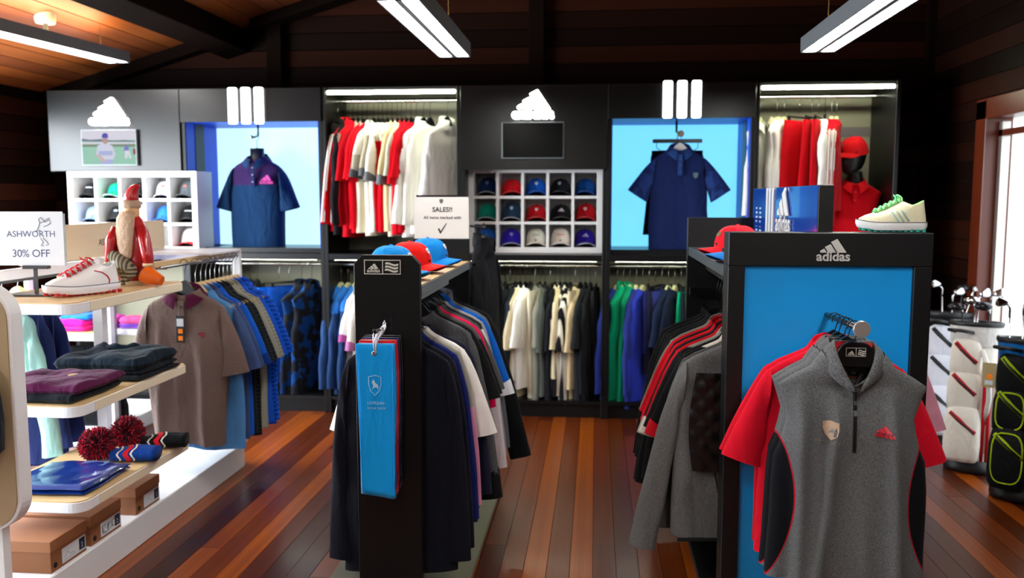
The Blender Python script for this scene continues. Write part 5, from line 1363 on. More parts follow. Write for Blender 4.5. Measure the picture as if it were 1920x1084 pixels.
MB().box(-0.928, -0.662, 3.302, 4.578, 1.268, 1.272).build('shelf_top', M_BIRCH2, s)
MB().box(-0.7, -0.666, 3.3, 3.95, 1.212, 1.23).build('shelf_bracket', M_SHELFG, gm)
MB().tube([(-0.765, 3.3, 1.205), (-0.765, 4.58, 1.205)], 0.011, 10).build('hanging_rail', M_BLACK, gm, smooth=True)
# end plate with printed marks
pl = MB().box(-0.876, -0.729, 3.2565, 3.2605, 1.311, 1.372).build('mark_plate', mat('plate_black', '#0a0a0b', 0.3), gm)
M_PRINT = mat('pale_print', '#c9c9bf', 0.5)
fr_ = MB(); yb_ = 3.2555
for x0, x1, z0, z1 in ((-0.873, -0.732, 1.366, 1.369), (-0.873, -0.732, 1.314, 1.317), (-0.873, -0.87, 1.317, 1.366), (-0.735, -0.732, 1.317, 1.366), (-0.803, -0.8, 1.317, 1.366)):
    fr_.box(x0, x1, yb_, 3.2566, z0, z1)
fr_.build('plate_border', M_PRINT, pl)
mk = MB(); brand_mark(mk, -0.862, 1.3215, 0.05, lambda a, b_: (a, 3.2562, b_)); mk.build('printed_mark', M_PRINT, pl)
def waves(mb, x, z, wd, fn, rows=3, th=0.0075, gap=0.012):
    for k in range(rows):
        up = []; lo = []
        for j in range(13):
            u = j / 12; dz = 0.0035 * math.sin(u * 2 * PI * 0.9 + 0.6) * (wd / 0.05) - 0.001 * u
            up.append(fn(x + wd * u + k * 0.001, z + k * gap + th + dz)); lo.append(fn(x + wd * u + k * 0.001, z + k * gap + dz))
        mb.loft([up, lo], closed=False)
wv_ = MB(); waves(wv_, -0.793, 1.325, 0.05, lambda a, b_: (a, 3.2562, b_)); wv_.build('wave_mark', M_PRINT, pl)
MB().box(-0.822, -0.766, 3.257, 3.2605, 1.1, 1.168).build('arm_socket', M_BLACK2, gm)
MB().tube([(-0.79, 3.26, 1.118), (-0.79, 3.08, 1.118), (-0.79, 3.07, 1.13)], 0.006, 8).build('towel_arm', M_HBLACK, gm, smooth=True)
# towels
def towel(y, m, label, dx, dz, seed, logo=False):
    rnd = random.Random(seed)
    t = empty('golf_towel', (-0.8 + dx, y, 1.07 + dz), 0, label, 'towel', 'golf towels on the end post')
    Ln, hw, th = 0.56, 0.07, 0.008
    rings = []
    for i in range(24):
        u = i / 23; z = -Ln * u; cx = 0.008 * u + 0.004 * math.sin(5 * u); w_ = hw * (1 - 0.1 * u + 0.02 * math.sin(7 * u))
        ring = []
        for k in range(28):
            a = 2 * PI * k / 28; c, s_ = math.cos(a), math.sin(a)
            x = w_ * math.copysign(abs(c) ** 0.5, c); y_ = th * math.copysign(abs(s_) ** 0.6, s_)
            zz = z - (0.022 * (x / hw + 1) / 2 * u if u > 0.5 else 0)
            ring.append((cx + x, y_ + 0.004 * u * math.sin(30 * x + seed), zz))
        rings.append(ring)
    MB().loft(rings, True, True, True).build('towel_cloth', m, t, local=True, smooth=True)
    for s_ in (-1, 1):
        MB().tube([(s_ * hw * 0.96 * (1 - 0.1 * j / 10) + 0.008 * j / 10, -th * 1.1, -Ln * j / 10 * 0.97) for j in range(11)], 0.0024, 5).build('towel_hem', m, t, local=True, smooth=True)
    MB().lathe([(0.0045, -0.001), (0.009, -0.0015), (0.009, 0.0015), (0.0045, 0.001)], (0.0, -th - 0.0015, -0.032), 16, 'y', cap=False).build('eyelet', M_CHROME, t, local=True, smooth=True)
    cl = empty('towel_clip', (-0.8 + dx, y, 1.07 + dz), R(-18 * (seed - 2)), 'white clip of the ' + label, 'clip', 'clips on the towel arm')
    pts = [(0.0, -th - 0.002, -0.034), (0.004, -th - 0.006, 0.0), (0.002 + 0.007 * seed, -0.004, 0.03), (0.008 + 0.008 * seed, 0.0, 0.042 + 0.002 * seed), (0.002 + 0.008 * seed, 0.004, 0.05 + 0.002 * seed), (-0.008 + 0.008 * seed, 0.004, 0.046 + 0.002 * seed), (-0.012 + 0.007 * seed, -0.002, 0.034), (-0.005, -th - 0.002, 0.0), (-0.002, -th - 0.001, -0.03)]
    MB().tube(pts, 0.0028, 7).build('clip_wire', mat('white_clip', '#dcdce4', 0.25, 0.4), cl, local=True, smooth=True)
    if logo:
        mb = MB(); pp = [(a * 0.046, b_ * 0.06) for a, b_ in SHIELD]; n = len(pp)
        mb.tube([(p[0], -th - 0.0015, -0.15 + p[1]) for p in pp + pp[:1]], 0.0011, 4)
        mb.add([(a, -th - 0.002, -0.15 + b_) for a, b_ in ((-0.012, 0.012), (-0.004, 0.022), (0.002, 0.008), (0.012, 0.0), (0.014, -0.016), (0.006, -0.008), (-0.004, -0.01), (-0.01, -0.018), (-0.006, -0.002))], [tuple(range(9))])
        text(mb, 'LOPESAN', 0.003, -0.222, width=0.062, center=True, fn=lambda a, b_: (a, -th - 0.002, b_))
        text(mb, 'GOLF SHOP', 0.006, -0.24, width=0.07, center=True, fn=lambda a, b_: (a, -th - 0.002, b_), height=0.008)
        mb.build('embroidery', mat('silver_thread', '#a9c4dc', 0.5), t, local=True)
M_TOW = F('#0e94de', sheen=0.3)
towel(3.115, M_TOW, 'bright blue golf towel with shield embroidery', 0.0, 0.0, 1, True)
towel(3.135, F('#0a76b4', sheen=0.5), 'second blue golf towel behind the embroidered one', 0.0, 0.0, 2)
towel(3.16, F('#c30b1c', sheen=0.5), 'red golf towel behind the blue ones', 0.0, 0.006, 3)
towel(3.185, F('#b00a18', sheen=0.5), 'dark red golf towel', -0.002, 0.006, 4)
towel(3.21, F('#141c52', sheen=0.5), 'navy golf towel behind the red ones', -0.002, 0.01, 5)
towel(3.235, F('#0b0c10', sheen=0.5), 'black golf towel nearest the end post', 0.0, 0.014, 6)
# caps on the top shelf
for k, (y, c, w_, dx) in enumerate([(3.52, '#0d86d6', 'sky blue', 0.0), (3.83, '#d8140c', 'bright red', 0.01), (4.2, '#0a78c8', 'blue', 0.02)]):
    cap('baseball_cap', (-0.83 + dx, y, 1.2725), R(72 + k * 3), c, '%s cap with white shield, %s from the viewer on the black gondola' % (w_, ORDW[k]), 'caps on the middle gondola', 'shield', '#e6e6e8', None, None, 1.06, 1.12)
# sale notice standing on the far panel
sn = empty('sale_notice', (-0.808, 4.59, 1.389), 0, 'white sale notice with a tick mark on the black gondola', 'sign')
MB().box(-0.955, -0.665, 4.588, 4.592, 1.389, 1.607).build('paper', mat('notice_paper', '#d6d3cf', 0.6), sn)
MB().box(-0.945, -0.675, 4.596, 4.6, 1.389, 1.617).build('backing', M_HBLACK, sn)
fn = lambda a, b_: (a, 4.5865, b_)
mb = MB(); text(mb, 'SALES!!', -0.805, 1.53, width=0.105, center=True, fn=fn, offset=0.02); mb.build('lettering', mat('dark_ink', '#2c2c2e', 0.6), sn)
mb = MB(); text(mb, 'All items marked with', -0.805, 1.492, width=0.2, center=True, fn=fn, offset=0.012); mb.build('lettering', mat('dark_ink', '#2c2c2e', 0.6), sn)
MB().prism([(-0.83, 1.44), (-0.822, 1.444), (-0.815, 1.428), (-0.785, 1.47), (-0.782, 1.468), (-0.814, 1.415), (-0.818, 1.415)], 4.5865, 4.588).build('tick_mark', mat('dark_ink', '#2c2c2e', 0.6), sn)
MB().prism([(-0.81 + a * 0.02, 1.585 + b_ * 0.02) for a, b_ in SHIELD], 4.5865, 4.588).build('printed_shield', mat('grey_ink', '#5a5a5e', 0.6), sn)
# clothes on the rail, near to far
mid = [(3.37, 'longsleeve', F('#12131c'), 'dark navy sweater', dict(L=0.98, collar='crew', W=0.95, slen=0.78, ang=3, cat='sweater')),
       (3.445, 'longsleeve', F('#141520'), 'navy knit sweater', dict(L=0.95, collar='crew', W=0.97, slen=0.76, ang=3, cat='sweater', cm=F('#d8d4cc'))),
       (3.52, 'longsleeve', F('#161f5c'), 'dark blue sweater', dict(L=0.86, collar='crew', W=1.0, slen=0.66, ang=4, cat='sweater')),
       (3.585, 'longsleeve', F('#c882a4', 'above', '#8d8a80', z=-0.3), 'pink and grey sweater', dict(L=0.8, W=1.03, slen=0.62, ang=4, collar='crew', cat='sweater')),
       (3.645, 'short', F('#e6e2de'), 'white tee', dict(L=0.8, W=1.06, collar='crew', slen=0.3, ang=12)),
       (3.7, 'longsleeve', F('#191c30'), 'midnight navy sweater', dict(L=0.9, W=1.12, collar='crew', slen=0.62, ang=5, cat='sweater')),
       (3.765, 'longsleeve', F('#3c3d40', 'heather', '#5a5b5e'), 'grey marl sweater with black cuffs', dict(L=0.86, W=1.1, collar='crew', slen=0.66, ang=8, cuff_m=F('#111214'), cat='sweater')),
       (3.825, 'short', F('#131315'), 'black polo', dict(L=0.8, W=1.12)),
       (3.88, 'short', F('#131316', 'above', '#4a4a4a', z=-0.12), 'black polo with grey shoulders', dict(L=0.78, W=1.12)),
       (3.94, 'longsleeve', F('#c80a48'), 'magenta sweater', dict(L=0.76, W=1.14, collar='crew', slen=0.3, cat='sweater')),
       (4.0, 'short', F('#4b4b4a'), 'dark grey polo', dict(L=0.78, W=1.12)),
       (4.06, 'longsleeve', F('#d5ccd2', 'above', '#26272a', z=-0.1), 'pale lilac and black top', dict(L=0.84, W=1.14, collar='crew', slen=0.62, cat='sweater')),
       (4.12, 'longsleeve', F('#8f8f90'), 'light grey sweater', dict(L=0.82, W=1.14, collar='crew', cat='sweater')),
       (4.19, 'short', F('#0a58b4'), 'bright blue polo with white hem', dict(L=0.88, W=1.16, slen=0.3, cuff_m=F('#d8dce4'))),
       (4.26, 'longsleeve', F('#5d6068'), 'slate grey jacket', dict(L=0.8, W=1.14, cat='jacket', collar='stand')),
       (4.33, 'longsleeve', F('#131416'), 'black jacket with long sleeves', dict(L=0.86, W=1.2, cat='jacket', collar='stand', slen=0.66, ang=14))]
for k, (y, sl_, m, w_, o) in enumerate(mid):
    d = dict(thick=0.034, fold=0.011, ang=12 if sl_ == 'short' else 7); d.update(o)
    if k < 6: d['L'] -= 0.05; d['slen'] = d.get('slen', 0.6) - (0.05 if sl_ != 'short' else 0)
    rz = random.uniform(-0.04, 0.04)
    garment(TOPN(d), '%s, %s from the viewer on the middle gondola' % (w_, ORDW[k]), (-0.775, y, 1.035 if k < 6 else 1.09), rz, m, sl='short' if sl_ == 'short' else 'long', group='clothes on the middle gondola', **d)
    hanger('black', (-0.77, y, 1.035 if k < 6 else 1.09), rz, 'black hanger, %s from the viewer on the middle gondola' % ORDW[k], 'hangers on the middle gondola', 0.17 if k < 6 else 0.115)
# padded coat on the far face of the panel
pc = garment('padded_coat', 'black padded coat hanging behind the sale notice', (-0.62, 4.86, 1.34), R(80), F('#0a0c11', rough=0.6), sl='long', L=0.95, W=0.78, collar='stand', thick=0.06, fold=0.006, cat='coat')
hanger('black', (-0.62, 4.86, 1.34), R(80), 'black hanger of the padded coat behind the sale notice', None)
MB().tube([(-0.66, 4.61, 1.455), (-0.62, 4.76, 1.442), (-0.62, 4.9, 1.442)], 0.006, 8).build('coat_arm', M_HBLACK, gm, smooth=True)
# ================================================================== right black gondola
gr = empty('garment_gondola', (0.84, 4.0, 0), label='black gondola with blue front panel, shoe and grey vest at right', cat='display stand')
M_PANELB = mat('bright_blue_panel', '#08a2f8', 0.4)
M_FRAMEB = mat('black_frame', '#101113', 0.42, spec=0.35)
NX0, NX1, NT = 0.48, 1.194, 1.477
fy0, fy1 = 3.25, 3.37
MB().box(NX0, 0.54, fy0, fy1, 0, NT - 0.121).build('frame_stile', M_FRAMEB, gr, bevel=0.002)
MB().box(1.132, NX1, fy0, fy1, 0, NT - 0.121).build('frame_stile', M_FRAMEB, gr, bevel=0.002)
hd = MB().box(NX0, NX1, fy0, fy1, NT - 0.12, NT).build('frame_head', M_FRAMEB, gr, bevel=0.002)
MB().box(0.54, 1.132, fy0 + 0.022, fy0 + 0.04, 0.02, NT - 0.12).build('blue_panel', M_PANELB, gr)
mk = MB(); brand_mark(mk, 0.79, 1.377, 0.117, lambda a, b_: (a, fy0 - 0.002, b_)); mk.build('printed_mark', mat('silver_print', '#cfcfcd', 0.4), hd, solid=0.003)
MB().box(NX0, 0.82, 4.7, 4.74, 0, 1.5).build('far_panel', M_FRAMEB, gr, bevel=0.002)
MB().box(0.9, NX1, 4.7, 4.74, 0, 1.5).build('far_panel', M_FRAMEB, gr, bevel=0.002)
sh = MB().box(0.485, 0.815, fy1, 4.7, 1.302, 1.345).build('top_shelf', mat('grey_shelf_dark', '#3a4146', 0.4), gr, bevel=0.002)
sh = MB().box(0.88, 1.19, fy1, 4.7, 1.302, 1.345).build('top_shelf', mat('grey_shelf_dark', '#3a4146', 0.4), gr, bevel=0.002)
sp = MB().box(0.82, 0.875, fy1, 4.74, 0.1, 1.65).build('spine_board', M_FRAMEB, gr, bevel=0.002)
gx = 0.8185
MB().box(gx, 0.8195, fy1 + 0.005, 4.735, 1.35, 1.648).build('blue_graphic', mat('deep_blue_gloss', '#0a3f9c', 0.16, coat=0.5), sp)
for k in range(3):
    MB().box(gx - 0.006, gx, 4.17 + k * 0.068, 4.17 + k * 0.068 + 0.044, 1.35, 1.648).build('graphic_stripe', mat('stripe_white', '#d4d8d6', 0.4), sp)
mk = MB(); brand_mark(mk, 0, 0, 0.3, lambda a, b_: (gx - 0.006, 4.1 - a, 1.455 + b_ * 0.95)); mk.build('graphic_mark', mat('stripe_white', '#d4d8d6', 0.4), sp, solid=0.006)
tx = MB()
for col_ in range(2):
    for r_ in range(9):
        z = 1.37 + r_ * 0.022; y = 4.62 - col_ * 0.1
        tx.box(gx - 0.001, gx, y - 0.03 + 0.008 * ((r_ * 7 + col_ * 3) % 3), y + 0.02, z, z + (0.009 if r_ != 4 else 0.002))
tx.build('small_print', mat('small_print_white', '#b9c4d8', 0.5), sp)
MB().tube([(0.59, fy1, 1.235), (0.59, 4.7, 1.235)], 0.013, 10).build('hanging_rail', M_STEEL, gr, smooth=True)
MB().tube([(1.07, fy1, 1.235), (1.07, 4.7, 1.235)], 0.013, 10).build('hanging_rail', M_STEEL, gr, smooth=True)
MB().prism(rr_poly(0.44, 1.23, 3.2, 4.8, (0.01,) * 4), 0.0, 0.03, 'xy').build('base_plate', M_FRAMEB, gr, bevel=0.002)
MB().box(0.49, 0.6, 4.62, 4.65, 1.1, 1.14).build('side_arm', M_HBLACK, gr)
# face-out arm with disc
MB().tube([(0.84, fy0 + 0.022, 1.178), (0.815, 2.765, 1.2)], 0.0095, 12).build('faceout_arm', M_HBLACK, gr, smooth=True)
MB().lathe([(0.024, 0.0), (0.026, 0.003), (0.026, 0.009), (0.024, 0.012)], (0.813, 2.752, 1.201), 28, 'y').build('arm_disc', mat('disc_grey', '#9a8f8c', 0.35, 0.4), gr, smooth=True, ang=40)

# running shoe on top
shoe('running_shoe', (1.065, 3.31, NT + 0.0005), R(-6), 'pale yellow and mint running shoe on the right black gondola', mat('cream_mesh', '#e6e2c0', 0.6, bump=(90, 0.3)), mat('white_foam', '#eceef0', 0.5), mat('mint_lace', '#6fd08a', 0.6), mat('teal_cleat', '#2f9f8f', 0.5), mat('lime_lining', '#9be08a', 0.8), 0.8, stripes=mat('silver_stripe', '#a9c9c4', 0.4), zs=1.22)
# caps on the shelf
cap('baseball_cap', (0.62, 3.95, 1.3455), R(-72), '#cf0c20', 'red cap lying on the right black gondola shelf', 'caps on the right gondola', 'oval', '#6a5a3a', None, None, 1.08, 1.1)
cap('baseball_cap', (0.6, 3.62, 1.3455), R(-75), '#1c78c8', 'blue cap lying on the right black gondola shelf', 'caps on the right gondola', 'oval', '#a08a60', None, None, 1.0, 0.62)

# ---- stack of vests and polos on the face-out arm
def vest_material():
    m = bpy.data.materials.new('grey_marl_vest'); m.use_nodes = True
    nt = m.node_tree; N = nt.nodes; Lk = nt.links; b = N['Principled BSDF']
    b.inputs['Roughness'].default_value = 0.9; b.inputs['Sheen Weight'].default_value = 0.04; b.inputs['Specular IOR Level'].default_value = 0.08
    tc = N.new('ShaderNodeTexCoord'); s = N.new('ShaderNodeSeparateXYZ'); Lk.new(tc.outputs['Object'], s.inputs[0])
    def math_(op, a, b_=None, v=None):
        n = N.new('ShaderNodeMath'); n.operation = op
        Lk.new(a, n.inputs[0])
        if b_ is not None: Lk.new(b_, n.inputs[1])
        if v is not None: n.inputs[1].default_value = v
        return n.outputs[0]
    az = math_('ADD', s.outputs[2], v=0.45); az2 = math_('MULTIPLY', az, az); thr = math_('MULTIPLY', az2, v=1.15); thr = math_('ADD', thr, v=0.176)
    ax = math_('ABSOLUTE', s.outputs[0]); d = math_('SUBTRACT', ax, thr)
    side = math_('GREATER_THAN', d, v=0.0); pip = math_('LESS_THAN', math_('ABSOLUTE', d), v=0.0022)
    n = N.new('ShaderNodeTexNoise'); n.inputs['Scale'].default_value = 330; n.inputs['Detail'].default_value = 5; n.inputs['Roughness'].default_value = 0.85
    mp = N.new('ShaderNodeMapping'); mp.inputs['Scale'].default_value = (0.6, 1, 1.4); Lk.new(tc.outputs['Object'], mp.inputs[0]); Lk.new(mp.outputs[0], n.inputs['Vector'])
    r = N.new('ShaderNodeMapRange'); r.inputs[1].default_value = 0.33; r.inputs[2].default_value = 0.67; Lk.new(n.outputs['Fac'], r.inputs[0])
    def mx(f, a, c):
        q = N.new('ShaderNodeMix'); q.data_type = 'RGBA'
        if hasattr(a, 'links'): Lk.new(a, q.inputs[6])
        else: q.inputs[6].default_value = a
        q.inputs[7].default_value = c; Lk.new(f, q.inputs[0]); return q.outputs[2]
    c = mx(r.outputs[0], H('#222427'), H('#7c7e80')); c = mx(side, c, H('#0d0f14')); c = mx(pip, c, H('#a01022'))
    Lk.new(c, b.inputs['Base Color'])
    n2 = N.new('ShaderNodeBump'); n2.inputs['Strength'].default_value = 0.3; n2.inputs['Distance'].default_value = 0.002; Lk.new(n.outputs['Fac'], n2.inputs['Height']); Lk.new(n2.outputs['Normal'], b.inputs['Normal'])
    return m
M_VEST = vest_material()
M_MARL = F('#26282b', 'heather', '#7c7e80')
VX, VZ = 0.82, 1.088
def arm_at(y): return 0.84 + (y - 3.27) * (0.025 / 0.505), 1.178 + (3.27 - y) * (0.022 / 0.505)
vests = []
for k, (y, w_) in enumerate([(2.86, 'front grey marl vest with black sides and short zip'), (2.955, 'second grey marl vest behind the front one'), (3.01, 'third grey marl vest behind the front one')]):
    ax_, az_ = arm_at(y)
    v = garment('sleeveless_vest', w_ + ' on the blue panel' if k else 'front grey marl zip vest hanging before the blue panel', (ax_, y, az_ - 0.105), R([-2, 1, -1][k]), M_VEST, sl=None, L=0.72, W=1.03, collar=None, thick=0.055, fold=0.012, neck=0.095, dip=0.1, nseg=84, ridges=((-0.16, -0.15, 0.022, 0.036, 0.1), (-0.035, -0.1, 0.02, 0.045, 0.12), (0.1, 0.15, 0.026, 0.045, 0.1), (0.02, 0.04, 0.03, 0.028, 0.45)), group='vests on the blue panel', cat='vest', drop=0.085)
    vests.append(v)
    # funnel collar, open in a V at the zip
    def cr(pts, u):
        n = len(pts) - 1; i = min(int(u * n), n - 1); f = u * n - i; P = [Vector(pts[max(0, min(n, i + q))]) for q in (-1, 0, 1, 2)]
        return 0.5 * ((2 * P[1]) + (P[2] - P[0]) * f + (2 * P[0] - 5 * P[1] + 4 * P[2] - P[3]) * f * f + (3 * P[1] - P[0] - 3 * P[2] + P[3]) * f ** 3)
    base_ = [(0.0, 0.048, 0.026), (0.06, 0.038, 0.018), (0.1, 0.0, -0.002), (0.072, -0.048, -0.052), (0.008, -0.066, -0.1)]
    mid_ = [(0.0, 0.05, 0.04), (0.05, 0.04, 0.04), (0.084, 0.0, 0.03), (0.066, -0.052, -0.02), (0.01, -0.074, -0.088)]
    top_ = [(0.0, 0.045, 0.05), (0.04, 0.036, 0.052), (0.06, -0.004, 0.055), (0.052, -0.05, 0.005), (0.014, -0.074, -0.075)]
    for sd_ in (-1, 1):
        rows_ = [[(lambda p: (sd_ * p.x, p.y, p.z))(cr(q, k_ / 16)) for k_ in range(17)] for q in (base_, mid_, top_)]
        MB().loft(rows_, closed=False).build('collar', M_MARL, v, local=True, smooth=True, solid=0.005)
    hanger('black', (ax_, y, az_ - 0.105), R([-2, 1, -1][k]), 'black hanger of the %s vest before the blue panel' % ['front', 'second', 'third'][k], 'hangers before the blue panel')
for k, (y, w_) in enumerate([(3.09, 'red polo behind the grey vests'), (3.15, 'rearmost red polo behind the grey vests')]):
    ax_, az_ = arm_at(y)
    garment('polo_shirt', w_, (ax_, y, az_ - 0.105), R([1, -2][k]), F('#d3122a'), L=0.72, W=1.1, thick=0.036, slen=0.26, ang=17, group='red polos on the blue panel', cat='shirt')
    hanger('black', (ax_, y, az_ - 0.105), R([1, -2][k]), 'black hanger of the %s red polo' % ['nearer', 'rearmost'][k], 'hangers before the blue panel')
v = vests[0]
VFRONT = [p for p in v.children[0].data.vertices if p.co.y < 0.0 and abs(p.co.x) < 0.2]
def fold_y(x, z):  # depth of the front of the vest body, found on its mesh
    near = sorted(((p.co.x - x) ** 2 + 0.3 * (p.co.z - z) ** 2, p.co.y) for p in VFRONT)[:4]
    ws = [1 / (d + 1e-7) for d, _ in near]
    return sum(w_ * y_ for w_, (_, y_) in zip(ws, near)) / sum(ws)
zp = MB(); rings = []
for i in range(13):
    z = -0.09 - i * 0.0165; yy = fold_y(0.0, z) - 0.004
    rings.append([(-0.005, yy, z), (0.005, yy, z)])
zp.loft(rings, closed=False).build('zip', mat('zip_black', '#0c0c0e', 0.4), v, local=True, solid=0.003)
MB().box(-0.005, 0.005, fold_y(0, -0.1) - 0.014, fold_y(0, -0.1) - 0.006, -0.125, -0.095).build('zip_pull', mat('zip_black', '#0c0c0e', 0.4), v, local=True, bevel=0.001)
def on_chest(cx, cz):
    return lambda a, b_: (cx + a, fold_y(cx + a, cz + b_) - 0.004, cz + b_)
fnb = on_chest(-0.075, -0.215)
MB().add([fnb(a * 0.042, b_ * 0.048) for a, b_ in SHIELD], [tuple(range(len(SHIELD)))]).build('chest_badge', mat('tan_badge', '#a88a72', 0.6), v, local=True, solid=0.004)
fnb2 = lambda a, b_: tuple(Vector(fnb(a, b_)) + Vector((0, -0.0025, 0)))
MB().add([fnb2(a, b_) for a, b_ in ((-0.008, 0.012), (0.0, 0.014), (0.003, 0.004), (0.012, -0.004), (0.002, -0.006), (-0.01, -0.01), (-0.002, 0.0))], [tuple(range(7))]).build('badge_emblem', mat('badge_grey', '#6a625c', 0.6), v.children[-1], local=True)
mb = MB(); text(mb, 'lopesan golf', 0, -0.044, width=0.085, center=True, fn=fnb); mb.build('badge_lettering', mat('thread_grey', '#77706a', 0.6), v, local=True)
fnr = on_chest(0.085, -0.215)
mb = MB(); brand_mark(mb, -0.026, -0.018, 0.052, fnr); mb.build('chest_mark', mat('red_print', '#c81c34', 0.5), v, local=True, solid=0.002)
# inside of the collar and neck label
MB().loft([[(0.066 * math.cos(R(20 + 140 * k / 12)), 0.043 * math.sin(R(20 + 140 * k / 12)), z) for k in range(13)] for z in (-0.02, 0.05)], closed=False).build('collar_lining', mat('red_lining', '#d01a28', 0.8), v, local=True, smooth=True)
MB().loft([[(0.064 * math.cos(R(20 + 140 * k / 12)), 0.0415 * math.sin(R(20 + 140 * k / 12)), z) for k in range(13)] for z in (-0.13, -0.02)], closed=False).build('back_lining', mat('black_lining', '#08080a', 0.8), v, local=True, smooth=True)
nl = MB().box(-0.026, 0.026, 0.036, 0.038, -0.075, -0.035).build('neck_label', mat('label_black', '#101012', 0.5), v, local=True)
mb = MB(); brand_mark(mb, -0.02, -0.053, 0.016, lambda a, b_: (a, 0.0352, b_)); waves(mb, 0.004, -0.053, 0.016, lambda a, b_: (a, 0.0352, b_), th=0.0025, gap=0.004)
mb.build('label_print', M_PRINT, nl, local=True)
mb = MB(); text(mb, 'climaheat', 0.0, -0.07, width=0.044, center=True, fn=lambda a, b_: (a, 0.0352, b_)); mb.build('label_word', mat('label_orange', '#e0501c', 0.5), nl, local=True)
# mark plate on the front hanger
fh = [o for o in COL.objects if o.get('label') == 'black hanger of the front vest before the blue panel'][0]
MB().prism(rr_poly(-0.06, 0.06, -0.022, 0.06, (0.02, 0.02, 0.05, 0.05)), -0.034, -0.02).build('hanger_crown', M_HBLACK, fh, local=True, bevel=0.003)
mb = MB(); brand_mark(mb, -0.024, 0.018, 0.02, lambda a, b_: (a, -0.0355, b_)); waves(mb, 0.006, 0.019, 0.02, lambda a, b_: (a, -0.0355, b_), th=0.003, gap=0.006)
for x0, x1, z0, z1 in ((-0.03, 0.03, 0.04, 0.041), (-0.03, 0.03, 0.014, 0.015), (-0.03, -0.029, 0.014, 0.041), (0.029, 0.03, 0.014, 0.041), (0.0, 0.001, 0.014, 0.041)):
    mb.box(x0, x1, -0.0357, -0.0345, z0, z1)
mb.build('hanger_print', M_PRINT, fh, local=True)

# ---- clothes on the left rail, near to far
rj = [(3.47, 'long', F('#4a4b4c', 'heather', '#7a7b7b'), 'grey marl jacket with black quilted chest', dict(L=0.86, W=1.16, collar='stand', slen=0.74, ang=13, thick=0.05, cat='jacket')),
      (3.535, 'long', F('#3c3d3e', 'heather', '#5c5d5d'), 'dark grey marl jacket', dict(L=0.82, W=1.14, collar='stand', slen=0.66, ang=9, cat='jacket')),
      (3.59, 'short', F('#141416', 'above', '#d8d2c6', z=-0.03), 'black polo with cream collar and red tip', dict(W=1.12, L=0.76, cm=F('#d8d2c6'), cuff_m=F('#c01424'))),
      (3.645, 'long', F('#121315'), 'black sweater with red cuff lines', dict(W=1.12, L=0.84, collar='crew', cuff_m=F('#d01020'), cat='sweater')),
      (3.7, 'short', F('#17181a', 'above', '#8d8a80', z=-0.05), 'black polo with stone collar', dict(W=1.14, cm=F('#a39f94'))),
      (3.755, 'short', F('#c30a20'), 'red polo with white cuffs', dict(W=1.16, slen=0.3, cuff_m=F('#d8d4cc'))),
      (3.81, 'short', F('#1a1b1d'), 'black polo with beige cuffs', dict(W=1.16, slen=0.32, cuff_m=F('#a8a294'))),
      (3.865, 'short', F('#c80a20'), 'second red polo', dict(W=1.15, slen=0.28)),
      (3.92, 'long', F('#151618'), 'black long sleeved top', dict(W=1.14, collar='crew', cat='sweater')),
      (3.975, 'short', F('#c00a1e'), 'third red polo', dict(W=1.15)),
      (4.03, 'short', F('#77756c'), 'stone grey polo', dict(W=1.16)),
      (4.09, 'long', F('#141517'), 'black zip top', dict(W=1.18, collar='stand', cat='jacket', slen=0.68)),
      (4.16, 'long', F('#1a1b1e'), 'charcoal zip top', dict(W=1.2, collar='stand', cat='jacket', slen=0.68)),
      (4.24, 'long', F('#101113'), 'jet black jacket', dict(W=1.22, collar='stand', cat='jacket', L=0.94)),
      (4.33, 'long', F('#121316'), 'black jacket farthest back', dict(W=1.24, collar='stand', cat='jacket', L=0.96))]
for k, (y, sl_, m, w_, o) in enumerate(rj):
    d = dict(thick=0.034, fold=0.009, L=0.82, ang=14 if sl_ == 'short' else 9); d.update(o); rz = random.uniform(-0.04, 0.04); d['L'] -= 0.09; d['slen'] = d.get('slen', 0.27 if sl_ == 'short' else 0.6) - (0.05 if sl_ == 'long' else 0)
    g = garment(TOPN(d), '%s, %s from the viewer on the right gondola' % (w_, ORDW[k]), (0.59, y, 1.03), rz, m, sl=sl_, group='clothes on the right gondola', **d)
    hanger('black', (0.59, y, 1.03), rz, 'black hanger, %s from the viewer on the right gondola' % ORDW[k], 'hangers on the right gondola', 0.205)
    if k == 0:
        # quilted chest panel with diamond stitching that follows the jacket front, and dark pocket line
        bod = g.children[0].data
        fv = [(p.co.x, p.co.y, p.co.z) for p in bod.vertices if p.co.y < 0]
        def fy_(x, z): return min(fv, key=lambda p: (p[0] - x) ** 2 + (p[2] - z) ** 2)[1]
        def quilt(u, vv):
            z = -0.1 - 0.39 * vv; hw_ = 0.2 + 0.025 * math.sin(vv * 2.8); x = -hw_ + 2 * hw_ * u
            q = abs(math.sin((x * 1.1 + z) * 40)) * abs(math.sin((x * 1.1 - z) * 40))
            return (x, -0.062 - 0.012 * math.sin(PI * u) ** 0.5 - 0.006 * q ** 0.5, z)
        MB().grid(quilt, 48, 54).build('quilted_panel', mat('black_nylon', '#0a0b0e', 0.36), g, local=True, smooth=True)
        MB().tube([(-0.12, -0.055, -0.5), (-0.1, -0.06, -0.6), (-0.085, -0.06, -0.74)], 0.003, 6).build('pocket_seam', mat('zip_black', '#0c0c0e', 0.4), g, local=True)
        MB().tube([(-0.26, -0.058, -0.772), (-0.1, -0.066, -0.765), (0.1, -0.066, -0.765), (0.25, -0.058, -0.772)], 0.008, 8).build('hem_band', F('#1a1b1d'), g, local=True, smooth=True)
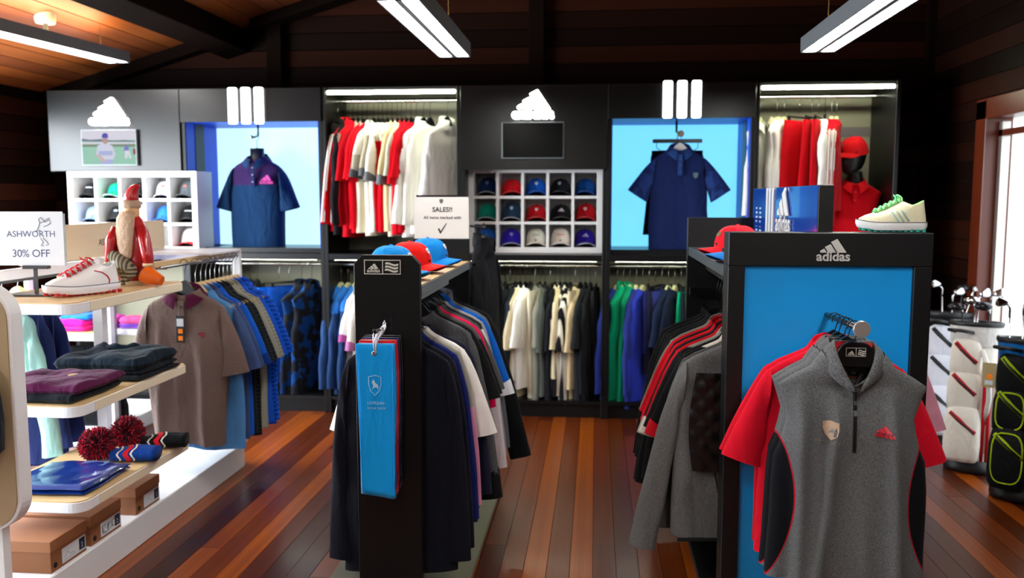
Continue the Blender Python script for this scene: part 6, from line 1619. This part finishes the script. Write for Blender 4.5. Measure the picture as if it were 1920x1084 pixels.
# pink tops on the right rail
for k, (y, c, w_) in enumerate([(3.6, '#e39ab0', 'pink polo on white hanger'), (3.7, '#eab0c0', 'pale pink top'), (3.8, '#d98aa4', 'rose top'), (3.92, '#efe6e2', 'cream top')]):
    garment('pink_shirt', '%s at the right side of the right gondola' % w_, (1.07, y, 1.05), R(2), F(c), group='pink clothes on the right gondola', L=0.82, W=1.0, slen=0.24, thick=0.034, ang=12)
    hanger('white', (1.07, y, 1.05), R(2), 'white hanger, %s from the viewer at the right gondola side' % ORDW[k], 'white hangers on the right gondola', 0.185)
# ================================================================== mannequins, niche displays, golf bags, outdoors
M_MAN = mat('matt_black_mannequin', '#0c0c0d', 0.45)
# torso form in the left niche
tf = empty('torso_form', (-2.59, 6.6, 1.25), 0, 'black torso form wearing the navy polo in the left niche', 'mannequin')
def body_form(cx, cy, z0, z1, w_, d_, nk, top):
    secs = [(w_ * 0.78, d_ * 0.85, z0), (w_ * 0.76, d_ * 0.85, z0 + 0.12), (w_ * 0.82, d_ * 0.95, lerp(z0, z1, 0.5)), (w_ * 0.98, d_, lerp(z0, z1, 0.78)), (w_ * 1.0, d_ * 0.85, z1 - 0.07), (w_ * 0.8, d_ * 0.7, z1 - 0.03), (nk * 1.3, nk * 1.2, z1), (nk, nk, z1 + 0.03), (nk * 1.02, nk, top)]
    return MB().loft([[(cx + a * math.cos(2 * PI * k / 28), cy + b_ * math.sin(2 * PI * k / 28), z) for k in range(28)] for a, b_, z in secs], True, True, True)
body_form(-2.59, 6.6, 1.26, 1.87, 0.16, 0.085, 0.052, 1.975).build('torso', M_MAN, tf, smooth=True)
MB().lathe([(0.053, 0), (0.053, 0.006)], (-2.59, 6.6, 1.975), 24).build('neck_cap', mat('neck_cap_grey', '#2a2a2c', 0.3), tf, smooth=True, ang=40)
MB().tube([(-2.59, 6.6, 1.98)] + [(-2.59 + 0.016 * math.cos(R(a)), 6.6, 2.06 + 0.016 * math.sin(R(a))) for a in (-90, -30, 30, 90, 150, 200)], 0.0025, 6).build('hook', M_HOOKB, tf, smooth=True)
MB().tube([(-2.52, 6.45, 2.155), (-2.52, 6.45, 2.09), (-2.54, 6.5, 2.07), (-2.6, 6.6, 2.068), (-2.63, 6.62, 2.068)], 0.008, 8).build('hook_arm', M_HBLACK, bays[1], smooth=True)
MB().lathe([(0.016, 0), (0.016, 0.012)], (-2.645, 6.62, 2.068), 14, 'x').build('arm_knob', mat('cream_knob', '#cfc48a', 0.4), bays[1], smooth=True)
npm = F('#112f52', 'above', '#33204e', z=-0.2)
tp = garment('polo_shirt', 'navy polo with purple yoke on the torso form', (-2.59, 6.6, 1.9), R(4), npm, sl='short', L=0.7, W=0.88, collar='polo', thick=0.118, fold=0.006, sm=F('#102c4e'), cm=F('#16365a'), slen=0.24, cuff=0.08, ang=15, neck=0.068, flare=-0.02)
shirt_details(tp, 0.115, F('#23264f'), mat('button_grey', '#8a8f98', 0.4), zlen=0.16)
mb = MB(); brand_mark(mb, -0.05, -0.03, 0.1, lambda a, b_: (0.1 + a, -0.117, -0.16 + b_)); mb.build('chest_mark', mat('magenta_print', '#b32a86', 0.6), tp, local=True, solid=0.012)
# polo on a white hanger in the right niche
MB().tube([(0.57, 6.5, 2.155), (0.57, 6.5, 2.075), (0.59, 6.48, 2.065)], 0.008, 8).build('hook_arm', M_HBLACK, bays[4], smooth=True)
MB().tube([(0.6, 6.66, 2.062), (0.6, 6.49, 2.062)], 0.007, 8).build('faceout_arm', M_HBLACK, bays[4], smooth=True)
MB().lathe([(0.024, 0), (0.024, 0.01)], (0.6, 6.478, 2.062), 20, 'y').build('arm_disc', mat('disc_bronze', '#8a7a66', 0.4, 0.4), bays[4], smooth=True, ang=40)
bk_ = F('#1e2c5e')
pp = garment('polo_shirt', 'navy polo on white hanger in the right blue niche', (0.6, 6.54, 1.955), R(2), bk_, sl='short', L=0.76, W=0.88, collar='polo', thick=0.045, fold=0.012, cm=F('#2a4a86'), sm=F('#213268', 'camo', '#2a4484', sc=1.5), ang=33, slen=0.22)
shirt_details(pp, 0.045, F('#2a4a86'), mat('button_navy', '#44548a', 0.4), zlen=0.14)
MB().add([(0.11 + a * 0.035, -0.052, -0.19 + b_ * 0.035) for a, b_ in SHIELD], [tuple(range(len(SHIELD)))]).build('chest_emblem', mat('grey_green_thread', '#5a7a80', 0.6), pp, local=True, solid=0.006)
mb = MB(); brand_mark(mb, -0.015, 0, 0.03, lambda a, b_: (-0.09 + a, -0.056, -0.7 + b_), lettering=False); mb.build('hem_mark', mat('hem_orange', '#b86a58', 0.6), pp, local=True, solid=0.006)
hanger('white', (0.6, 6.54, 1.955), R(2), 'white hanger of the navy polo in the right blue niche', None)
sk_ = trousers('golf_skirt', 'black skirt on a clip hanger behind the niche polo', (0.59, 6.64, 1.95), 0, F('#0d0f16'), L=0.62, W=0.19, legs=False, cat='skirt')
ch_ = empty('clip_hanger', (0.59, 6.64, 2.02), 0, 'wide black clip hanger behind the niche polo', 'hanger')
MB().box(-0.18, 0.18, -0.01, 0.01, -0.014, 0.014).build('clip_bar', M_HBLACK, ch_, local=True, bevel=0.004)
MB().tube([(-0.15, 0, -0.01), (-0.15, 0, -0.05), (-0.12, 0, -0.07), (0.12, 0, -0.07), (0.15, 0, -0.05), (0.15, 0, -0.01)], 0.003, 6).build('clip_wire', M_HBLACK, ch_, local=True)
MB().tube([(0, 0, 0.01), (0, 0, 0.035)], 0.004, 6).build('hook', M_HOOKB, ch_, local=True)
# mannequin with red cap
mn = empty('mannequin', (1.86, 6.62, DECK), R(-12), 'black mannequin bust in red cap and red polo', 'mannequin')
def mloft(secs, n=28):
    return MB().loft([[(cx + rx * math.cos(2 * PI * k / n), cy + ry * math.sin(2 * PI * k / n) * (1.0), z) for k in range(n)] for cx, cy, rx, ry, z in secs], True, True, True)
hz = 0.005
mloft([(0, 0, 0.11, 0.08, hz), (0, 0, 0.105, 0.075, 0.15), (0, 0.0, 0.13, 0.085, 0.32), (0, 0, 0.14, 0.07, 0.42), (0, 0.005, 0.1, 0.055, 0.48), (0, 0.0, 0.06, 0.055, 0.525), (0, -0.012, 0.05, 0.05, 0.57), (0, -0.02, 0.048, 0.05, 0.6)]).build('bust', M_MAN, mn, local=True, smooth=True)
# head: lofted with chin, nose and brow, tilted forward
hsec = []
for z, rx, ry, cy in ((0.575, 0.02, 0.03, -0.05), (0.59, 0.042, 0.05, -0.045), (0.62, 0.058, 0.075, -0.03), (0.66, 0.066, 0.088, -0.022), (0.7, 0.071, 0.095, -0.018), (0.74, 0.073, 0.098, -0.014), (0.78, 0.069, 0.093, -0.012), (0.81, 0.054, 0.075, -0.01), (0.83, 0.03, 0.045, -0.008), (0.836, 0.008, 0.01, -0.006)):
    ring = []
    for k in range(32):
        a = 2 * PI * k / 32; c, s_ = math.cos(a), math.sin(a)
        y = cy + ry * s_; x = rx * c
        if s_ < -0.9 and 0.63 < z < 0.71: y -= 0.02 * (1 - abs(z - 0.655) / 0.05) if abs(z - 0.655) < 0.05 else 0
        ring.append((x, y, z))
    hsec.append(ring)
MB().loft(hsec, True, True, True).xf(Matrix.Rotation(R(-55), 4, 'Z')).build('head', M_MAN, mn, local=True, smooth=True)
rm = F('#d20c1c')
rp = garment('sleeveless_polo', 'red sleeveless polo worn by the mannequin', (1.86, 6.62, 1.715), R(-12), rm, sl=None, L=0.5, W=0.82, collar='polo', thick=0.125, fold=0.004, neck=0.066, cat='shirt')
shirt_details(rp, 0.098, rm, mat('button_red', '#e04a50', 0.4), zlen=0.12, buttons=2)
cpm = cap('baseball_cap', (1.85, 6.6, 1.905), R(-67), '#d3101a', 'red cap worn tilted by the mannequin', None, 'shield', '#8a5a60', None, None, 1.08, 1.1)
cpm.rotation_euler = (R(14), R(0), R(-67))

# golf bags and clubs
M_STEELC = mat('club_steel', '#c9ccd0', 0.16, 1.0)
M_GRAPH = mat('club_graphite', '#2a2c30', 0.3, 0.3)
def golf_bag(loc, rz, label, cols, lean=4, trim='#c01020', h=0.86):
    t = empty('golf_bag', loc, rz, label, 'golf bag', 'golf bags by the doorway', rot=(R(-lean), R(0), rz))
    mb_, mp_, mt_, mr_ = [F(c, rough=0.6) for c in cols] 
    def ring(w_, d_, z, cy=0, n=26):
        return [(w_ * math.cos(2 * PI * k / n), cy + d_ * math.sin(2 * PI * k / n), z) for k in range(n)]
    MB().loft([ring(0.12, 0.1, 0.03), ring(0.125, 0.105, 0.06), ring(0.12, 0.1, 0.3), ring(0.115, 0.1, 0.6), ring(0.12, 0.105, h - 0.1)], True, True, True).build('bag_body', mb_, t, local=True, smooth=True)
    MB().loft([ring(0.13, 0.112, 0.0), ring(0.135, 0.116, 0.02), ring(0.132, 0.114, 0.07), ring(0.12, 0.1, 0.075)], True, True, True).build('bag_base', mat('bag_base_black', '#101114', 0.5), t, local=True, smooth=True)
    MB().loft([ring(0.122, 0.107, h - 0.14), ring(0.132, 0.118, h - 0.12), ring(0.14, 0.125, h - 0.04), ring(0.142, 0.127, h - 0.02)]).build('top_cuff', mt_, t, local=True, smooth=True)
    MB().loft([ring(0.145, 0.13, h - 0.025), ring(0.15, 0.135, h - 0.01), ring(0.147, 0.132, h + 0.004), ring(0.125, 0.11, h), ring(0.12, 0.105, h - 0.05)]).build('rim', mat('rim_black', '#17181b', 0.45), t, local=True, smooth=True)
    MB().lathe([(0.12, h - 0.055), (0.118, h - 0.05)], (0, 0, 0), 24).build('throat', mat('throat_black', '#0a0a0b', 0.9), t, local=True)
    MB().box(-0.12, 0.12, -0.006, 0.006, h - 0.05, h - 0.006).box(-0.006, 0.006, -0.105, 0.105, h - 0.05, h - 0.006).build('divider', mat('rim_black', '#17181b', 0.45), t, local=True)
    # pockets
    for (cx, cy, w_, d_, z0, z1) in ((-0.03, -0.1, 0.1, 0.085, 0.07, 0.4), (-0.035, -0.09, 0.09, 0.068, 0.36, 0.6), (-0.035, -0.085, 0.085, 0.058, 0.56, 0.78), (0.105, -0.02, 0.045, 0.08, 0.12, 0.6)):
        rg = []
        for u, s_ in ((0, 0.8), (0.08, 0.96), (0.3, 1.0), (0.7, 0.98), (0.92, 0.85), (1.0, 0.55)):
            rg.append([(cx + w_ * s_ * math.copysign(abs(math.cos(2 * PI * k / 22)) ** 0.6, math.cos(2 * PI * k / 22)), cy + d_ * s_ * math.copysign(abs(math.sin(2 * PI * k / 22)) ** 0.6, math.sin(2 * PI * k / 22)), lerp(z0, z1, u)) for k in range(22)])
        po = MB().loft(rg, True, True, True).build('pocket', mp_, t, local=True, smooth=True)
        zt = lerp(z0, z1, 0.8)
        if abs(cx) < 0.05:
            MB().tube([(cx - w_ * 0.62, cy - d_ * 0.72, zt + 0.02), (cx - 0.02, cy - d_ * 0.92, zt - 0.015), (cx + w_ * 0.7, cy - d_ * 0.82, zt - 0.09)], 0.014, 8).build('zip_trim', mr_, po, local=True, smooth=True)
            MB().tube([(cx - w_ * 0.58, cy - d_ * 0.72 - 0.011, zt + 0.017), (cx - 0.02, cy - d_ * 0.92 - 0.011, zt - 0.017), (cx + w_ * 0.66, cy - d_ * 0.82 - 0.011, zt - 0.088)], 0.006, 8).build('zip_line', mat('zip_black', '#0c0c0e', 0.4), po, local=True, smooth=True)
    for x in (0.075, 0.1):
        MB().tube([(x, -0.12, 0.08), (x, -0.125, 0.3), (x - 0.005, -0.115, 0.6)], 0.009, 8).build('side_trim', mr_, t, local=True, smooth=True)
    MB().tube([(0.05, -0.11, 0.72), (0.09, -0.15, 0.62), (0.1, -0.15, 0.45), (0.08, -0.11, 0.3)], 0.014, 8).build('shoulder_strap', mt_, t, local=True, smooth=True)
    MB().tube([(-0.1, -0.09, h - 0.06), (-0.13, -0.13, h - 0.05), (-0.06, -0.16, h - 0.05), (0.0, -0.125, h - 0.06)], 0.01, 8).build('lift_handle', mat('rim_black', '#17181b', 0.45), t, local=True, smooth=True)
    return t
def golf_club(base, top, label, kind, rz):
    t = empty('golf_club', base, 0, label, 'golf club', 'golf clubs in the bags')
    b, e = Vector((0, 0, 0)), Vector(top) - Vector(base)
    MB().tube([b, e], 0.0048, 8).build('shaft', M_STEELC if kind != 'wood' else M_GRAPH, t, local=True, smooth=True)
    M = Matrix.Translation(e) @ Matrix.Rotation(rz, 4, 'Z')
    if kind == 'iron':
        MB().tube([(0, 0, -0.03), (0, 0, 0.02), (0.01, 0, 0.035)], [0.0065, 0.0068, 0.007], 8).xf(M).build('hosel', M_STEELC, t, local=True, smooth=True)
        rings = []
        for u, hgt, th in ((0.0, 0.02, 0.006), (0.25, 0.034, 0.009), (0.55, 0.046, 0.01), (0.8, 0.052, 0.009), (0.95, 0.04, 0.006), (1.0, 0.02, 0.003)):
            x = 0.008 + 0.072 * u; zc = 0.045 + 0.012 * u
            rings.append([(x, th * math.sin(2 * PI * k / 12) + 0.006 * math.cos(2 * PI * k / 12), zc + hgt / 2 * math.cos(2 * PI * k / 12)) for k in range(12)])
        MB().loft(rings, True, True, True).xf(M).build('club_head', M_STEELC, t, local=True, smooth=True)
    else:
        rings = []
        for u in range(9):
            a = PI * u / 8; r = math.sin(a)
            rings.append([(0.035 + 0.05 * -math.cos(a), 0.042 * r * math.cos(2 * PI * k / 16), 0.02 + 0.026 * r * math.sin(2 * PI * k / 16)) for k in range(16)])
        MB().loft(rings).xf(M).build('club_head', M_STEELC if kind == 'putter' else mat('wood_head_black', '#1c1d22', 0.2, 0.2), t, local=True, smooth=True)
        MB().tube([(0, 0, -0.02), (0.008, 0, 0.01)], [0.007, 0.009], 8).xf(M).build('hosel', M_STEELC, t, local=True, smooth=True)
golf_bag((2.29, 5.92, 0.0), R(-20), 'black and white golf bag farthest back by the wall', ('#101216', '#c8cad6', '#0e1014', '#1a1c22'), h=0.86)
gb = golf_bag((2.21, 5.32, 0.0), R(-28), 'white golf bag with red zips in front of the doorway', ('#cfc9be', '#dcd6cb', '#d8d5d0', '#b8121e'), h=0.88)
gl_ = golf_bag((2.26, 4.82, 0.0), R(-35), 'black and blue golf bag with lime trim at the right edge', ('#12151a', '#101316', '#1666b0', '#a8c81a'), h=0.86)
for cx, cy, w_, d_, za, zb in ((-0.03, -0.1, 0.1, 0.085, 0.07, 0.4), (-0.035, -0.09, 0.09, 0.068, 0.36, 0.6)):
    pts = []
    for k in range(25):
        a = 2 * PI * k / 24; c_, s_ = math.cos(a), math.sin(a)
        xx = w_ * 0.72 * math.copysign(abs(c_) ** 0.6, c_); zz = lerp(za, zb, 0.5) + (zb - za) * 0.4 * math.copysign(abs(s_) ** 0.6, s_)
        pts.append((cx + xx, cy - d_ * 0.88 * (1 - 0.3 * (abs(xx) / w_) ** 3) - 0.004, zz))
    MB().tube(pts, 0.005, 6).build('pocket_piping', F('#a8c81a', rough=0.6), gl_, local=True, smooth=True)
tgm = MB().box(0.06, 0.13, -0.175, -0.172, 0.52, 0.66).build('price_tag', mat('tag_gold', '#a8966a', 0.5), gb, local=True)
MB().box(0.075, 0.115, -0.1765, -0.1745, 0.535, 0.56).build('tag_paper', mat('tag_white', '#cfd6dc', 0.5), tgm, local=True)
MB().lathe([(0.016, 0), (0.016, 0.002)], (0.098, -0.177, 0.582), 14, 'y').build('price_sticker', mat('sticker_orange', '#ff8a10', 0.5), tgm, local=True)
mb = MB(); text(mb, 'T', -0.05, 0.2, height=0.05, fn=lambda a, b_: (a, -0.17, b_), offset=0.02); mb.build('printed_mark', mat('bag_print', '#26262a', 0.5), gb, local=True, solid=0.02)
clubs = [((2.27, 5.9, 0.3), (2.225, 5.88, 1.0), 'iron', 200), ((2.31, 5.93, 0.3), (2.3, 5.9, 0.95), 'iron', 10), ((2.33, 5.95, 0.3), (2.37, 5.93, 1.0), 'wood', 60), ((2.25, 5.97, 0.3), (2.42, 5.9, 0.97), 'iron', 30),
         ((2.2, 5.3, 0.3), (2.185, 5.28, 0.99), 'putter', 100), ((2.22, 5.33, 0.3), (2.215, 5.31, 1.0), 'iron', 20), ((2.24, 5.28, 0.3), (2.26, 5.26, 0.96), 'wood', 150), ((2.25, 5.36, 0.3), (2.3, 5.34, 1.0), 'iron', 0), ((2.19, 5.36, 0.3), (2.14, 5.34, 0.95), 'wood', 190),
         ((2.25, 4.82, 0.3), (2.24, 4.82, 1.02), 'iron', 15), ((2.28, 4.8, 0.3), (2.31, 4.79, 0.95), 'wood', 120), ((2.22, 4.85, 0.3), (2.19, 4.86, 1.0), 'iron', 190)]
wn = {'iron': 'steel iron', 'wood': 'dark wood club', 'putter': 'bright putter'}
bags_n = ['farthest golf bag'] * 4 + ['white golf bag'] * 5 + ['lime trimmed golf bag'] * 3
for k, (a, b_, kd, rz) in enumerate(clubs):
    j = [0, 4, 9][0 if k < 4 else (1 if k < 9 else 2)]
    golf_club(a, b_, '%s, %s of the clubs standing in the %s' % (wn[kd], ORDW[k - j], bags_n[k]), kd, R(rz))

# person on the bright terrace outside the doorway
def skin_person(loc, rz, label):
    t = empty('person', loc, rz, label, 'person')
    J = {'pel': (0, 0, 0.92, 0.13), 'wai': (0, 0, 1.08, 0.115), 'che': (0, 0, 1.3, 0.14), 'nek': (0, 0, 1.47, 0.055), 'hed': (0, -0.01, 1.56, 0.085), 'top': (0, 0, 1.68, 0.075),
         'shl': (-0.19, 0, 1.4, 0.06), 'ell': (-0.25, -0.03, 1.13, 0.043), 'wrl': (-0.2, -0.18, 0.98, 0.03), 'shr': (0.19, 0, 1.4, 0.06), 'elr': (0.25, -0.03, 1.13, 0.043), 'wrr': (0.2, -0.18, 0.98, 0.03),
         'hpl': (-0.1, 0, 0.86, 0.095), 'knl': (-0.11, -0.02, 0.48, 0.062), 'anl': (-0.11, 0.02, 0.08, 0.042), 'tol': (-0.12, -0.12, 0.04, 0.035), 'hpr': (0.1, 0, 0.86, 0.095), 'knr': (0.11, -0.02, 0.48, 0.062), 'anr': (0.11, 0.02, 0.08, 0.042), 'tor': (0.12, -0.12, 0.04, 0.035)}
    E_ = [('pel', 'wai'), ('wai', 'che'), ('che', 'nek'), ('nek', 'hed'), ('hed', 'top'), ('che', 'shl'), ('shl', 'ell'), ('ell', 'wrl'), ('che', 'shr'), ('shr', 'elr'), ('elr', 'wrr'), ('pel', 'hpl'), ('hpl', 'knl'), ('knl', 'anl'), ('anl', 'tol'), ('pel', 'hpr'), ('hpr', 'knr'), ('knr', 'anr'), ('anr', 'tor')]
    ks = list(J); vs = [J[k][:3] for k in ks]; es = [(ks.index(a), ks.index(b_)) for a, b_ in E_]
    for side, w0 in ((-1, 'wrl'), (1, 'wrr')):   # five short fingers on each hand
        p = Vector(J[w0][:3]); i0 = ks.index(w0)
        palm = p + Vector((0, -0.06, -0.04)); vs.append(tuple(palm)); pi_ = len(vs) - 1; es.append((i0, pi_)); ks.append('palm%d' % side); J['palm%d' % side] = (*palm, 0.026)
        for f in range(5):
            q = palm + Vector(((f - 2) * 0.018, -0.05 - 0.012 * (2 - abs(f - 2)), -0.03)); vs.append(tuple(q)); es.append((pi_, len(vs) - 1)); nm = 'f%d%d' % (side, f); ks.append(nm); J[nm] = (*q, 0.009)
    me = bpy.data.meshes.new('body'); me.from_pydata(vs, es, []); me.update()
    o = bpy.data.objects.new('body', me); COL.objects.link(o); o.parent = t
    sk = o.modifiers.new('skin', 'SKIN'); o.modifiers.new('smooth', 'SUBSURF').render_levels = 2
    for i, k in enumerate(ks):
        me.skin_vertices[0].data[i].radius = (J[k][3], J[k][3])
        me.skin_vertices[0].data[i].use_root = (k == 'pel')
    m = bpy.data.materials.new('person_colours'); m.use_nodes = True
    nt = m.node_tree; tc = nt.nodes.new('ShaderNodeTexCoord'); s_ = nt.nodes.new('ShaderNodeSeparateXYZ'); rp_ = nt.nodes.new('ShaderNodeValToRGB'); dv = nt.nodes.new('ShaderNodeMath'); dv.operation = 'DIVIDE'; dv.inputs[1].default_value = 1.8
    nt.links.new(tc.outputs['Object'], s_.inputs[0]); nt.links.new(s_.outputs[2], dv.inputs[0]); nt.links.new(dv.outputs[0], rp_.inputs['Fac'])
    rp_.color_ramp.interpolation = 'CONSTANT'; el = rp_.color_ramp.elements
    el[0].color = H('#2a2a2e'); el[0].position = 0; el[1].position = 0.06; el[1].color = H('#c9c4ba')
    for pos, c in ((0.55, '#e6e6ea'), (0.8, '#2e3450'), (0.815, '#b9826a'), (0.92, '#5a4030')):
        e = el.new(pos); e.color = H(c)
    nt.links.new(rp_.outputs['Color'], nt.nodes['Principled BSDF'].inputs['Base Color'])
    me.materials.append(m)
    return t
skin_person((5.3, 10.45, -0.42), R(-35), 'person in a white top and pale trousers outside the doorway')
